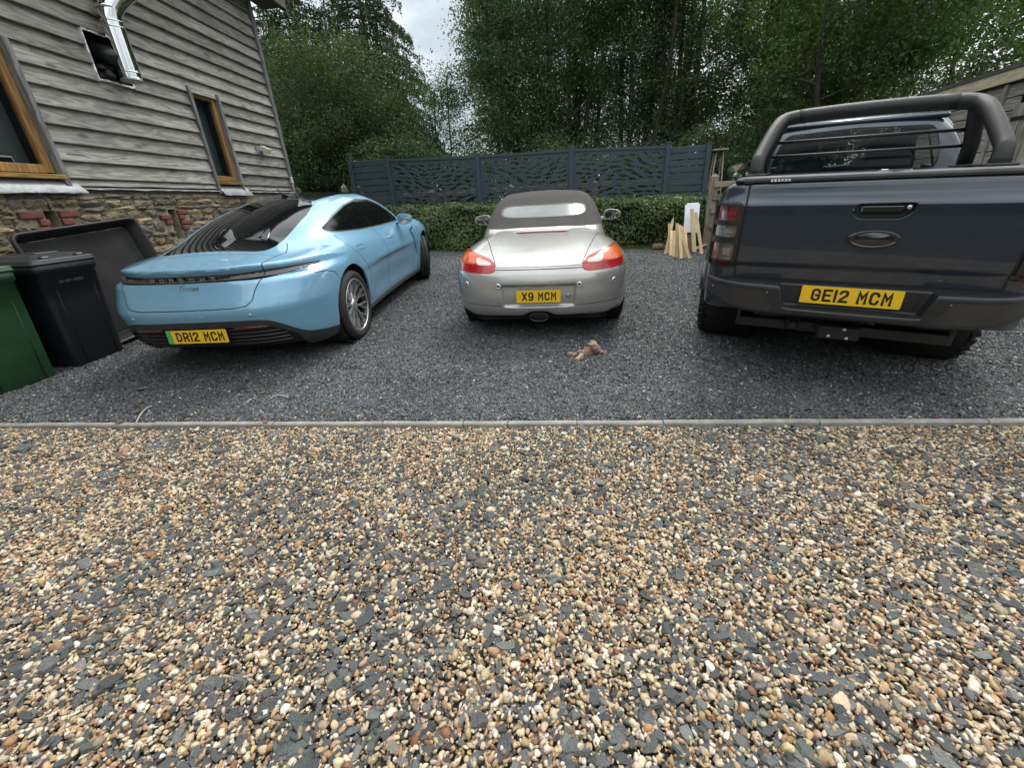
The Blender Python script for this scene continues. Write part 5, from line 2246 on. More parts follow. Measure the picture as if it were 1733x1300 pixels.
def spruce(label, x, y, h, rbase, seed, group=None, droop=0.35, n_leaf=30000):
    r = np.random.default_rng(seed)
    o = empty('spruce_tree', (x, y, gz(y) - 0.05))
    tag(o, label, 'tree', group)
    mb = MB()
    limb(mb, Vector((0, 0, 0)), Vector((0.1, 0, h)), 0.16, 0.015, r, 10)
    P, D, S = [], [], []
    z = 0.8
    per = []
    while z < h - 0.15:
        t = z / h
        L0 = rbase * (1 - t) ** 0.75 + 0.12
        nb = int(6 + 5 * (1 - t))
        a0 = r.uniform(0, 6.28)
        for k in range(nb):
            a = a0 + 2 * math.pi * k / nb + r.normal(0, 0.15)
            L = L0 * r.uniform(0.72, 1.12)
            pts = []
            for i in range(7):
                s = i / 6
                pts.append(Vector((math.cos(a) * L * s, math.sin(a) * L * s, z + L * (0.20 * s - droop * s * s * 1.6 + 0.14 * s ** 4))))
            mb.tube(pts, [0.022 * (1 - s / 7) + 0.003 for s in range(7)], 5, caps=False)
            per.append((np.array([p[:] for p in pts]), L))
        z += 0.26 + 0.10 * (1 - t)
    mb.build('trunk', M['bark'], o)
    w = np.array([q[1] for q in per]) ** 1.6
    cnt = np.maximum((w / w.sum() * n_leaf).astype(int), 12)
    Ps, Ns = [], []
    for (pts, L), c in zip(per, cnt):
        s = np.clip(r.uniform(0.12, 1.03, c) ** 0.8, 0, 1) * 6
        i = np.minimum(s.astype(int), 5)
        q = pts[i] + (pts[i + 1] - pts[i]) * (s - i)[:, None]
        wd = 0.20 * L ** 0.5 * (1.15 - s / 6)
        side = np.array([-(pts[-1] - pts[0])[1], (pts[-1] - pts[0])[0], 0])
        side /= np.linalg.norm(side) + 1e-6
        u = r.normal(0, 1, c)
        q = q + side * (u * wd)[:, None]
        hang = np.abs(r.normal(0, 0.17, c)) * (0.6 + 0.4 * s / 6)
        q[:, 2] -= hang
        Ps.append(q)
        nn = r.normal(size=(c, 3)) * 0.7 + np.array([0, 0, 0.4])
        Ns.append(nn)
    P = np.concatenate(Ps)
    Nn = np.concatenate(Ns)
    Nn /= np.linalg.norm(Nn, axis=1, keepdims=True)
    V, F = leaf_mesh(P, Nn, r.uniform(0.09, 0.20, len(P)), r, 0.30, 0.1, droop=(0, 0, -1.0))
    c_ = mesh_np('crown', V, F, M['needle'], o, smooth=False)
    c_['kind'] = 'stuff'
    return o


G = 'trees beyond the screen fence'
spruce('tall dark spruce with spreading tiers, just right of the timber house', -7.6, 19.5, 10.4, 4.0, 1, G, droop=0.30, n_leaf=85000)
spruce('second spruce with hanging branchlets, at the left side of the sky gap', -5.0, 20.0, 11.0, 4.3, 2, G, droop=0.42, n_leaf=95000)
broad_tree('round_tree', 'broad rounded olive-green tree in front of the two spruces', 'tree', G, -5.2, 16.0, 5.8, 3.25, 2.45, 3.3, 'leaf_olive', 3, stems=4, clusters=860, per=72, leaf=0.074, csize=0.36, hole=0.12)
broad_tree('small_tree', 'small bushy tree at the left end of the screen fence, under the round tree', 'tree', G, -6.9, 14.2, 3.6, 1.9, 1.6, 1.9, 'leaf_dark', 4, stems=3, clusters=320, per=65, leaf=0.075, csize=0.32, hole=0.1)
broad_tree('young_tree', 'thin see-through young tree standing in the sky gap', 'tree', G, -1.75, 17.4, 5.6, 1.25, 2.2, 3.3, 'leaf_mid', 5, stems=2, clusters=240, per=48, leaf=0.065, csize=0.32, hole=0.2)
tall = [(0.75, 17.2, 11.5, 1.7, 4.6, 6.2, 'leaf_dark', 11, 'tall leafy tree at the right side of the sky gap'),
        (2.4, 18.6, 12.0, 2.2, 5.0, 6.4, 'leaf_mid', 12, 'tall multi-stemmed tree behind the silver car roof'),
        (4.9, 17.8, 12.0, 2.1, 5.0, 6.3, 'leaf_dark', 13, 'tall multi-stemmed tree above the right end of the screen fence'),
        (7.2, 18.8, 12.5, 2.3, 5.2, 6.6, 'leaf_mid', 14, 'tall multi-stemmed tree behind the thin plant frame'),
        (9.8, 17.5, 12.0, 2.3, 5.0, 6.3, 'leaf_dark', 15, 'tall dark tree behind the cab of the pickup'),
        (12.6, 18.5, 12.0, 2.6, 5.0, 6.3, 'leaf_dark', 16, 'tall dark tree beyond the shed roof')]
for x, y, h, rx, rz, zc, mt, sd, lb in tall:
    broad_tree('tall_tree', lb, 'tree', G, x, y, h, rx, rz, zc, mt, sd, stems=4, clusters=680, per=66, leaf=0.084, csize=0.42, hole=0.30)
broad_tree('overhanging_tree', 'large light green tree reaching over the pickup and shed at the top right', 'tree', G, 9.3, 12.4, 9.5, 3.0, 3.4, 5.9, 'leaf_mid', 17, stems=2, clusters=760, per=64, leaf=0.095, csize=0.40, hole=0.16)
broad_tree('leafy_tree', 'leafy tree closing the view above the shed roof at the top right corner', 'tree', G, 15.2, 14.2, 10.0, 3.2, 3.6, 6.0, 'leaf_dark', 18, stems=3, clusters=520, per=62, leaf=0.11, csize=0.44, hole=0.14)
# the second row closes the view, thinner so that specks of sky come through
for k, (x, y, h, sd) in enumerate(((-10.5, 24, 8.5, 21), (1.0, 23, 12, 22), (4.5, 24, 13, 23), (8.4, 23.5, 13, 24), (13.0, 24, 13, 25), (17.5, 22, 12, 26))):
    lbs = ['leafy tree filling the gap between the house corner and the tall spruce', 'far tree seen through the crowns above the silver car', 'far tree seen through the stems above the fence', 'far tree seen through the stems near the plant frame', 'far tree seen between the crowns over the pickup', 'far tree behind the shed at the right edge']
    broad_tree('far_tree', lbs[k], 'tree', G, x, y, h, 2.7, h * 0.42, h * 0.52, 'leaf_dark', sd, stems=3, clusters=520, per=52, leaf=0.12, csize=0.5, hole=0.26)
S_ = 'shrubs behind the screen fence'
for k, (x, y, rx, h) in enumerate(((-8.8, 15.5, 1.6, 2.9), (-3.2, 14.3, 1.5, 2.9), (-0.6, 14.6, 1.3, 2.4), (1.9, 14.4, 1.5, 2.5), (4.2, 14.2, 1.4, 2.5), (6.6, 14.0, 1.5, 2.9), (9.2, 14.5, 1.7, 3.2))):
    lbs = ['dark shrub low between the house corner and the fence', 'dark shrub behind the left cut-out panel', 'dark shrub behind the fence below the sky gap', 'dark shrub behind the middle cut-out panel', 'dark shrub behind the right cut-out panel', 'dark shrub behind the thin plant frame', 'dark shrub behind the pickup roof']
    broad_tree('shrub', lbs[k], 'shrub', S_, x, y, h, rx, h * 0.46, h * 0.5, 'leaf_dark', 40 + k, stems=5, clusters=300, per=58, leaf=0.085, csize=0.34, hole=0.12)


# an unseen wood added behind the viewer to darken reflections in paint and glass
def wood_belt():
    r = np.random.default_rng(90)
    n = 42000
    a = r.uniform(-1.0, 1.0, n)
    x = a * 34
    tops = 6.5 + 2.2 * np.sin(x * 0.5) + 1.2 * np.sin(x * 1.3 + 1)
    z = tops * r.uniform(0.0, 1.0, n)
    y = -17 - 0.010 * x * x * -0.4 + r.normal(0, 1.0, n) - 1.4 * (z / tops)
    P = np.stack([x, y, z], 1)
    Nn = r.normal(size=(n, 3)) + np.array([0, 0.5, 0.6])
    Nn /= np.linalg.norm(Nn, axis=1, keepdims=True)
    V, F = leaf_mesh(P, Nn, r.uniform(0.25, 0.55, n), r, 0.7, 0.2)
    tag(mesh_np('added_wood', V, F, M['leaf_dark'], smooth=False), 'belt of dark green woodland added behind the viewer, mirrored in the cars', 'wood', kind='stuff')


wood_belt()
# ------------------------------------------------------------------ wheels
def wheel(parent, loc, side, R, r0, width, style, steer=0.0, chunky=False):
    """side +1: outer face towards +x"""
    w = empty('wheel', loc, 0, parent)
    w.rotation_euler = (0, 0, steer)
    Mx = Matrix.Rotation(math.pi / 2 * side, 4, 'Y')
    b = width / 2
    t = MB()
    prof = [(r0 - 0.004, -b * 0.86), (r0 + 0.012, -b * 0.93), (r0 + (R - r0) * 0.45, -b), (R - 0.035, -b * 0.97), (R - 0.012, -b * 0.88), (R - 0.002, -b * 0.72)]
    g = [-0.5, -0.17, 0.17, 0.5]
    for q in g:
        prof += [(R, b * (q - 0.035)), (R - 0.008, b * (q - 0.025)), (R - 0.008, b * (q + 0.025)), (R, b * (q + 0.035))]
    prof += [(R - 0.002, b * 0.72), (R - 0.012, b * 0.88), (R - 0.035, b * 0.97), (r0 + (R - r0) * 0.45, b), (r0 + 0.012, b * 0.93), (r0 - 0.004, b * 0.86)]
    t.lathe(prof, 56, Mx)
    if chunky:
        # tread blocks standing off the carcass, in staggered rows
        nb = 34
        for row, (h0, wd) in enumerate(((-0.80, 0.30), (-0.40, 0.26), (0.0, 0.24), (0.40, 0.26), (0.80, 0.30))):
            for k in range(nb):
                th = 2 * math.pi * (k + 0.5 * (row % 2)) / nb
                c = Mx @ Vector(((R + 0.004) * math.cos(th), (R + 0.004) * math.sin(th), b * h0))
                rt = (Mx.to_3x3() @ Matrix.Rotation(th, 3, 'Z') @ Matrix.Rotation((0.35 if k % 2 else -0.35), 3, 'X'))
                t.box(c, (0.022, 2 * math.pi * R / nb * 0.70, b * wd * 1.1), rt, bevel=0.003)
        for sgn in (-1, 1):
            for k in range(nb):
                th = 2 * math.pi * (k + 0.25) / nb
                c = Mx @ Vector(((R - 0.035) * math.cos(th), (R - 0.035) * math.sin(th), sgn * b * 0.97))
                rt = Mx.to_3x3() @ Matrix.Rotation(th, 3, 'Z')
                t.box(c, (0.05, 2 * math.pi * R / nb * 0.5, 0.014), rt, bevel=0.003)
    t.build('tyre', M['tyre'], w)
    rim = MB()
    rim.lathe([(r0 + 0.006, b * 0.90), (r0 - 0.006, b * 0.93), (r0 - 0.014, b * 0.86), (r0 - 0.022, b * 0.5), (r0 - 0.03, -b * 0.8), (r0 + 0.004, -b * 0.9)], 56, Mx)
    rim.lathe([(0.0, b * 0.1), (r0 - 0.03, b * 0.05)], 40, Mx)
    rim.build('rim', M['rim_dark'], w)
    lip = MB()
    lip.lathe([(r0 + 0.004, b * 0.915), (r0 - 0.001, b * 0.945), (r0 - 0.010, b * 0.935), (r0 - 0.013, b * 0.89)], 56, Mx)
    z0, z1 = b * 0.62, b * 0.86

    def rib(p0, p1, w0, w1, h0, h1):
        p0, p1 = Vector(p0), Vector(p1)
        d = (p1 - p0).normalized()
        n = Vector((-d.y, d.x))
        V = []
        for p, ww, hh in ((p0, w0, h0), (p1, w1, h1)):
            for s_ in (-1, 1):
                V.append(Mx @ Vector((*(p + n * ww * s_), hh)))
            for s_ in (-1, 1):
                V.append(Mx @ Vector((*(p + n * ww * s_ * 1.5), hh - 0.03)))
        lip.add(V, [(0, 4, 5, 1), (0, 2, 6, 4), (1, 5, 7, 3), (2, 3, 7, 6)])
    if style == 'mesh':
        for k in range(10):
            th = 2 * math.pi * k / 10
            a = lambda r, q: (r * math.cos(th + q), r * math.sin(th + q))
            rib(a(0.045, 0), a(r0 * 0.52, 0.05), 0.0095, 0.008, b * 0.66, b * 0.70)
            rib(a(r0 * 0.50, 0.05), a(r0 - 0.008, 0.20), 0.0062, 0.006, b * 0.70, b * 0.88)
            rib(a(r0 * 0.50, 0.05), a(r0 - 0.008, -0.12), 0.0062, 0.006, b * 0.70, b * 0.88)
    elif style == 'five':
        for k in range(5):
            th = 2 * math.pi * k / 5
            a = lambda r, q: (r * math.cos(th + q), r * math.sin(th + q))
            rib(a(0.03, 0), a(r0 - 0.008, 0), 0.035, 0.028, b * 0.7, b * 0.85)
    else:
        for k in range(6):
            th = 2 * math.pi * k / 6
            a = lambda r, q: (r * math.cos(th + q), r * math.sin(th + q))
            rib(a(0.04, 0.3), a(r0 - 0.008, 0.14), 0.02, 0.018, b * 0.5, b * 0.75)
            rib(a(0.04, -0.3), a(r0 - 0.008, -0.14), 0.02, 0.018, b * 0.5, b * 0.75)
    lip.lathe([(0.0, b * 0.74), (0.05, b * 0.73), (0.062, b * 0.66), (0.065, b * 0.5)], 20, Mx)
    lip.build('spokes', M['alloy'] if style != 'truck' else M['rim_dark'], w)
    dsc = MB()
    dsc.lathe([(0.06, b * 0.15), (0.06, b * 0.22), (r0 * 0.72, b * 0.22), (r0 * 0.72, b * 0.12)], 32, Mx)
    dsc.build('brake_disc', M['disc'], w)
    return w


M['disc'] = pmat('brake_disc', (0.07, 0.07, 0.07), 0.5, 0.6)


def arch_liner(parent, y, z, R, x_in, x_out):
    for s in (-1, 1):
        mb = MB()
        Mx = Matrix.Translation((0, y, z)) @ Matrix.Rotation(math.pi / 2 * s, 4, 'Y')
        mb.lathe([(0.02, x_in), (R, x_in), (R + 0.002, x_out)], 28, Mx)
        mb.build('arch_liner', M['liner'], parent)


def mirror_housing(parent, c, s, rx, rz, depth, mat, stalk_to):
    """door mirror: a rounded shell closed by a glass facing backwards, on a foot"""
    m = MB()
    V, F = [], []
    nu, nv = 10, 24
    for i in range(nu + 1):
        t = i / nu
        r = math.sqrt(max(0, 1 - t ** 2.4))
        for k in range(nv):
            a = 2 * math.pi * k / nv
            ca, sa = math.cos(a), math.sin(a)
            ex = math.copysign(abs(ca) ** 0.75, ca)
            ez = math.copysign(abs(sa) ** 0.75, sa)
            tap = 1.0 - 0.22 * ex * s * (-1)
            V.append((c[0] + rx * ex * r, c[1] + depth * t, c[2] + rz * ez * r * (1 - 0.18 * ex * s)))
    for i in range(nu):
        for k in range(nv):
            k2 = (k + 1) % nv
            F.append((i * nv + k, (i + 1) * nv + k, (i + 1) * nv + k2, i * nv + k2)[::-1])
    m.add(V, F, True)
    m.tube([(c[0] - s * rx * 0.5, c[1] + depth * 0.45, c[2] - rz * 0.7), (stalk_to[0], stalk_to[1], stalk_to[2])], [0.022, 0.03], 8)
    o = m.build('mirror', mat, parent)
    # glass, slightly inside a rim
    gv = [(c[0], c[1] + 0.004, c[2])]
    for k in range(nv):
        a = 2 * math.pi * k / nv
        ca, sa = math.cos(a), math.sin(a)
        ex = math.copysign(abs(ca) ** 0.75, ca)
        ez = math.copysign(abs(sa) ** 0.75, sa)
        gv.append((c[0] + rx * 0.87 * ex, c[1] - 0.003, c[2] + rz * 0.85 * ez * (1 - 0.18 * ex * s)))
    rg_ = MB()
    V = []
    for sc_r, yy in ((1.0, 0.0), (0.97, -0.006), (0.86, -0.004)):
        for k in range(nv):
            a = 2 * math.pi * k / nv
            ca, sa = math.cos(a), math.sin(a)
            ex = math.copysign(abs(ca) ** 0.75, ca)
            ez = math.copysign(abs(sa) ** 0.75, sa)
            V.append((c[0] + rx * ex * sc_r, c[1] + yy, c[2] + rz * ez * sc_r * (1 - 0.18 * ex * s)))
    rg_.add(V, [(i * nv + k, i * nv + (k + 1) % nv, (i + 1) * nv + (k + 1) % nv, (i + 1) * nv + k) for i in range(2) for k in range(nv)], True)
    rg_.build('mirror_rim', mat, o)
    g = MB()
    g.add(gv, [(0, 1 + k, 1 + (k + 1) % nv) for k in range(nv)])
    g.build('mirror_glass', M['mirror_glass'], o)
    return o


M['mirror_glass'] = pmat('mirror_glass', (0.45, 0.47, 0.48), 0.03, 1.0)

# ------------------------------------------------------------------ pale blue electric saloon
M['blue_paint'] = car_paint('pale_blue_paint', (0.185, 0.395, 0.575), 0.12, 0.25, 0.4, 0.02)
M['red_reflector'] = pmat('red_reflector', (0.10, 0.004, 0.006), 0.15, coat=1.0)
M['smoked_lens'] = pmat('smoked_lens', (0.012, 0.010, 0.012), 0.08, coat=1.0)
M['clear_lens'] = pmat('clear_lens', (0.085, 0.087, 0.092), 0.16, 0.4, coat=1.0)


def build_taycan():
    root = empty('electric_car', (-2.572, 3.305, gz(3.305)))
    root.rotation_euler = (math.atan(SLOPE), 0, -0.064)
    root.scale = (0.995,) * 3
    tag(root, 'pale blue four-door electric sports saloon with its front wheels turned, beside the bins', 'car')
    W = spl([-0.1, 0.3, 0.7, 1.06, 1.5, 2.2, 3.0, 3.6, 4.2, 4.6, 5.0, 5.3], [0.93, 0.955, 0.978, 0.985, 0.968, 0.942, 0.942, 0.96, 0.972, 0.93, 0.80, 0.6])
    Wz = spl([0.0, 0.2, 0.32, 0.5, 0.62, 0.75, 0.88, 1.0, 1.1, 1.5], [-0.10, -0.055, -0.022, -0.006, 0.0, -0.008, -0.04, -0.10, -0.17, -0.5])
    yc = spl([0.0, 0.2, 0.27, 0.36, 0.45, 0.53, 0.59, 0.65, 0.72, 0.80, 0.83, 0.865, 0.90, 0.94, 1.1, 1.6],
             [0.36, 0.20, 0.115, 0.060, 0.032, 0.012, 0.0, 0.018, 0.050, 0.085, 0.098, 0.095, 0.072, 0.055, 0.05, 0.05])
    ypb = spl([0, 0.3, 0.5, 0.62, 0.72, 0.80, 0.87, 0.92, 0.96, 1.0, 1.2], [0, 0.012, 0.038, 0.082, 0.150, 0.235, 0.36, 0.50, 0.70, 1.0, 2.6])
    ypl = spl([0, 0.3, 0.5, 0.6, 0.68, 0.76, 0.82, 0.88, 0.93, 0.97, 1.2], [0, 0.028, 0.09, 0.152, 0.232, 0.345, 0.455, 0.60, 0.80, 1.1, 2.8])

    def yp(x, z=0.5):
        k = sst(np.asarray(z, float), 0.79, 0.88)
        return ypb(x) * (1 - k) + ypl(x) * k
    zd = spl([-0.1, 0.05, 0.3, 0.5, 1.0, 2.0, 3.4, 3.9, 4.3, 4.7, 5.0, 5.2, 5.5], [0.925, 0.93, 0.965, 0.985, 1.0, 0.99, 1.0, 0.965, 0.92, 0.82, 0.70, 0.55, 0.3])
    zf = spl([-0.1, 0.1, 0.5, 0.9, 1.3, 1.9, 2.6, 3.3, 3.8, 4.25, 4.6, 4.9, 5.2, 5.5], [0.90, 0.905, 0.945, 0.985, 1.0, 0.985, 0.965, 0.975, 1.0, 1.0, 0.93, 0.80, 0.55, 0.3])
    zr = spl([0.0, 0.3, 0.5, 0.8, 1.2, 1.6, 2.0, 2.4, 2.8, 3.2, 3.55, 3.9, 4.15, 4.6], [0.80, 0.935, 1.0, 1.105, 1.24, 1.345, 1.415, 1.45, 1.448, 1.39, 1.26, 1.07, 0.93, 0.6])
    wc = spl([0.2, 0.5, 0.8, 1.1, 1.5, 2.2, 3.0, 3.5, 3.9, 4.3], [0.50, 0.585, 0.68, 0.75, 0.80, 0.825, 0.82, 0.80, 0.72, 0.55])

    def fn(x, y, z):
        w = W(y) + Wz(z)
        # waist scallop along the doors and the vent behind the front wheel
        w = w - 0.022 * np.exp(-((z - 0.40) / 0.13) ** 2) * sst(y, 1.4, 1.9) * (1 - sst(y, 3.2, 3.7))
        side = (x - w) * 0.985
        top = (z - (zd(y) + (zf(y) - zd(y)) * sst(x, 0.45, 0.82) - 0.03 * (x / 0.8) ** 2 * 0.4)) * 0.97
        rear = (yc(z) + yp(x, z) - y) * 0.95
        front = (y - (5.12 - 0.14 * (x / 0.7) ** 2 - 0.30 * (x / 0.95) ** 6 - 0.25 * np.clip(0.5 - z, 0, 1) ** 2 + 0.0 * z)) * 0.9
        bot = (0.175 + 0.065 * sst(-y, -0.5, 0.2)) - z
        b = smax(side, top, 0.16)
        b = smax(b, rear, 0.022 + 0.11 * sst(x, 0.55, 0.95))
        b = smax(b, front, 0.15)
        b = smax(b, bot, 0.05)
        ch = 0.085 * (x / 0.62) ** 2
        ct = (z - (zr(y) - ch)) * 0.93
        cs = (x - (wc(y) - 0.52 * (z - 0.98) - 0.10 * np.clip(z - 1.0, 0, 1) ** 2)) * 0.88
        cb = smax(ct, cs, 0.13)
        cb = smax(cb, 0.7 - z, 0.05)
        cb = smax(smax(cb, 0.32 - y, 0.05), y - 4.3, 0.05)
        F = smin(b, cb, 0.085)
        # light bar groove
        return F

    sh = Shell(fn, (-1.06, -0.06, 0.12), (1.06, 5.2, 1.5), 0.024)
    ax = lambda P: np.abs(P[:, 0])
    X, Y, Z = 0, 1, 2
    # wheel arches
    for yy, zz, rr in ((1.06, 0.365, 0.405), (4.22, 0.385, 0.410)):
        sh.cut(lambda P: np.hypot(P[:, 1] - yy, P[:, 2] - zz) - rr, 99, [0], lambda c: (np.abs(c[:, 0]) > 0.5) & (c[:, 2] < 1.0))
        sh.cut(lambda P: np.abs(P[:, 1] - yy) - rr, 99, [0], lambda c: (np.abs(c[:, 0]) > 0.5) & (c[:, 2] < 0.36))
    # black lower rear, sills
    zb = spl([0, 0.5, 0.6, 0.68, 0.74, 0.80, 0.88, 0.97, 1.1], [0.522, 0.515, 0.50, 0.45, 0.39, 0.335, 0.295, 0.255, 0.24])
    sh.cut(lambda P: P[:, 2] - zb(ax(P)), 2, [0], lambda c: c[:, 1] < 1.0)
    sh.cut(lambda P: P[:, 2] - 0.262, 16, [0], lambda c: c[:, 1] >= 0.9)
    sh.cut(lambda P: P[:, 2] - (zb(ax(P)) - 0.055), 3, [2], lambda c: (c[:, 1] < 0.6) & (np.abs(c[:, 0]) < 0.74))
    # light bar
    zc0 = spl([0, 0.5, 0.62, 0.9], [0.847, 0.848, 0.851, 0.868])
    hw = spl([0, 0.45, 0.60, 0.75, 0.90, 0.93], [0.027, 0.028, 0.030, 0.022, 0.003, -0.01])
    sh.cut(lambda P: np.abs(P[:, 2] - zc0(ax(P))) - hw(ax(P)), 4, [0], lambda c: (c[:, 1] < 0.75))
    # glass
    rg = [(-0.1, 0.50), (0.40, 0.505), (0.465, 0.54), (0.49, 0.66), (0.495, 1.0), (0.48, 1.38), (0.43, 1.62), (0.36, 1.78), (-0.1, 1.84)]
    top_ok = lambda c: (c[:, 2] > 0.97) & (c[:, 1] > 0.4)
    sh.cut(lambda P: poly_sdf(ax(P), P[:, 1], rg) - 0.012, 5, [0], top_ok)
    rf = [(-0.1, 1.87), (0.37, 1.81), (0.43, 2.2), (0.44, 3.05), (-0.1, 3.12)]
    sh.cut(lambda P: poly_sdf(ax(P), P[:, 1], rf) - 0.01, 6, [0], top_ok)
    ws = [(-0.1, 3.24), (0.44, 3.17), (0.60, 3.60), (0.66, 3.83), (0.3, 4.0), (-0.1, 4.03)]
    sh.cut(lambda P: poly_sdf(ax(P), P[:, 1], ws) - 0.01, 7, [0], top_ok)
    dlo = [(1.235, 1.098), (1.33, 1.075), (1.9, 1.047), (2.6, 1.035), (3.36, 1.035), (3.40, 1.045), (3.28, 1.13), (3.12, 1.225), (2.85, 1.31), (2.47, 1.328), (2.0, 1.272), (1.6, 1.19), (1.35, 1.13)]
    side_ok = lambda c: (np.abs(c[:, 0]) > 0.5) & (c[:, 2] > 1.0)
    sh.cut(lambda P: poly_sdf(P[:, 1], P[:, 2], dlo) - 0.022, 8, [0], side_ok)
    sh.cut(lambda P: poly_sdf(P[:, 1], P[:, 2], dlo) - 0.010, 9, [8], side_ok)
    # pillar between the side windows
    sh.cut(lambda P: np.abs(P[:, 1] - (2.28 - 0.25 * (P[:, 2] - 1.03))) - 0.022, 17, [9])
    # vent slot behind the front wheel
    vent = [(3.50, 0.86), (3.76, 0.90), (3.75, 0.875), (3.62, 0.84), (3.64, 0.66), (3.70, 0.47), (3.66, 0.45), (3.56, 0.62)]
    sh.cut(lambda P: poly_sdf(P[:, 1], P[:, 2], vent), 10, [0], lambda c: np.abs(c[:, 0]) > 0.6)
    # joints
    g = 0.0036
    XZ, XY, YZ = (lambda P: (np.abs(P[:, 0]), P[:, 2])), (lambda P: (np.abs(P[:, 0]), P[:, 1])), (lambda P: (P[:, 1], P[:, 2]))
    lid = [(0.0, 0.622), (0.40, 0.622), (0.49, 0.635), (0.535, 0.67), (0.555, 0.74), (0.60, 0.83), (0.605, 0.95)]
    sh.seam(lid, XZ, g, lambda c: (c[:, 1] < 0.45) & (c[:, 2] < 0.925))
    lid2 = [(0.60, 0.10), (0.612, 0.45), (0.635, 0.56), (0.60, 0.66), (0.56, 0.75)]
    sh.seam(lid2, XY, g, lambda c: (c[:, 2] > 0.9) & (c[:, 1] < 0.8))
    sh.seam([(-0.05, 0.40), (0.62, 0.43)], XY, g * 0.6, lambda c: (c[:, 2] > 0.93) & (c[:, 1] < 0.6))
    # bumper joint round the rear wing
    bj = [(0.50, 0.80), (0.62, 0.79), (0.74, 0.76), (0.80, 0.66)]
    sh.seam(bj, YZ, g, lambda c: np.abs(c[:, 0]) > 0.7)
    d1 = [(1.52, 0.30), (1.56, 0.60), (1.40, 0.80), (1.28, 0.92), (1.30, 1.03)]
    d2 = [(2.30, 0.27), (2.28, 0.60), (2.29, 1.03)]
    d3 = [(3.42, 0.28), (3.50, 0.50), (3.46, 0.80), (3.40, 1.03)]
    for d in (d1, d2, d3):
        sh.seam(d, YZ, g, lambda c: np.abs(c[:, 0]) > 0.6)
    # flush handles
    for hy, hz in ((1.52, 0.875), (2.56, 0.875)):
        sh.seam(rounded([(hy - 0.105, hz - 0.020), (hy + 0.105, hz - 0.020), (hy + 0.105, hz + 0.022), (hy - 0.105, hz + 0.022)], 0.012, 4), YZ, 0.0028, lambda c: np.abs(c[:, 0]) > 0.6, closed=True)
    # charge flap
    sh.seam(rounded([(3.72, 0.79), (3.90, 0.83), (3.90, 0.92), (3.72, 0.90)], 0.02, 4), YZ, 0.0026, lambda c: np.abs(c[:, 0]) > 0.6, closed=True)
    # door pieces, lid pieces
    sh.relabel(lambda c: (np.abs(c[:, 0]) > 0.55) & (c[:, 1] > 2.29) & (c[:, 1] < 3.46) & (c[:, 2] < 1.032) & (c[:, 2] > 0.262), 12, [0])
    sh.relabel(lambda c: (np.abs(c[:, 0]) > 0.55) & (c[:, 1] > 1.50) & (c[:, 1] < 2.29) & (c[:, 2] < 1.032) & (c[:, 2] > 0.262), 13, [0])
    sh.relabel(lambda c: (c[:, 1] < 0.42) & (c[:, 2] > 0.622) & (np.abs(c[:, 0]) < np.interp(c[:, 2], [0.62, 0.64, 0.67, 0.74, 0.83, 0.95], [0.44, 0.50, 0.535, 0.555, 0.60, 0.606])), 14, [0])
    sh.finish()
    sh.part([0], 'body', M['blue_paint'], root, rim=0.02)
    sh.part([14], 'boot_lid', M['blue_paint'], root)
    for s, nm in ((1, 0), (-1, 1)):
        for L in (12, 13):
            sh.part([L], 'door', M['blue_paint'], root, keep=lambda c: c[:, 0] * s > 0)
    sh.seam_part('panel_seams', M['seam'], root)
    sh.part([2], 'lower_trim', M['grey_satin'], root, off=0.004, rim=0.02)
    for s in (1, -1):
        sh.part([16], 'side_sill', M['sill_grey'], root, off=0.004, rim=0.02, keep=lambda c: c[:, 0] * s > 0)
    sh.part([3], 'rear_diffuser', M['black_plastic'], root, off=-0.03)
    sh.part([4], 'light_bar', M['smoked_lens'], root, off=-0.006)
    sh.part([5], 'rear_window', M['dark_glass'], root, off=-0.001)
    sh.part([6], 'roof_glass', M['dark_glass'], root, off=0.001)
    sh.part([7], 'windscreen', M['dark_glass'], root, off=-0.001)
    for s in (1, -1):
        sh.part([17], 'door_pillar', M['gloss_black'], root, off=0.001, keep=lambda c: c[:, 0] * s > 0)
        sh.part([8], 'window_trim', M['trim_metal'], root, off=0.001, keep=lambda c: c[:, 0] * s > 0)
        sh.part([9], 'side_window', M['side_glass'], root, off=-0.003, keep=lambda c: c[:, 0] * s > 0)
        sh.part([10], 'air_vent', M['black_plastic'], root, off=-0.02, keep=lambda c: c[:, 0] * s > 0)
    # thin bright line round the side glass
    arch_liner(root, 1.06, 0.365, 0.415, 0.55, 0.93)
    arch_liner(root, 4.22, 0.385, 0.42, 0.55, 0.92)
    fl = MB()
    fl.box((0, 2.6, 0.20), (1.5, 4.3, 0.04))
    fl.build('underbody', M['liner'], root)
    # wheels
    for s in (1, -1):
        wheel(root, (s * 0.825, 1.06, 0.355), s, 0.355, 0.266, 0.29, 'mesh')
        wheel(root, (s * 0.835, 4.22, 0.355), s, 0.355, 0.258, 0.26, 'mesh', steer=0.34)
        mirror_housing(root, (s * 0.985, 3.13, 1.045), s, 0.105, 0.07, 0.13, M['blue_paint'], (s * 0.83, 3.27, 1.0))
    # diffuser ribs
    for k in range(5):
        mb = MB()
        zz = 0.435 - 0.035 * k
        pts = []
        for x in np.linspace(-0.68, 0.68, 25):
            pts.append((x, float(yc(zz) + yp(abs(x))) + 0.012, zz))
        mb.tube(pts, 0.006, 5, smooth=False)
        mb.build('diffuser_rib', M['grey_satin'], root)
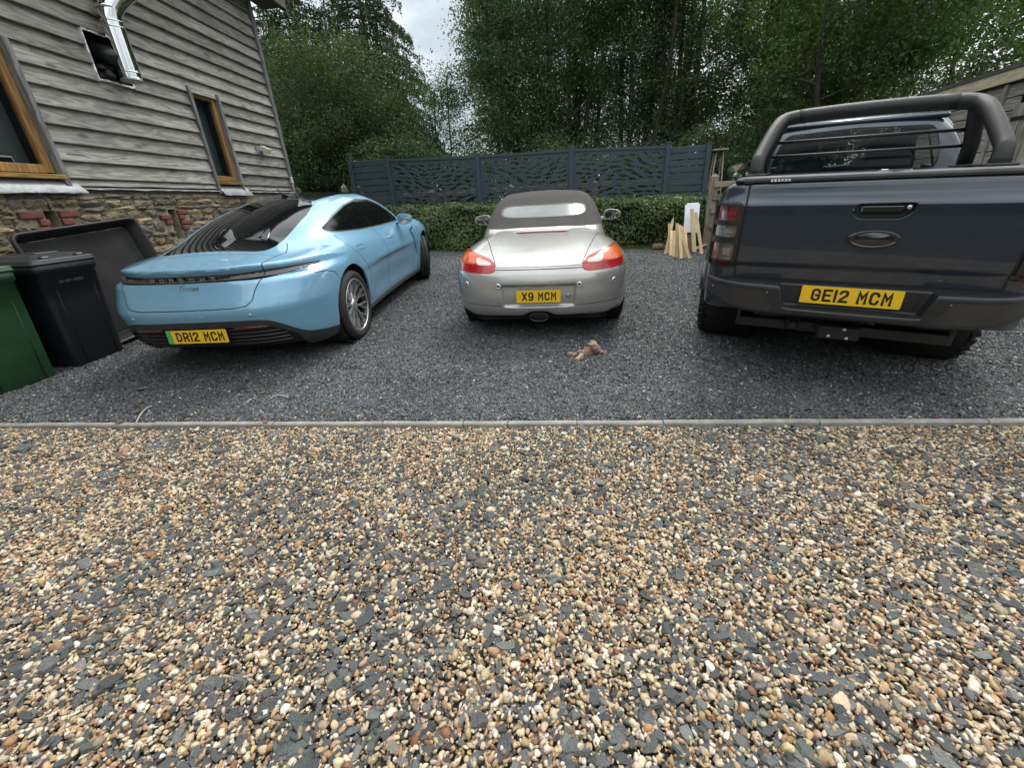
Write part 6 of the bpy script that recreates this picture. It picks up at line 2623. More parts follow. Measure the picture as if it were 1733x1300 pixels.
    for s in (-1, 1):
        mb = MB()
        pts = [(x * s, float(yc(0.455) + yp(abs(x))) + 0.006, 0.452 - 0.01 * (x - 0.3)) for x in np.linspace(0.30, 0.60, 9)]
        mb.tube(pts, [0.004] + [0.014] * 7 + [0.004], 6)
        mb.build('rear_reflector', M['red_reflector'], root)
        mb = MB()
        mb.lathe([(0, 0.012), (0.012, 0.012), (0.014, 0.0)], 12, Matrix.Translation((s * 0.50, float(yc(0.56) + yp(0.50)) + 0.004, 0.56)) @ Matrix.Rotation(math.pi / 2, 4, 'X'))
        mb.build('parking_sensor', M['blue_paint'], root)
    # light strip inside the bar and its raised letters
    mb = MB()
    xs = np.linspace(-0.84, 0.84, 41)
    mb.tube([(x, float(yc(0.835) + yp(abs(x), 0.835)) - 0.004, float(zc0(abs(x))) - 0.012) for x in xs], 0.0075, 6)
    mb.build('light_strip', M['clear_lens'], root)
    y0 = float(yc(0.85))
    for i, ch in enumerate('PORSCHE'):
        xx = -0.255 + 0.085 * i
        t = MB()
        stroke_text(t, ch, 0.032, 0.0075, face_matrix((xx, y0 + float(yp(abs(xx), 0.848)) - 0.012, 0.848)), xscale=2.4)
        t.build('badge_letter', M['badge_grey'], root)
    cu = bpy.data.curves.new('script', 'FONT')
    cu.body = 'Taycan'
    cu.size = 0.062
    cu.shear = 0.45
    cu.extrude = 0.002
    cu.align_x = 'CENTER'
    tmp = bpy.data.objects.new('script', cu)
    me = bpy.data.meshes.new_from_object(tmp)
    me.transform(face_matrix((0.03, float(yc(0.775)) - 0.002, 0.765), 0.0, -0.35))
    me.materials.clear()
    me.materials.append(M['badge_grey'])
    so = bpy.data.objects.new('model_script', me)
    COL.objects.link(so)
    so.parent = root
    bpy.data.objects.remove(tmp)
    bpy.data.curves.remove(cu)
    number_plate(root, 'DRI2 MCM', 0.52, face_matrix((0.0, 0.025, 0.40), 0, -0.06), green=True)
    # camera square and towing-eye cover on the bumper
    mb = MB()
    mb.prism(rounded([(-0.02, -0.014), (0.02, -0.014), (0.02, 0.014), (-0.02, 0.014)], 0.004), 0, 0.003, face_matrix((0.12, 0.006, 0.572)))
    mb.build('towing_eye_cover', M['blue_paint'], root)
    # aerial fin on the roof
    mb = MB()
    mb.prism([(1.86, 1.375), (2.06, 1.405), (1.90, 1.435)], -0.012, 0.012, Matrix(((0, 0, 1, 0), (1, 0, 0, 0), (0, 1, 0, 0), (0, 0, 0, 1))))
    mb.build('aerial_fin', M['gloss_black'], root)
    return root


M['sill_grey'] = pmat('sill_grey', (0.13, 0.13, 0.125), 0.5, 0.1, var=0.2, vscale=5)
M['trim_metal'] = pmat('window_trim_metal', (0.16, 0.17, 0.18), 0.25, 0.6)
M['side_glass'] = glass_mat('side_window_glass', (0.004, 0.005, 0.006), 1.0)
M['badge_grey'] = pmat('badge_grey', (0.24, 0.245, 0.255), 0.3, 0.5)
taycan = build_taycan()
# ------------------------------------------------------------------ silver roadster
M['silver_paint'] = car_paint('silver_paint', (0.43, 0.427, 0.415), 0.12, 0.5, 0.34, 0.03)
M['canvas'] = pmat('grey_canvas', (0.050, 0.047, 0.044), 0.9, var=0.18, vscale=5, bump=0.25, bscale=700)
M['soft_window'] = pmat('plastic_window', (0.15, 0.17, 0.165), 0.14, 0.0, coat=0.6, var=0.25, vscale=3.2)
M['lamp_red'] = pmat('red_lamp_lens', (0.38, 0.006, 0.012), 0.2, coat=0.35, var=0.25, vscale=40)
M['lamp_amber'] = pmat('amber_lamp_lens', (0.58, 0.088, 0.005), 0.24, coat=0.35, var=0.25, vscale=40)
M['lamp_pale'] = pmat('clear_lamp_lens', (0.58, 0.47, 0.43), 0.14, coat=1.0, var=0.12, vscale=40)
M['lamp_pink'] = pmat('pink_fog_lens', (0.42, 0.045, 0.045), 0.2, coat=0.35, var=0.3, vscale=40)
M['lamp_edge'] = pmat('lamp_edge', (0.40, 0.05, 0.025), 0.2, coat=0.4)
M['dark_red_lens'] = pmat('dark_red_lens', (0.16, 0.006, 0.012), 0.12, coat=1.0)


def build_boxster():
    root = empty('roadster', (0.287, 3.80, gz(3.80)))
    root.rotation_euler = (math.atan(SLOPE), 0, -0.13)
    root.scale = (0.97,) * 3
    tag(root, 'silver two-seat roadster with a closed grey fabric roof, parked between the other two vehicles', 'car')
    W = spl([-0.1, 0.2, 0.5, 0.9, 1.4, 2.2, 3.0, 3.45, 3.9, 4.2, 4.5], [0.87, 0.90, 0.912, 0.915, 0.895, 0.875, 0.88, 0.885, 0.85, 0.77, 0.6])
    Wz = spl([0.1, 0.24, 0.34, 0.48, 0.60, 0.72, 0.82, 0.92, 1.2], [-0.16, -0.075, -0.025, 0.0, -0.004, -0.03, -0.085, -0.20, -0.6])
    yc = spl([0.1, 0.24, 0.28, 0.36, 0.48, 0.60, 0.66, 0.70, 0.735, 0.76, 0.80, 1.1], [0.22, 0.10, 0.055, 0.02, 0.0, 0.010, 0.028, 0.055, 0.075, 0.085, 0.13, 0.45])
    yp = spl([0, 0.3, 0.5, 0.65, 0.75, 0.82, 0.87, 0.91, 0.95, 1.2], [0, 0.018, 0.06, 0.125, 0.20, 0.30, 0.42, 0.58, 0.85, 2.6])
    zd = spl([-0.1, 0.05, 0.10, 0.2, 0.4, 0.7, 1.0, 1.3, 1.8, 2.8, 3.2, 3.7, 4.0, 4.2, 4.5], [0.72, 0.735, 0.748, 0.782, 0.838, 0.905, 0.955, 0.985, 0.985, 0.955, 0.93, 0.82, 0.73, 0.64, 0.4])
    zf = spl([-0.1, 0.1, 0.25, 0.5, 0.9, 1.3, 1.9, 2.8, 3.3, 3.7, 4.0, 4.2, 4.5], [0.72, 0.77, 0.835, 0.89, 0.935, 0.93, 0.905, 0.895, 0.895, 0.83, 0.72, 0.6, 0.4])
    zb = lambda x: 0.262 - 0.020 * sst(x, 0.35, 0.6) + 0.120 * sst(x, 0.62, 0.90) + 0.050 * np.exp(-(x / 0.13) ** 4)
    zr = spl([0.9, 1.1, 1.3, 1.5, 1.7, 1.9, 2.1, 2.4, 2.65, 2.85, 3.05, 3.3], [0.84, 0.975, 1.06, 1.155, 1.245, 1.315, 1.345, 1.352, 1.30, 1.17, 0.99, 0.75])
    wc = spl([0.9, 1.1, 1.4, 1.8, 2.6, 3.0, 3.3], [0.55, 0.655, 0.70, 0.715, 0.715, 0.68, 0.5])

    def fn(x, y, z):
        side = x - (W(y) + Wz(z))
        top = (z - (zd(y) + (zf(y) - zd(y)) * sst(x, 0.42, 0.80))) * 0.96
        rear = (yc(z) + yp(x) - y) * 0.94
        front = (y - (4.40 - 0.16 * (x / 0.7) ** 2 - 0.30 * (x / 0.88) ** 6)) * 0.9
        bot = zb(x) * (1 - sst(y, 0.25, 0.7)) + 0.15 * sst(y, 0.25, 0.7) - z
        b = smax(side, top, 0.20)
        b = smax(b, rear, 0.05 + 0.08 * sst(x, 0.5, 0.85))
        b = smax(b, front, 0.15)
        b = smax(b, bot, 0.03)
        # number plate recess
        rec = poly_sdf(x, z, [(-0.3, 0.385), (0.325, 0.385), (0.345, 0.565), (-0.3, 0.565)]) - 0.012
        b = b + 0.030 * (1 - sst(rec, -0.014, 0.010)) * (y < 0.4)
        # scoop under the third brake lamp
        sc = poly_sdf(x, y, [(-0.1, 0.80), (0.27, 0.83), (0.31, 1.06), (-0.1, 1.06)])
        b = b + 0.008 * (1 - sst(sc, -0.02, 0.012)) * (z > 0.8)
        ct = (z - (zr(y) - 0.045 * (x / 0.6) ** 2)) * 0.9
        cs = (x - (wc(y) - 0.30 * (z - 0.97) - 0.12 * np.clip(z - 1.0, 0, 1) ** 2)) * 0.9
        cb = smax(ct, cs, 0.13)
        cb = smax(smax(cb, 0.8 - z, 0.03), smax(1.0 - y, y - 3.3, 0.03), 0.03)
        return smin(b, cb, 0.02)

    sh = Shell(fn, (-1.0, -0.07, 0.1), (1.0, 4.5, 1.42), 0.022)
    ax = lambda P: np.abs(P[:, 0])
    for yy, zz, rr in ((0.96, 0.325, 0.352), (3.42, 0.325, 0.352)):
        sh.cut(lambda P: np.hypot(P[:, 1] - yy, P[:, 2] - zz) - rr, 99, [0], lambda c: (np.abs(c[:, 0]) > 0.5) & (c[:, 2] < 0.9))
        sh.cut(lambda P: np.abs(P[:, 1] - yy) - rr, 99, [0], lambda c: (np.abs(c[:, 0]) > 0.5) & (c[:, 2] < 0.325))
    sh.relabel(lambda c: (c[:, 2] < 0.2), 2)
    # tail lamps
    lamp = rounded([(0.405, 0.705), (0.42, 0.765), (0.47, 0.80), (0.66, 0.855), (0.755, 0.862), (0.80, 0.83), (0.83, 0.72), (0.82, 0.70), (0.70, 0.684), (0.46, 0.682)], 0.03, 4)
    near = lambda c: c[:, 1] < 0.7
    sh.cut(lambda P: poly_sdf_abs(P[:, 0], P[:, 2], lamp), 20, [0], near)
    sh.cut(lambda P: poly_sdf_abs(P[:, 0], P[:, 2], lamp) + 0.009, 21, [20], near)
    sh.cut(lambda P: -(P[:, 2] - (0.760 + 0.075 * (1 - sst(ax(P), 0.50, 0.66)))), 22, [21], near)
    wl = rounded([(0.452, 0.753), (0.462, 0.774), (0.600, 0.815), (0.618, 0.808), (0.605, 0.765), (0.58, 0.753)], 0.01, 3)
    sh.cut(lambda P: np.maximum(P[:, 2] - 0.742, ax(P) - 0.60), 25, [21], near)
    sh.cut(lambda P: poly_sdf_abs(P[:, 0], P[:, 2], wl), 23, [21, 22], near)
    # deck lid, panels
    g = 0.0036
    XZ, XY, YZ = (lambda P: (np.abs(P[:, 0]), P[:, 2])), (lambda P: (np.abs(P[:, 0]), P[:, 1])), (lambda P: (P[:, 1], P[:, 2]))
    lid = [(0.0, 0.070), (0.41, 0.105), (0.415, 0.14), (0.63, 0.99), (0.60, 1.06), (0.0, 1.09)]
    sh.seam(lid, XY, g, lambda c: (c[:, 2] > 0.745) & (c[:, 1] < 1.2) & (c[:, 1] > 0.10))
    sh.seam([(-0.05, 0.716), (0.43, 0.716)], XZ, 0.0045, lambda c: c[:, 1] < 0.25)
    sh.seam([(-0.05, 0.735), (0.43, 0.735)], XZ, 0.0022, lambda c: c[:, 1] < 0.25)
    sh.seam([(0.60, 1.06), (0.74, 1.10), (0.80, 1.25), (0.79, 1.5)], XY, g, lambda c: c[:, 2] > 0.85)
    sh.seam([(0.36, 0.378), (0.95, 0.392)], XZ, 0.0026, lambda c: (np.abs(c[:, 0]) > 0.36) & (c[:, 1] < 0.62))
    sh.seam([(0.28, 0.692), (0.60, 0.68), (0.615, 0.42)], YZ, g, lambda c: (np.abs(c[:, 0]) > 0.6))
    for d in ([(1.86, 0.26), (1.84, 0.60), (1.92, 0.95)], [(2.95, 0.26), (2.98, 0.6), (2.92, 0.95)]):
        sh.seam(d, YZ, g, lambda c: np.abs(c[:, 0]) > 0.6)
    brk = rounded([(-0.3, 1.01), (0.25, 0.985), (0.31, 1.035), (0.29, 1.052), (-0.3, 1.058)], 0.012, 3)
    sh.cut(lambda P: poly_sdf(ax(P), P[:, 1], brk), 24, [0, 11], lambda c: c[:, 2] > 0.9)
    # plate plinth disc
    # soft top, rear window, glass
    hood = lambda P: np.maximum(-(P[:, 2] - (0.985 - 0.03 * sst(P[:, 1], 1.2, 2.0) + 0.01 * sst(-np.abs(P[:, 0]), -0.5, -0.2) + 0.0)), P[:, 1] - 2.62)
    sh.cut(lambda P: hood(P), 30, [0, 11], lambda c: (c[:, 1] > 1.08) & (np.abs(c[:, 0]) < 0.74))
    wse = lambda P: ((np.abs(P[:, 0]) / 0.488) ** 7.0 + (np.abs(P[:, 2] - 1.146) / 0.058) ** 3.2 - 1) * 0.035
    sh.cut(lambda P: wse(P) - 0.012, 31, [30], lambda c: (c[:, 1] < 1.75))
    sh.cut(lambda P: wse(P), 32, [31], lambda c: (c[:, 1] < 1.75))
    sg = [(1.92, 0.985), (2.0, 1.20), (2.1, 1.235), (2.5, 1.235), (2.66, 1.17), (2.92, 0.985)]
    sh.cut(lambda P: poly_sdf(P[:, 1], P[:, 2], sg), 33, [0, 30, 11], lambda c: (np.abs(c[:, 0]) > 0.52) & (c[:, 2] > 0.97))
    sh.cut(lambda P: poly_sdf(ax(P), P[:, 1], [(-0.1, 2.72), (0.50, 2.70), (0.60, 3.0), (-0.1, 3.08)]), 34, [0, 30], lambda c: c[:, 2] > 0.97)
    sh.relabel(lambda c: (c[:, 1] < 1.08) & (c[:, 2] > 0.742) & (np.abs(c[:, 0]) < np.interp(c[:, 1], [0, 0.14, 0.99, 1.06], [0.413, 0.415, 0.63, 0.60])), 14, [0])
    sh.relabel(lambda c: (c[:, 2] < 0.742) & (c[:, 1] < 0.62) & ((c[:, 2] < 0.69) | (np.abs(c[:, 0]) < 0.42)), 15, [0])
    sh.relabel(lambda c: (np.abs(c[:, 0]) > 0.6) & (c[:, 1] > 1.85) & (c[:, 1] < 2.96) & (c[:, 2] > 0.26), 16, [0])
    sh.finish()
    sh.part([0], 'body', M['silver_paint'], root, rim=0.02)
    sh.part([14], 'boot_lid', M['silver_paint'], root)
    sh.part([15], 'rear_bumper', M['silver_paint'], root, rim=0.015)
    for s in (1, -1):
        k = lambda c: c[:, 0] * s > 0
        sh.part([16], 'door', M['silver_paint'], root, keep=k)
        lo = sh.part([20], 'tail_lamp', M['lamp_edge'], root, off=0.001, rim=0.012, keep=k)
        sh.part([21], 'red_lens', M['lamp_red'], lo, off=0.003, keep=k)
        sh.part([22], 'amber_lens', M['lamp_amber'], lo, off=0.003, keep=k)
        sh.part([25], 'fog_lens', M['lamp_pink'], lo, off=0.003, keep=k)
        sh.part([23], 'clear_lens', M['lamp_pale'], lo, off=0.003, keep=k)
        sh.part([33], 'side_window', M['side_glass'], root, keep=k)
        wheel(root, (s * 0.775, 0.96, 0.318), s, 0.318, 0.222, 0.255, 'five')
        wheel(root, (s * 0.755, 3.42, 0.318), s, 0.318, 0.222, 0.225, 'five')
        mirror_housing(root, (s * 0.955, 2.72, 0.985), s, 0.125, 0.070, 0.15, M['silver_paint'], (s * 0.80, 2.86, 0.93))
    sh.part([2], 'underbody', M['liner'], root)
    sh.seam_part('panel_seams', M['seam'], root)
    sh.part([24], 'brake_lamp', M['dark_red_lens'], root, off=0.003, rim=0.01)
    top = sh.part([30], 'soft_top', M['canvas'], root, off=0.002, rim=0.012)
    sh.part([31], 'window_seal', M['window_seal'], top, off=0.003)
    sh.part([32], 'rear_window', M['soft_window'], top, off=0.0)
    sh.part([34], 'windscreen', M['dark_glass'], root)
    arch_liner(root, 0.96, 0.325, 0.36, 0.50, 0.86)
    arch_liner(root, 3.42, 0.325, 0.36, 0.50, 0.84)
    fl = MB()
    fl.box((0, 2.1, 0.20), (1.35, 3.6, 0.04))
    fl.box((0, 0.35, 0.25), (1.2, 0.3, 0.10))
    fl.build('underbody', M['liner'], root)
    # exhaust tip
    mb = MB()
    for r0, r1, h0, h1 in ((1.0, 1.0, 0.0, 0.12),):
        n = 20
        V, F = [], []
        for rr, yy in ((0.80, 0.10), (0.84, 0.030), (0.98, 0.022), (1.0, 0.03), (1.0, 0.14)):
            for k in range(n):
                a = 2 * math.pi * k / n
                V.append((0.095 * rr * math.cos(a), yy, 0.265 + 0.045 * rr * math.sin(a)))
        for i in range(4):
            for k in range(n):
                F.append((i * n + k, i * n + (k + 1) % n, (i + 1) * n + (k + 1) % n, (i + 1) * n + k))
        mb.add(V, F, True)
        mb.f.append(tuple(range(n)))
        mb.sm.append(False)
    mb.build('exhaust_tip', M['rim_dark'], root)
    # parking sensors with bright rims
    for x, z in ((-0.72, 0.575), (-0.385, 0.572), (0.385, 0.572), (0.72, 0.575)):
        yy = float(yc(z) + yp(abs(x)))
        yaw = {True: 0.0}.get(abs(x) < 0.5, math.copysign(0.72, x))
        Mx = face_matrix((x, yy - 0.001, z), yaw)
        mb = MB()
        mb.lathe([(0.010, 0.004), (0.013, 0.007), (0.024, 0.006), (0.028, 0.0), (0.028, -0.02)], 18, Mx)
        s_ = mb.build('parking_sensor', M['sensor_silver'], root)
        mb = MB()
        mb.lathe([(0, 0.003), (0.010, 0.003)], 14, Mx)
        mb.build('sensor_eye', M['black_plastic'], s_)
    number_plate(root, 'X9 MCM', 0.42, face_matrix((0.0, 0.010, 0.475), 0, -0.03), h=0.118)
    mb = MB()
    mb.lathe([(0, 0.001), (0.020, 0.001), (0.021, -0.004)], 16, face_matrix((0.28, 0.036, 0.472)))
    mb.build('towing_eye_cover', M['silver_dull'], root)
    # third brake lamp aside, an aerial stub on the front wing
    return root


M['window_seal'] = pmat('window_seal', (0.10, 0.10, 0.10), 0.5)
M['sensor_silver'] = pmat('sensor_silver', (0.62, 0.63, 0.63), 0.25, 0.7)
M['silver_dull'] = pmat('silver_dull', (0.32, 0.325, 0.32), 0.4, 0.4)
boxster = build_boxster()
# ------------------------------------------------------------------ dark grey-blue pickup
M['pickup_paint'] = car_paint('dark_slate_paint', (0.020, 0.031, 0.050), 0.3, 0.40, 0.30, 0.02)
M['bed_liner_black'] = pmat('textured_black_coating', (0.008, 0.009, 0.0105), 0.42, var=0.2, vscale=30, bump=0.35, bscale=420)
M['bumper_grey'] = pmat('bumper_grey', (0.019, 0.020, 0.023), 0.40, 0.1, var=0.2, vscale=5, bump=0.1, bscale=350)
M['bumper_insert'] = pmat('bumper_insert', (0.028, 0.027, 0.027), 0.5, var=0.25, vscale=4, bump=0.12, bscale=300)
M['pickup_red'] = pmat('pickup_red_lens', (0.17, 0.006, 0.014), 0.14, coat=1.0, var=0.3, vscale=30)
M['pickup_clear'] = pmat('pickup_clear_lens', (0.22, 0.195, 0.175), 0.12, 0.2, coat=1.0, var=0.45, vscale=26)
M['pickup_brown'] = pmat('pickup_fog_lens', (0.14, 0.118, 0.095), 0.12, 0.2, coat=1.0, var=0.45, vscale=26)
M['see_glass'] = glass_mat('cab_window_glass', (0.010, 0.018, 0.020), 0.42)
M['steel_bolt'] = pmat('zinc_bolt', (0.55, 0.55, 0.54), 0.35, 0.9)
M['roller_black'] = pmat('roller_cover_black', (0.13, 0.135, 0.14), 0.36, 0.3, var=0.2, vscale=9)
M['seat_cloth'] = pmat('seat_cloth', (0.03, 0.03, 0.032), 0.85)


def build_ranger():
    root = empty('pickup_truck', (2.075, 2.46, gz(2.46)))
    root.rotation_euler = (math.atan(SLOPE) * 0.86, R_(1.2), -0.548)
    root.scale = (0.979,) * 3
    tag(root, 'dark slate-blue double cab pickup with a black roll bar and chunky tyres, near the shed', 'pickup')
    yp = spl([0, 0.60, 0.70, 0.76, 0.80, 0.84, 0.865, 0.89, 1.1], [0, 0.004, 0.010, 0.022, 0.045, 0.09, 0.16, 0.32, 1.6])
    yc = spl([0.4, 0.74, 0.80, 0.835, 0.87, 1.0, 1.225, 1.25, 1.29, 1.34, 1.4], [0.165, 0.158, 0.152, 0.148, 0.132, 0.127, 0.130, 0.144, 0.162, 0.172, 0.18])
    W = spl([0, 0.5, 2.0, 3.9, 4.6, 5.1, 5.5], [0.875, 0.89, 0.895, 0.895, 0.885, 0.82, 0.6])
    Wz = spl([0.4, 0.7, 0.95, 1.15, 1.30, 1.38, 1.6], [-0.03, -0.005, 0.0, -0.010, -0.032, -0.06, -0.2])
    zh = spl([3.6, 4.0, 4.6, 5.0, 5.3, 5.5], [1.37, 1.30, 1.24, 1.18, 1.05, 0.8])
    zr = spl([1.95, 2.12, 2.25, 2.5, 3.0, 3.4, 3.9, 4.3, 4.6], [1.30, 1.72, 1.825, 1.87, 1.885, 1.86, 1.62, 1.34, 1.1])

    def fn(x, y, z):
        side = x - (W(y) + Wz(z))
        top = z - np.where(y < 3.6, 1.362, zh(y))
        rear = (yc(z) + yp(x) - y) * 0.96
        front = (y - (5.3 - 0.12 * (x / 0.8) ** 2 - 0.2 * (x / 0.9) ** 6)) * 0.9
        bot = 0.52 - z
        b = smax(side, top, 0.07)
        b = smax(b, rear, 0.035)
        b = smax(b, front, 0.15)
        b = smax(b, bot, 0.03)
        # tailgate handle pocket
        hp = poly_sdf(x, z, [(0, 0), (0.001, 0), (0, 0.001)]) * 0
        ct = (z - (zr(y) - 0.03 * (x / 0.6) ** 2)) * np.where(y < 2.3, 0.42, 0.85)
        cs = (x - (0.855 - 0.36 * (z - 1.30) - 0.12 * np.clip(z - 1.4, 0, 1) ** 2)) * 0.92
        cb = smax(ct, cs, 0.12)
        cb = smax(smax(cb, 1.2 - z, 0.03), 2.06 - 0.10 * (1.4 - z) * 0 + 0.13 * (z - 1.36) - y, 0.05)
        return smin(b, cb, 0.025)

    sh = Shell(fn, (-1.0, 0.06, 0.45), (1.0, 5.42, 1.95), 0.026)
    ax = lambda P: np.abs(P[:, 0])
    XZ, XY, YZ = (lambda P: (np.abs(P[:, 0]), P[:, 2])), (lambda P: (np.abs(P[:, 0]), P[:, 1])), (lambda P: (P[:, 1], P[:, 2]))
    XZs = lambda P: (P[:, 0], P[:, 2])
    for yy, zz, rr in ((1.33, 0.42, 0.47), (4.36, 0.42, 0.47)):
        sh.cut(lambda P: np.hypot(P[:, 1] - yy, P[:, 2] - zz) - rr, 99, [0], lambda c: (np.abs(c[:, 0]) > 0.5) & (c[:, 2] < 1.0))
    # lamps: black guard frame with lens openings
    nr = lambda c: c[:, 1] < 0.60
    lamp = rounded([(0.688, 0.825), (0.688, 1.240), (0.80, 1.245), (1.0, 1.25), (1.0, 0.82)], 0.02, 3)
    sh.cut(lambda P: np.maximum(poly_sdf_abs(P[:, 0], P[:, 2], lamp), P[:, 1] - 0.33), 20, [0], nr)
    for zz0, zz1, x0, L in ((1.130, 1.222, 0.715, 21), (1.025, 1.100, 0.712, 22), (0.868, 0.985, 0.712, 23), (0.838, 0.866, 0.712, 24)):
        pg = rounded([(x0, zz0), (1.0, zz0), (1.0, zz1), (x0 - 0.004, zz1)], 0.012, 3)
        sh.cut(lambda P: np.maximum(poly_sdf_abs(P[:, 0], P[:, 2], pg), P[:, 1] - 0.27), L, [20], nr)
    # handle pocket and tailgate outline
    hp = rounded([(-0.105, 1.228), (0.185, 1.232), (0.175, 1.18), (0.13, 1.138), (-0.07, 1.138), (-0.105, 1.165)], 0.03, 4)
    sh.cut(lambda P: poly_sdf(P[:, 0], P[:, 2], hp), 30, [0], nr)
    tg = [(0.0, 0.758), (0.678, 0.758), (0.680, 1.0), (0.682, 1.345)]
    sh.seam(tg, XZ, 0.0065, nr)
    # body line below the lamp
    sh.seam([(0.69, 0.822), (0.90, 0.822)], XZ, 0.004, nr)
    # cab windows
    rw = rounded([(-0.1, 1.40), (0.62, 1.40), (0.60, 1.55), (0.535, 1.72), (-0.1, 1.745)], 0.05, 4)
    sh.cut(lambda P: poly_sdf_abs(P[:, 0], P[:, 2], rw) - 0.004, 40, [0], lambda c: (c[:, 1] > 1.9) & (c[:, 1] < 2.45) & (c[:, 2] > 1.38))
    sgl = [(2.30, 1.385), (2.34, 1.55), (2.42, 1.70), (2.55, 1.735), (3.40, 1.735), (3.62, 1.65), (3.98, 1.385)]
    sh.cut(lambda P: poly_sdf(P[:, 1], P[:, 2], sgl), 41, [0], lambda c: (np.abs(c[:, 0]) > 0.5) & (c[:, 2] > 1.36))
    sh.cut(lambda P: np.abs(P[:, 1] - 3.12) - 0.045, 44, [41])
    sh.cut(lambda P: poly_sdf(ax(P), P[:, 1], [(-0.1, 3.52), (0.52, 3.50), (0.66, 4.08), (-0.1, 4.16)]), 42, [0], lambda c: c[:, 2] > 1.36)
    sh.relabel(lambda c: (c[:, 1] < 0.30) & (np.abs(c[:, 0]) < 0.68) & (c[:, 2] > 0.758) & (c[:, 2] < 1.35), 14, [0])
    for d in ([(2.16, 0.6), (2.16, 1.36)], [(3.12, 0.6), (3.12, 1.38)], [(2.05, 0.6), (2.05, 1.36)]):
        sh.seam(d, YZ, 0.004, lambda c: np.abs(c[:, 0]) > 0.6)
    sh.finish()
    sh.part([0], 'body', M['pickup_paint'], root, rim=0.02)
    tgo = sh.part([14], 'tailgate', M['pickup_paint'], root)
    sh.part([30], 'handle_recess', M['pickup_paint'], tgo, off=-0.028)
    sh.seam_part('panel_seams', M['seam'], root)
    for s in (1, -1):
        k = lambda c: c[:, 0] * s > 0
        lo = sh.part([20], 'lamp_guard', M['black_plastic'], root, off=0.014, rim=0.03, keep=k)
        for L, nm, mt in ((21, 'red_lens', 'pickup_red'), (22, 'clear_lens', 'pickup_clear'), (23, 'fog_lens', 'pickup_brown'), (24, 'red_strip', 'pickup_red')):
            sh.part([L], nm, M[mt], lo, off=-0.002, keep=k)
        # reflector squares inside the lenses
        for zc, hh in ((1.176, 0.05), (1.062, 0.045), (0.928, 0.07)):
            yy = float(yc(zc) + yp(0.757)) + 0.0
            mb = MB()
            mb.box((s * 0.752, yy + 0.001, zc), (0.055, 0.008, hh * 0.8), Matrix.Rotation(0.35 * s, 3, 'Z'), bevel=0.003)
            mb.build('lens_reflector', M['pickup_red' if zc > 1.1 else 'pickup_clear'], lo)
        sh.part([41], 'side_window', M['see_glass'], root, keep=k)
        sh.part([44], 'door_pillar', M['gloss_black'], root, keep=k)
        wheel(root, (s * 0.815, 1.33, 0.405), s, 0.405, 0.222, 0.285, 'truck', chunky=True)
        wheel(root, (s * 0.815, 4.36, 0.405), s, 0.405, 0.222, 0.285, 'truck', chunky=True)
        # wheel arch flares
        for yy in (1.33, 4.36):
            mb = MB()
            Mx = Matrix.Translation((0, yy, 0.42)) @ Matrix.Rotation(math.pi / 2, 4, 'Y')
            pr = [(0.455, s * 0.85), (0.455, s * 0.955), (0.475, s * 0.975), (0.515, s * 0.965), (0.545, s * 0.925), (0.575, s * 0.88)]
            mb.lathe(pr, 40, Mx, a0=math.pi * 0.55, a1=math.pi * 1.45)
            mb.build('wheel_arch_flare', M['pickup_paint'], root)
            mb = MB()
            Mx = Matrix.Translation((0, yy, 0.42)) @ Matrix.Rotation(math.pi / 2, 4, 'Y')
            mb.lathe([(0.02, s * 0.50), (0.47, s * 0.50), (0.47, s * 0.88)], 24, Mx)
            mb.build('arch_liner', M['liner'], root)
        mirror_housing(root, (s * 1.03, 3.52, 1.44), s, 0.115, 0.085, 0.12, M['black_plastic'], (s * 0.84, 3.66, 1.40))
    sh.part([40], 'rear_window', M['see_glass'], root)
    sh.part([42], 'windscreen', M['see_glass'], root)
    fl = MB()
    fl.box((0, 2.7, 0.56), (1.5, 4.8, 0.06))
    fl.build('underbody', M['liner'], root)
    # door handle in the tailgate
    mb = MB()
    mb.box((0.03, 0.135, 1.196), (0.20, 0.02, 0.042), bevel=0.008)
    mb.build('tailgate_handle', M['gloss_black'], tgo)
    mb = MB()
    mb.lathe([(0, 0.006), (0.010, 0.006), (0.013, 0.0)], 16, face_matrix((0.148, 0.131, 1.205)))
    mb.build('key_lock', M['steel_bolt'], tgo)
    mb = MB()
    mb.tube([(p[0], 0.130 + 0.0015, p[1]) for p in hp] + [(hp[0][0], 0.1315, hp[0][1])], 0.0045, 6)
    mb.build('handle_surround', M['gloss_black'], tgo)
    # blank oval badge
    mb = MB()
    n = 40
    V, F = [], []
    for sc, dz in ((1.0, 0.0), (0.985, 0.012), (0.90, 0.016), (0.86, 0.010), (0.72, 0.012), (0.40, 0.019), (0.0, 0.021)):
        for k in range(n):
            a = 2 * math.pi * k / n
            V.append((0.03 + 0.128 * sc * math.cos(a), 0.128 - dz, 1.03 + 0.050 * sc * math.sin(a)))
    for i in range(6):
        for k in range(n):
            F.append((i * n + k, i * n + (k + 1) % n, (i + 1) * n + (k + 1) % n, (i + 1) * n + k))
    mb.add(V, F, True)
    mb.build('oval_badge', M['gloss_black'], tgo)
    # roller cover: slats on the bed, end bar, lock, lettering
    mb = MB()
    mb.box((0.0, 0.222, 1.374), (1.40, 0.10, 0.036), Matrix.Rotation(-0.12, 3, 'X'), bevel=0.012)
    cov = mb.build('roller_cover', M['roller_black'], root)
    for k in range(16):
        mb = MB()
        mb.box((0.0, 0.325 + 0.098 * k, 1.368), (1.38, 0.093, 0.014), bevel=0.005)
        mb.build('cover_slat', M['roller_black'], cov)
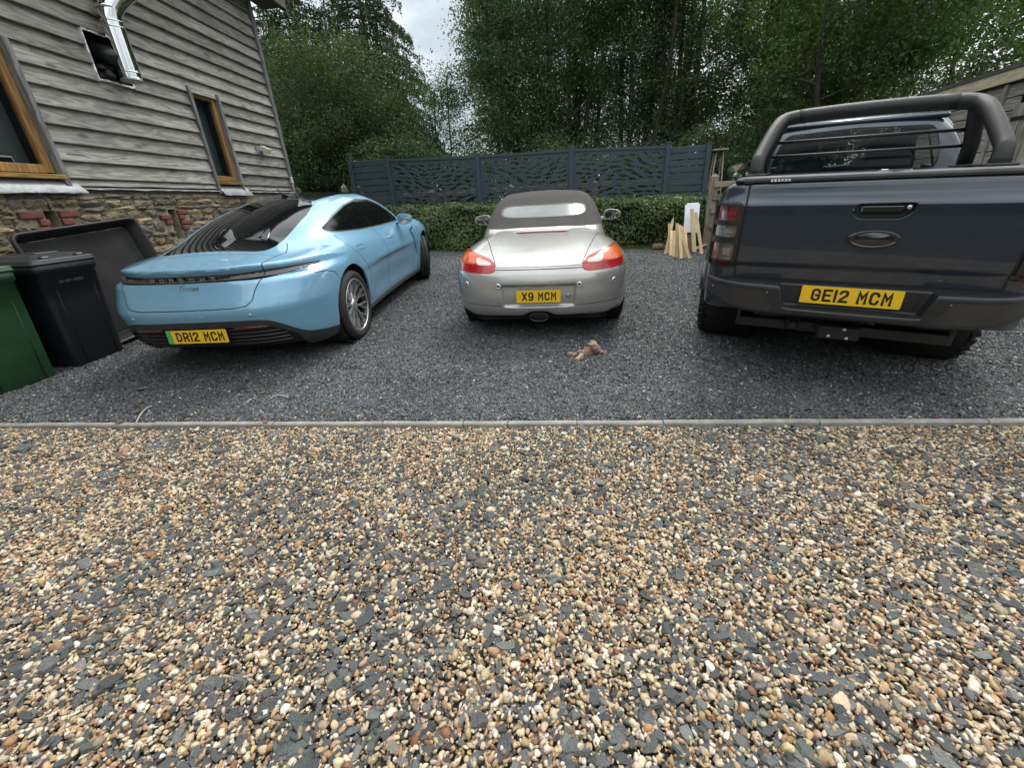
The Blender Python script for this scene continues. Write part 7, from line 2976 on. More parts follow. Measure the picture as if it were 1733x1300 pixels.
    for s in (-1, 1):
        mb = MB()
        mb.box((s * 0.735, 1.06, 1.372), (0.085, 1.75, 0.036), bevel=0.014)
        mb.build('side_rail', M['bed_liner_black'], root)
        mb = MB()
        mb.box((s * 0.69, 0.235, 1.376), (0.07, 0.13, 0.042), bevel=0.014)
        mb.build('rail_end_cap', M['roller_black'], root)
    mb = MB()
    n = 28
    V = [(0.045 + 0.085 * math.cos(2 * math.pi * k / n), 0.222 - 0.0 + 0.045 * math.sin(2 * math.pi * k / n), 1.388) for k in range(n)]
    V += [(0.045 + 0.075 * math.cos(2 * math.pi * k / n), 0.222 + 0.038 * math.sin(2 * math.pi * k / n), 1.402) for k in range(n)]
    mb.add(V, [(k, (k + 1) % n, n + (k + 1) % n, n + k) for k in range(n)] + [tuple(range(n, 2 * n))], False)
    mb.build('cover_lock', M['gloss_black'], cov)
    mb = MB()
    mb.lathe([(0, 0.004), (0.016, 0.004), (0.018, 0)], 14, Matrix.Translation((-0.005, 0.21, 1.402)))
    mb.build('cover_lock_key', M['steel_bolt'], cov)
    t = MB()
    stroke_text(t, 'SEEKER', 0.014, 0.0042, face_matrix((-0.515, 0.1705, 1.369), 0, -0.12), xscale=1.75, depth=0.0012)
    t.build('cover_lettering', M['white_print'], cov)
    # roll bar
    for s in (-1, 1):
        mb = MB()
        P = [Vector(p) for p in ((s * 0.695, 1.02, 1.40), (s * 0.70, 1.05, 1.49), (s * 0.69, 1.11, 1.55), (s * 0.625, 1.31, 1.735), (s * 0.575, 1.41, 1.795), (s * 0.48, 1.45, 1.815))]
        out = []
        for i in range(len(P) - 1):
            for k in range(5):
                t_ = k / 5
                p0, p1, p2, p3 = P[max(0, i - 1)], P[i], P[i + 1], P[min(len(P) - 1, i + 2)]
                out.append(0.5 * ((2 * p1) + (p2 - p0) * t_ + (2 * p0 - 5 * p1 + 4 * p2 - p3) * t_ ** 2 + (3 * p1 - p0 - 3 * p2 + p3) * t_ ** 3))
        out.append(P[-1])
        mb.tube(out, 0.051, 16)
        mb.build('roll_bar_leg', M['bed_liner_black'], root)
        mb = MB()
        mb.tube([(s * 0.585, 1.42, 1.775), (s * 0.62, 1.50, 1.69), (s * 0.665, 1.58, 1.55), (s * 0.675, 1.61, 1.41)], 0.048, 14)
        mb.build('roll_bar_leg', M['bed_liner_black'], root)
        mb = MB()
        mb.box((s * 0.695, 1.02, 1.398), (0.15, 0.17, 0.018), bevel=0.005)
        mb.box((s * 0.675, 1.61, 1.398), (0.14, 0.16, 0.018), bevel=0.005)
        mb.lathe([(0.056, 0.0), (0.056, 0.03)], 16, Matrix.Translation((s * 0.695, 1.02, 1.405)))
        mb.build('roll_bar_foot', M['bed_liner_black'], root)
    mb = MB()
    mb.tube([(x, 1.45, 1.815 + 0.010 * (1 - (x / 0.48) ** 2)) for x in np.linspace(-0.485, 0.485, 15)], 0.051, 16)
    mb.build('roll_bar_hoop', M['bed_liner_black'], root)
    for zz, yy, hw in ((1.64, 1.53, 0.63), (1.535, 1.59, 0.66)):
        mb = MB()
        mb.tube([(-hw, yy, zz), (hw, yy, zz)], 0.013, 10)
        mb.build('roll_bar_rail', M['bed_liner_black'], root)
    # high brake lamp strip under the roof edge
    mb = MB()
    mb.box((0.0, 2.195, 1.79), (1.24, 0.05, 0.045), bevel=0.016)
    mb.build('roof_spoiler', M['pickup_paint'], root)
    # seats seen through the glass
    for x, y, w, z in ((-0.36, 2.62, 0.42, 1.0), (0.36, 2.62, 0.42, 1.0), (-0.36, 3.3, 0.44, 1.0), (0.36, 3.3, 0.44, 1.0)):
        mb = MB()
        mb.box((x, y, z + 0.22), (w, 0.14, 0.62), Matrix.Rotation(-0.15, 3, 'X'), bevel=0.05)
        mb.box((x, y - 0.06, z + 0.60), (0.24, 0.09, 0.16), Matrix.Rotation(-0.1, 3, 'X'), bevel=0.04)
        mb.build('seat', M['seat_cloth'], root)
    mb = MB()
    mb.tube([(0.55, 3.9, 1.72), (0.60, 3.72, 2.08)], 0.006, 6)
    mb.build('aerial', M['black_plastic'], root)

    # step bumper
    zlow = spl([0, 0.32, 0.40, 0.60, 0.86, 1.0], [0.548, 0.545, 0.540, 0.548, 0.62, 0.68])

    def bf(x, y, z):
        yy = 0.0 + 0.05 * (x / 0.8) ** 2 + 0.20 * (x / 0.86) ** 8
        f = smax(x - 0.862, smax(z - 0.742, zlow(x) - z, 0.02), 0.02)
        f = smax(f, yy + 0.04 * np.clip(0.66 - z, 0, 1) - y, 0.025)
        f = smax(f, y - (0.30 + 0.5 * sst(x, 0.75, 0.9)), 0.02)
        # recess over the step for the number plate
        rx = x - (0.345 + 0.30 * np.clip(z - 0.60, 0, 1))
        rec = smax(smax(rx, 0.598 - z, 0.012), y - 0.115, 0.012)
        return smax(f, -rec, 0.014)

    sb = Shell(bf, (-0.98, -0.05, 0.48), (0.98, 0.86, 0.80), 0.016)
    sb.cut(lambda P: np.hypot(P[:, 1] - 1.33, P[:, 2] - 0.42) - 0.47, 99, [0], lambda c: np.abs(c[:, 0]) > 0.5)
    ins = rounded([(0.40, 0.572), (0.47, 0.708), (0.88, 0.715), (0.88, 0.655), (0.66, 0.572)], 0.015, 3)
    sb.cut(lambda P: poly_sdf_abs(P[:, 0], P[:, 2], ins), 1, [0], lambda c: c[:, 1] < 0.45)
    sb.finish()
    bo = sb.part([0], 'rear_bumper', M['bumper_grey'], root, rim=0.01)
    for s in (1, -1):
        sb.part([1], 'bumper_insert', M['bumper_insert'], bo, off=-0.004, keep=lambda c: c[:, 0] * s > 0)
        for xx in (0.455, 0.80):
            mb = MB()
            mb.lathe([(0, 0.003), (0.004, 0.003), (0.005, 0)], 10, face_matrix((s * xx, 0.05 * (xx / 0.8) ** 2 + 0.16 * (xx / 0.9) ** 8 + 0.002, 0.692)))
            mb.build('bumper_bolt', M['badge_grey'], bo)
    for k in range(7):
        mb = MB()
        mb.box((0, 0.022 + 0.012 * k, 0.599), (0.60, 0.005, 0.006))
        mb.build('step_rib', M['bumper_grey'], bo)
    mb = MB()
    mb.box((0.40, 0.10, 0.665), (0.07, 0.02, 0.04), bevel=0.006)
    mb.build('socket_cover', M['black_plastic'], bo)
    number_plate(root, 'GEI2 MCM', 0.52, face_matrix((0.0, 0.095, 0.682), 0, -0.08))
    # tow bar
    mb = MB()
    mb.box((0.0, 0.33, 0.405), (1.22, 0.075, 0.075), bevel=0.008)
    tb = mb.build('tow_bar', M['black_plastic'], root)
    for s in (-1, 1):
        mb = MB()
        mb.box((s * 0.60, 0.50, 0.45), (0.03, 0.42, 0.16), bevel=0.006)
        mb.build('tow_bar_bracket', M['black_plastic'], tb)
    mb = MB()
    mb.box((0.015, 0.20, 0.415), (0.235, 0.05, 0.10), bevel=0.012)
    mb.box((0.015, 0.26, 0.43), (0.10, 0.14, 0.06), bevel=0.01)
    tp = mb.build('tow_plate', M['black_plastic'], tb)
    for x, z in ((-0.035, 0.39), (0.065, 0.385), (0.04, 0.445)):
        mb = MB()
        mb.lathe([(0, 0.012), (0.009, 0.012), (0.011, 0.008), (0.012, 0.008), (0.012, 0.0)], 6 if z < 0.4 else 12, face_matrix((x, 0.174, z)))
        mb.build('tow_bolt', M['steel_bolt'], tp)
    mb = MB()
    mb.box((-0.25, 0.26, 0.425), (0.085, 0.05, 0.085), bevel=0.012)
    mb.box((-0.25, 0.23, 0.425), (0.06, 0.03, 0.06), bevel=0.01)
    mb.build('trailer_socket', M['black_plastic'], tb)
    return root


pickup = build_ranger()
# ------------------------------------------------------------------ wheeled bins and the ridged tray against the wall
def wheelie_bin(loc, rz, col, label, text, ink, tsize, text_y, lid_col=None, rough=0.45, open_lid=0.0):
    """front faces local +x"""
    body_m = pmat('bin_plastic', col, rough, var=0.22, vscale=4, bump=0.08, bscale=200)
    lid_m = body_m if lid_col is None else pmat('lid_plastic', lid_col, rough, var=0.25, vscale=5, bump=0.08, bscale=200)
    b = empty('wheelie_bin', loc, rz)
    tag(b, label, 'bin', 'wheelie bins beside the house')
    # tapered body with a rounded section and a flared rim
    prof = [(0.0, 0.235, 0.255), (0.02, 0.245, 0.265), (0.30, 0.252, 0.280), (0.60, 0.258, 0.297), (0.88, 0.264, 0.312), (0.885, 0.275, 0.324), (0.955, 0.278, 0.328), (0.96, 0.260, 0.310), (0.93, 0.255, 0.305)]
    V, n = [], None
    for z, hy, hx in prof:
        ring = rounded([(-hx, -hy), (hx, -hy), (hx, hy), (-hx, hy)], 0.055, 4)
        n = len(ring)
        V += [(x + (z - 0.5) * 0.03, y, z) for x, y in ring]
    F = [(i * n + k, i * n + (k + 1) % n, (i + 1) * n + (k + 1) % n, (i + 1) * n + k) for i in range(len(prof) - 1) for k in range(n)]
    F.append(tuple(range(n))[::-1])
    mb = MB()
    mb.add(V, F, True)
    mb.build('bin_body', body_m, b)
    # raised panel edges on the front
    for s in (-1, 1):
        mb = MB()
        mb.tube([(0.265 - 0.017, s * 0.155, 0.03), (0.322 - 0.010, s * 0.175, 0.86)], 0.009, 8)
        mb.build('corner_rib', body_m, b)
    mb = MB()
    # lid: shallow dome overhanging the rim, with a lip and a hinge roll at the back
    lp = [(0.958, 0.286, 0.345), (0.966, 0.292, 0.352), (0.970, 0.292, 0.352), (0.978, 0.284, 0.344), (0.996, 0.284, 0.344), (1.004, 0.278, 0.338), (1.006, 0.235, 0.295), (1.034, 0.205, 0.262), (1.046, 0.12, 0.17)]
    V = []
    for z, hy, hx in lp:
        ring = rounded([(-hx, -hy), (hx, -hy), (hx, hy), (-hx, hy)], 0.06 * hy / 0.3, 4)
        V += [(x, y, z) for x, y in ring]
    F = [(i * n + k, i * n + (k + 1) % n, (i + 1) * n + (k + 1) % n, (i + 1) * n + k) for i in range(len(lp) - 1) for k in range(n)]
    F.append(tuple(range((len(lp) - 1) * n, len(lp) * n)))
    mb.add(V, F, True)
    mb.build('lid', lid_m, b)
    mb = MB()
    mb.box((0.05, 0.0, 1.047), (0.26, 0.20, 0.012), bevel=0.005)
    mb.build('lid_panel', lid_m, b)
    for s in (-1, 1):
        mb = MB()
        mb.box((0.312, s * 0.15, 1.012), (0.05, 0.07, 0.03), bevel=0.01)
        mb.build('lid_grip', lid_m, b)
    mb = MB()
    mb.tube([(-0.40, -0.24, 0.965), (-0.40, 0.24, 0.965)], 0.018, 10)
    for s in (-1, 0, 1):
        mb.box((-0.372, s * 0.19, 0.965), (0.07, 0.05, 0.045), bevel=0.01)
    mb.build('handle_bar', body_m, b)
    for s in (-1, 1):
        mb = MB()
        mb.lathe([(0.0, -0.025), (0.085, -0.025), (0.1, -0.015), (0.1, 0.015), (0.085, 0.025), (0.0, 0.025)], 20, Matrix.Translation((-0.27, s * 0.235, 0.10)) @ Matrix.Rotation(math.pi / 2, 4, 'X'))
        mb.build('wheel', M['tyre'], b)
    # printed words on the front, following its slope
    t = MB()
    zt = text_y[1]
    xs = 0.266 + (zt - 0.02) / 0.86 * (0.312 - 0.266) + (zt - 0.5) * 0.03 + 0.003
    Mf = Matrix.Translation((xs, text_y[0], zt)) @ Matrix.Rotation(math.pi / 2, 4, 'Z') @ Matrix.Rotation(math.pi / 2 + 0.083, 4, 'X')
    stroke_text(t, text, tsize, tsize * 0.17, Mf, depth=0.001)
    t.build('bin_lettering', ink, b)
    return b


wheelie_bin((-4.415, 4.09, 0.045), R_(-5), (0.010, 0.0115, 0.016), 'black wheelie bin with a shut lid, between the green bin and the blue car', 'NO HOT ASHES',
            pmat('dull_print', (0.06, 0.062, 0.065), 0.6), 0.026, (-0.02, 0.80), (0.030, 0.032, 0.036))
wheelie_bin((-4.525, 3.46, 0.030), R_(-12), (0.016, 0.058, 0.022), 'green wheelie bin at the left edge, nearest to the gravel', 'ONLY', M['white_print'], 0.032, (-0.08, 0.66))

M['tray'] = pmat('black_tray_rubber', (0.012, 0.012, 0.013), 0.5, var=0.35, vscale=5, bump=0.25, bscale=40)
M['tray_face'] = pmat('dusty_tray_face', (0.020, 0.020, 0.020), 0.62, var=0.5, vscale=4, bump=0.3, bscale=60)


def ridged_tray():
    # u along the wall, v up the tray, w out of it
    o = empty('ridged_tray', Vector(house.location) + hp(4.22, 0.42, 0.06))
    tag(o, 'large black ridged plastic tray leaning on its side against the stone wall', 'tray')
    p0 = hp(4.22, 0.42, 0.06)
    lean = (hp(4.22, 0.14, 1.22) - p0)
    rightv = (hp(5.56, 0.42, 0.09) - p0)
    uL, vL = rightv.length, lean.length
    ux = rightv.normalized()
    vz = (lean - ux * lean.dot(ux)).normalized()
    wz = vz.cross(ux) * -1
    if wz.dot(HN) < 0:
        wz = -wz
    Mt = Matrix((ux, vz, wz)).transposed().to_4x4()

    def q(u, v, w):
        return Mt @ Vector((u, v + 0.07 * u / uL, w))
    mb = MB()
    # floor of the tray
    n = 26
    mb.add([q(0.06, 0.06, 0.0), q(uL - 0.06, 0.06, 0.0), q(uL - 0.06, vL - 0.06, 0.0), q(0.06, vL - 0.06, 0.0), q(0.06, 0.06, -0.008), q(uL - 0.06, 0.06, -0.008), q(uL - 0.06, vL - 0.06, -0.008), q(0.06, vL - 0.06, -0.008)],
           [(0, 1, 2, 3), (7, 6, 5, 4)])
    mb.build('tray_floor', M['tray_face'], o)
    for k in range(44):
        u = 0.10 + (uL - 0.2) * k / 43
        r = MB()
        V = [q(u - 0.007, 0.09, 0.0005), q(u + 0.007, 0.09, 0.0005), q(u + 0.007, vL - 0.09, 0.0005), q(u - 0.007, vL - 0.09, 0.0005), q(u - 0.003, 0.10, 0.007), q(u + 0.003, 0.10, 0.007), q(u + 0.003, vL - 0.10, 0.007), q(u - 0.003, vL - 0.10, 0.007)]
        r.add(V, [(4, 5, 6, 7), (0, 1, 5, 4), (1, 2, 6, 5), (2, 3, 7, 6), (3, 0, 4, 7)])
        r.build('ridge', M['tray_face'], o)
    # sloping sides and rolled rim
    mb = MB()
    inner = rounded([(0.055, 0.055), (uL - 0.055, 0.055), (uL - 0.055, vL - 0.055), (0.055, vL - 0.055)], 0.06, 6)
    mid = rounded([(0.012, 0.012), (uL - 0.012, 0.012), (uL - 0.012, vL - 0.012), (0.012, vL - 0.012)], 0.08, 6)
    out = rounded([(-0.02, -0.02), (uL + 0.02, -0.02), (uL + 0.02, vL + 0.02), (-0.02, vL + 0.02)], 0.09, 6)
    m = len(inner)
    V = [q(u, v, 0.001) for u, v in inner] + [q(u, v, 0.125) for u, v in mid] + [q(u, v, 0.140) for u, v in [((a[0] + b[0]) / 2, (a[1] + b[1]) / 2) for a, b in zip(mid, out)]] + [q(u, v, 0.130) for u, v in out] + [q(u, v, 0.108) for u, v in out] + [q(u, v, -0.008) for u, v in inner]
    F = [(i * m + k, i * m + (k + 1) % m, (i + 1) * m + (k + 1) % m, (i + 1) * m + k) for i in range(5) for k in range(m)]
    mb.add(V, F, True)
    mb.build('tray_rim', M['tray'], o)


ridged_tray()
# ------------------------------------------------------------------ timber offcuts leaning in front of the hedge
M['offcut'] = wood_mat('pale_offcut', (0.56, 0.38, 0.18), (0.80, 0.64, 0.40), 0.5, along='z', rough=0.65)
M['white_board'] = pmat('white_faced_board', (0.66, 0.72, 0.78), 0.35, var=0.05, vscale=3)
M['brown_ply'] = wood_mat('brown_ply', (0.12, 0.07, 0.035), (0.26, 0.16, 0.09), 0.2, along='z')


def at_px(u, v, X=None, Y=None, z=None):
    """a point of the place from a measured direction, on the plane Y or z"""
    d = _F * 698.0 + _R2 * (u - 866.5) - _U2 * (v - 650.0)
    if Y is not None:
        t = Y / d.y
    else:
        t = (z - CH) / d.z
    return Vector((0, 0, CH)) + d * t


def stick(p0, p1, w, t, label, group, taper=1.0, pointed=False, twist=0.0):
    """flat piece from foot p0 to head p1, facing the viewer"""
    d = p1 - p0
    L = d.length
    zx = d.normalized()
    face = Vector((-0.25, -1, 0.0))
    face = (face - zx * face.dot(zx)).normalized()
    xx = zx.cross(face) * -1
    Rm = Matrix((xx, -face, zx)).transposed()
    if Rm.determinant() < 0:
        Rm = Matrix((-xx, -face, zx)).transposed()
    mb = MB()
    a, b = w / 2, w / 2 * taper
    top = [(-b, L), (b, L - 0.012)] if not pointed else [(-b, L - 0.10), (b * 0.1, L), (b, L - 0.16)]
    poly = [(a, 0.0), (-a, 0.004)] + top[::1]
    poly = [(-a, 0.004), (a, 0.0)] + top[::-1]
    V = [(x, y, z) for y in (-t / 2, t / 2) for x, z in poly]
    n = len(poly)
    mb.add(V, [tuple(range(n)), tuple(range(n, 2 * n))[::-1]] + [(i, n + i, n + (i + 1) % n, (i + 1) % n) for i in range(n)])
    o = mb.build('timber_offcut', M['offcut'])
    o.location = p0
    o.rotation_euler = Rm.to_euler()
    tag(o, label, 'offcut', group)
    return o


def zp(x, y):
    return (1090 + x / 10.0, 320 + y / 10.0)


GP = 'pale timber offcuts by the hedge'
ZG = 0.165
defs = [
    ((360, 1105), (500, 470), 0.060, True, 'tall pointed pale offcut at the far left of the leaning timber'),
    ((425, 1095), (430, 580), 0.055, False, 'short offcut with a knotted top, tucked behind the pointed one'),
    ((450, 1125), (470, 700), 0.052, False, 'first of the fanned pale offcuts right of the pointed one'),
    ((500, 1150), (520, 700), 0.052, False, 'second fanned pale offcut from the left, slightly wider gap beside it'),
    ((560, 1160), (560, 575), 0.058, False, 'tallest of the fanned pale offcuts, in the middle of the fan'),
    ((630, 1180), (600, 600), 0.055, False, 'fanned pale offcut right of the tallest one'),
    ((690, 1165), (640, 620), 0.052, False, 'fanned pale offcut second from the right'),
    ((770, 1175), (620, 690), 0.060, False, 'steeply slanting pale offcut at the right end of the fan'),
    ((735, 1140), (690, 620), 0.045, False, 'thin offcut peeping out behind the right end of the fan'),
    ((850, 1065), (810, 330), 0.075, False, 'long pale offcut standing against the white board, left of the pair'),
    ((975, 1095), (880, 390), 0.058, False, 'long pale offcut standing against the white board, right of the pair'),
]
for i, (f, h, w, pt, lb) in enumerate(defs):
    u, v = zp(*f)
    p0 = at_px(u, v, z=ZG)
    if i >= 9:
        p0 = at_px(u, v, z=ZG + 0.01)
    u1, v1 = zp(*h)
    # heads rest a little further back
    if i >= 9:
        p0 = at_px(u, v, Y=8.30)
    p1 = at_px(u1, v1, Y=p0.y + (0.26 if i < 9 else 0.40) + 0.012 * (i % 3))
    stick(p0, p1, w, 0.020, lb, GP, 0.92, pt)
# white-faced board with a brown one below it
pb = at_px(*zp(850, 1065), z=ZG)
pb.y = 8.38
mb = MB()
c0, c1 = at_px(*zp(670, 728), Y=pb.y + 0.27), at_px(*zp(905, 735), Y=pb.y + 0.25)
c2, c3 = at_px(*zp(948, 250), Y=pb.y + 0.50), at_px(*zp(700, 262), Y=pb.y + 0.52)
off = Vector((0.02, 0.09, 0.0)).normalized() * 0.03
mb.add([c0, c1, c2, c3, c0 + off, c1 + off, c2 + off, c3 + off], [(0, 1, 2, 3), (7, 6, 5, 4), (0, 4, 5, 1), (1, 5, 6, 2), (2, 6, 7, 3), (3, 7, 4, 0)])
for v in range(8):
    mb.v[v] = tuple(Vector(mb.v[v]) - c0)
wbo = mb.build('white_board', M['white_board'], None, c0)
tag(wbo, 'white-faced board leaning on the hedge behind two long pale offcuts', 'board')
c2, c3 = at_px(*zp(930, 225), Y=pb.y + 0.55), at_px(*zp(730, 238), Y=pb.y + 0.56)
c0, c1 = at_px(*zp(712, 700), Y=pb.y + 0.33), at_px(*zp(905, 700), Y=pb.y + 0.33)
mb = MB()
mb.add([c0, c1, c2, c3, c0 + off, c1 + off, c2 + off, c3 + off], [(0, 1, 2, 3), (7, 6, 5, 4), (0, 4, 5, 1), (1, 5, 6, 2), (2, 6, 7, 3), (3, 7, 4, 0)])
for v in range(8):
    mb.v[v] = tuple(Vector(mb.v[v]) - c0)
tag(mb.build('white_board', M['white_board'], None, c0), 'second white board, its top edge showing just above the front one', 'board')
mb = MB()
c0, c1 = at_px(*zp(690, 1030), Y=pb.y + 0.10), at_px(*zp(820, 1030), Y=pb.y + 0.10)
c2, c3 = at_px(*zp(905, 725), Y=pb.y + 0.31), at_px(*zp(675, 720), Y=pb.y + 0.32)
mb.add([c0, c1, c2, c3, c0 + off, c1 + off, c2 + off, c3 + off], [(0, 1, 2, 3), (7, 6, 5, 4), (0, 4, 5, 1), (1, 5, 6, 2), (2, 6, 7, 3), (3, 7, 4, 0)])
for v in range(8):
    mb.v[v] = tuple(Vector(mb.v[v]) - c0)
tag(mb.build('brown_board', M['brown_ply'], None, c0), 'brown board under the white board, between the two groups of offcuts', 'board')
# cut logs on the ground
M['log_bark'] = pmat('log_bark', (0.20, 0.145, 0.075), 0.95, var=0.4, vscale=14, bump=0.8, bscale=60)
p = at_px(*zp(150, 1035), z=0.185)
q = at_px(*zp(350, 1030), z=0.185)
mb = MB()
mb.tube([p + Vector((0, 0.05, 0.06)), p * 0.5 + q * 0.5 + Vector((0.0, 0.05, 0.066)), q + Vector((0, 0.06, 0.058))], [0.062, 0.068, 0.062], 14)
for v in range(len(mb.v)):
    mb.v[v] = tuple(Vector(mb.v[v]) - p)
tag(mb.build('log', M['log_bark'], None, p), 'short brown log lying at the hedge foot left of the offcuts', 'log')
p, q = at_px(*zp(890, 1060), z=0.17), at_px(*zp(1080, 1010), z=0.18)
for k, (a, b, r_, lb) in enumerate(((Vector((0, 0.10, 0.03)), Vector((0.05, 0.10, 0.10)), 0.030, 'split pale firewood stick lying behind the right-hand offcut'), (Vector((0.02, 0.18, 0.05)), Vector((-0.02, 0.14, 0.03)), 0.038, 'split pale firewood stick at the bottom of the right-hand offcut'))):
    mb = MB()
    mb.tube([p + a, q + b], [r_, r_ * 0.8], 5, smooth=False)
    for v in range(len(mb.v)):
        mb.v[v] = tuple(Vector(mb.v[v]) - p)
    tag(mb.build('firewood', M['offcut'], None, p), lb, 'firewood', 'split firewood by the post')

# ------------------------------------------------------------------ soft toy dropped on the slate
m, nt, b = new_mat('toy_cloth')
M['toy'] = m
tc = nt.nodes.new('ShaderNodeTexCoord')
n1 = nt.nodes.new('ShaderNodeTexNoise')
n1.inputs['Scale'].default_value = 22
n1.inputs['Detail'].default_value = 5
rp = nt.nodes.new('ShaderNodeValToRGB')
rp.color_ramp.elements[0].position = 0.36
rp.color_ramp.elements[0].color = (0.34, 0.17, 0.145, 1)
rp.color_ramp.elements[1].position = 0.62
rp.color_ramp.elements[1].color = (0.62, 0.49, 0.40, 1)
nt.links.new(tc.outputs['Object'], n1.inputs['Vector'])
nt.links.new(n1.outputs['Fac'], rp.inputs['Fac'])
nt.links.new(rp.outputs['Color'], b.inputs['Base Color'])
b.inputs['Roughness'].default_value = 1.0
bp = nt.nodes.new('ShaderNodeBump')
bp.inputs['Strength'].default_value = 0.9
bp.inputs['Distance'].default_value = 0.01
n2 = nt.nodes.new('ShaderNodeTexVoronoi')
n2.inputs['Scale'].default_value = 120
nt.links.new(tc.outputs['Object'], n2.inputs['Vector'])
nt.links.new(n2.outputs['Distance'], bp.inputs['Height'])
nt.links.new(bp.outputs['Normal'], b.inputs['Normal'])


def soft_toy():
    base = at_px(990, 604, z=gz(3.4))
    root = empty('soft_toy', base)
    tag(root, 'crumpled pinkish cloth soft toy lying on the slate behind the silver car', 'toy')

    def T(x, y, h):
        # measured spot on the enlarged view, then height above the ground
        p = at_px(940 + x / 15.75, 560 + y / 15.75, z=gz(3.4)) - base
        return Vector((p.x, p.y, h))

    def blob(name, pts, flat=0.6):
        me = bpy.data.meshes.new(name)
        V = [p for p, _ in pts]
        me.from_pydata([v[:] for v in V], [(i, i + 1) for i in range(len(V) - 1)], [])
        tmp = bpy.data.objects.new(name, me)
        COL.objects.link(tmp)
        md = tmp.modifiers.new('skin', 'SKIN')
        for i, (_, r_) in enumerate(pts):
            me.skin_vertices[0].data[i].radius = (r_ * 1.35, r_ * 1.35)
        me.skin_vertices[0].data[0].use_root = True
        sb = tmp.modifiers.new('sub', 'SUBSURF')
        sb.levels = 3
        dg = bpy.context.evaluated_depsgraph_get()
        ev = bpy.data.meshes.new_from_object(tmp.evaluated_get(dg))
        bpy.data.objects.remove(tmp)
        r = np.random.default_rng(len(pts))
        co = np.zeros(len(ev.vertices) * 3, np.float32)
        ev.vertices.foreach_get('co', co)
        co = co.reshape(-1, 3)
        co += 0.004 * np.sin(co[:, [1, 2, 0]] * 90) + 0.003 * np.sin(co[:, [2, 0, 1]] * 160 + 1)
        co[:, 2] = np.maximum(co[:, 2], 0.002)
        ev.vertices.foreach_set('co', co.ravel())
        ev.polygons.foreach_set('use_smooth', np.ones(len(ev.polygons), bool))
        ev.materials.clear()
        ev.materials.append(M['toy'])
        o = bpy.data.objects.new(name, ev)
        COL.objects.link(o)
        o.parent = root
        return o
    blob('toy_body', [(T(560, 640, 0.018), 0.016), (T(690, 640, 0.022), 0.026), (T(830, 640, 0.024), 0.024), (T(960, 620, 0.026), 0.024), (T(1090, 600, 0.03), 0.022)])
    blob('toy_head', [(T(1150, 620, 0.035), 0.020), (T(1080, 640, 0.06), 0.030), (T(1010, 640, 0.085), 0.031), (T(930, 640, 0.112), 0.027), (T(890, 640, 0.120), 0.016)])
    blob('toy_leg', [(T(580, 650, 0.016), 0.015), (T(470, 660, 0.014), 0.013), (T(390, 665, 0.014), 0.013), (T(320, 660, 0.015), 0.017)])
    blob('toy_leg', [(T(720, 690, 0.018), 0.018), (T(690, 740, 0.020), 0.017), (T(620, 780, 0.014), 0.014), (T(540, 830, 0.016), 0.018)])
    blob('toy_arm', [(T(1130, 620, 0.03), 0.012), (T(1220, 620, 0.018), 0.012), (T(1300, 615, 0.014), 0.012), (T(1400, 612, 0.012), 0.010)])
    blob('toy_ear', [(T(760, 560, 0.03), 0.010), (T(860, 560, 0.035), 0.012), (T(960, 540, 0.045), 0.012)])


soft_toy()

# ------------------------------------------------------------------ litter on the slate
M['dead_leaf'] = pmat('dead_leaf', (0.22, 0.115, 0.045), 0.8, var=0.4, vscale=30)
M['feather'] = pmat('pale_strip', (0.36, 0.38, 0.37), 0.7)


def litter_leaf(u, v, L, rz, label, mat='dead_leaf'):
    p = at_px(u, v, z=gz(3.0) + 0.012)
    r = np.random.default_rng(int(u))
    mb = MB()
    n = 7
    V = []
    for i in range(n):
        t = i / (n - 1)
        w = 0.32 * math.sin(math.pi * t) ** 0.8 * L
        h = 0.10 * L * math.sin(math.pi * t) + r.uniform(0, 0.05) * L
        V += [(L * (t - 0.5), -w, h + 0.14 * L), (L * (t - 0.5), 0, h), (L * (t - 0.5), w, h + 0.10 * L)]
    mb.add(V, [(i * 3 + k, (i + 1) * 3 + k, (i + 1) * 3 + k + 1, i * 3 + k + 1) for i in range(n - 1) for k in range(2)], True)
    o = mb.build('dead_leaf', M[mat], None, p)
    o.rotation_euler = (0, 0, rz)
    tag(o, label, 'leaf', 'dead leaves on the slate')


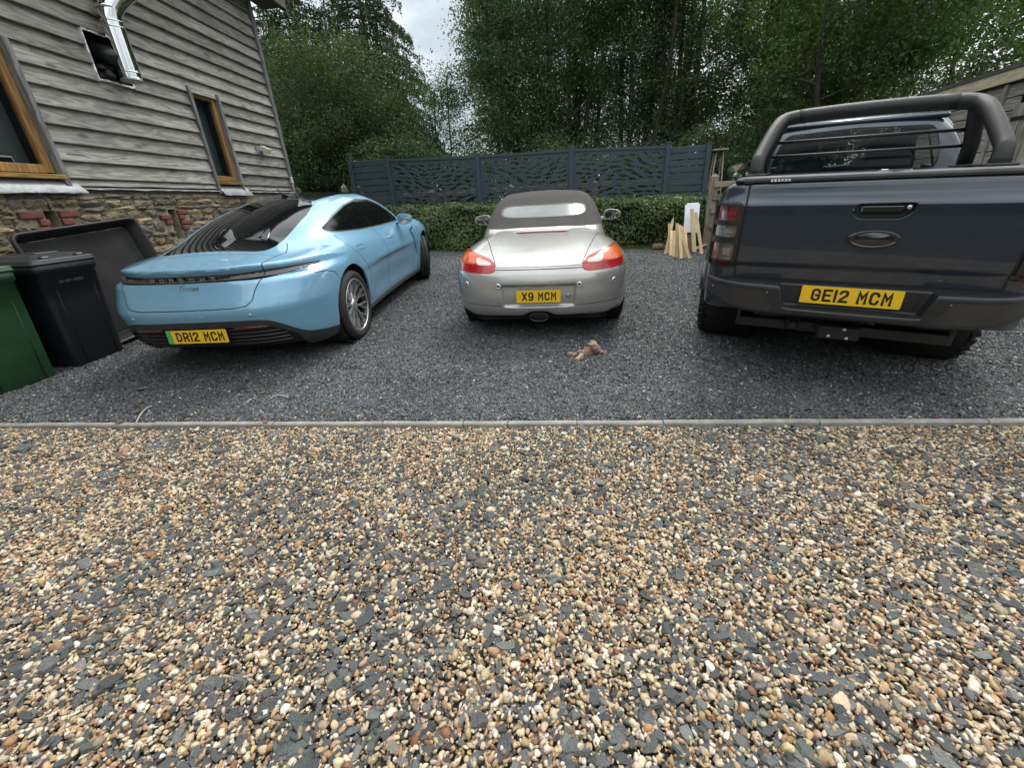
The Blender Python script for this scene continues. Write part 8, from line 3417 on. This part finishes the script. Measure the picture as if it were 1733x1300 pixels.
litter_leaf(241, 661, 0.085, 0.4, 'curled brown leaf on the slate left of the blue car, the largest')
litter_leaf(240, 681, 0.045, 2.0, 'small brown leaf on the slate just below the largest leaf')
litter_leaf(233, 698, 0.05, 1.2, 'small pinkish brown leaf beside the pale strip')
litter_leaf(203, 716, 0.06, 0.2, 'brown leaf lying against the concrete edging at the left')
litter_leaf(447, 666, 0.05, 0.8, 'tan leaf on the slate in front of the blue car, near the curved pale strip')
litter_leaf(450, 715, 0.05, 2.4, 'tan leaf lying against the edging below the blue car')
litter_leaf(825, 636, 0.04, 1.0, 'small tan leaf on open slate between the blue and silver cars')


def scrap():
    p = at_px(1497, 853, z=0.022)
    r = np.random.default_rng(2)
    V = [(0.035 * math.cos(a) * r.uniform(0.6, 1.2), 0.022 * math.sin(a) * r.uniform(0.6, 1.2), r.uniform(0, 0.012)) for a in np.linspace(0, 5.6, 9)] + [(0, 0, 0.016)]
    mb = MB()
    mb.add(V, [(k, (k + 1) % 9, 9) for k in range(9)])
    tag(mb.build('dead_leaf', M['black_plastic'], None, p), 'blackened crumpled leaf lying on the pebbles at the right', 'leaf')


scrap()


def strip(pts, w, label):
    P = [at_px(u, v, z=gz(2.9) + 0.014 + dz) for u, v, dz in pts]
    base = P[0].copy()
    mb = MB()
    V = []
    for i, p in enumerate(P):
        t = (P[min(i + 1, len(P) - 1)] - P[max(i - 1, 0)]).normalized()
        s = Vector((-t.y, t.x, 0)).normalized() * w * (0.4 + 0.6 * math.sin(math.pi * (i + 0.5) / len(P)))
        V += [p - base + s, p - base + Vector((0, 0, 0.004)), p - base - s]
    mb.add(V, [(i * 3 + k, (i + 1) * 3 + k, (i + 1) * 3 + k + 1, i * 3 + k + 1) for i in range(len(P) - 1) for k in range(2)], True)
    tag(mb.build('plastic_strip', M['feather'], None, base), label, 'strip')


strip([(230, 716, 0), (236, 704, 0.004), (241, 697, 0.006), (248, 691, 0.006), (257, 687, 0.002)], 0.007, 'pale curved strip on the slate just behind the edging, left of the blue car')
strip([(457, 675, 0), (463, 671, 0.006), (470, 668, 0.012), (478, 669, 0.014), (485, 671, 0.010), (489, 674, 0.004)], 0.005, 'thin arched pale strip on the slate in front of the blue car')
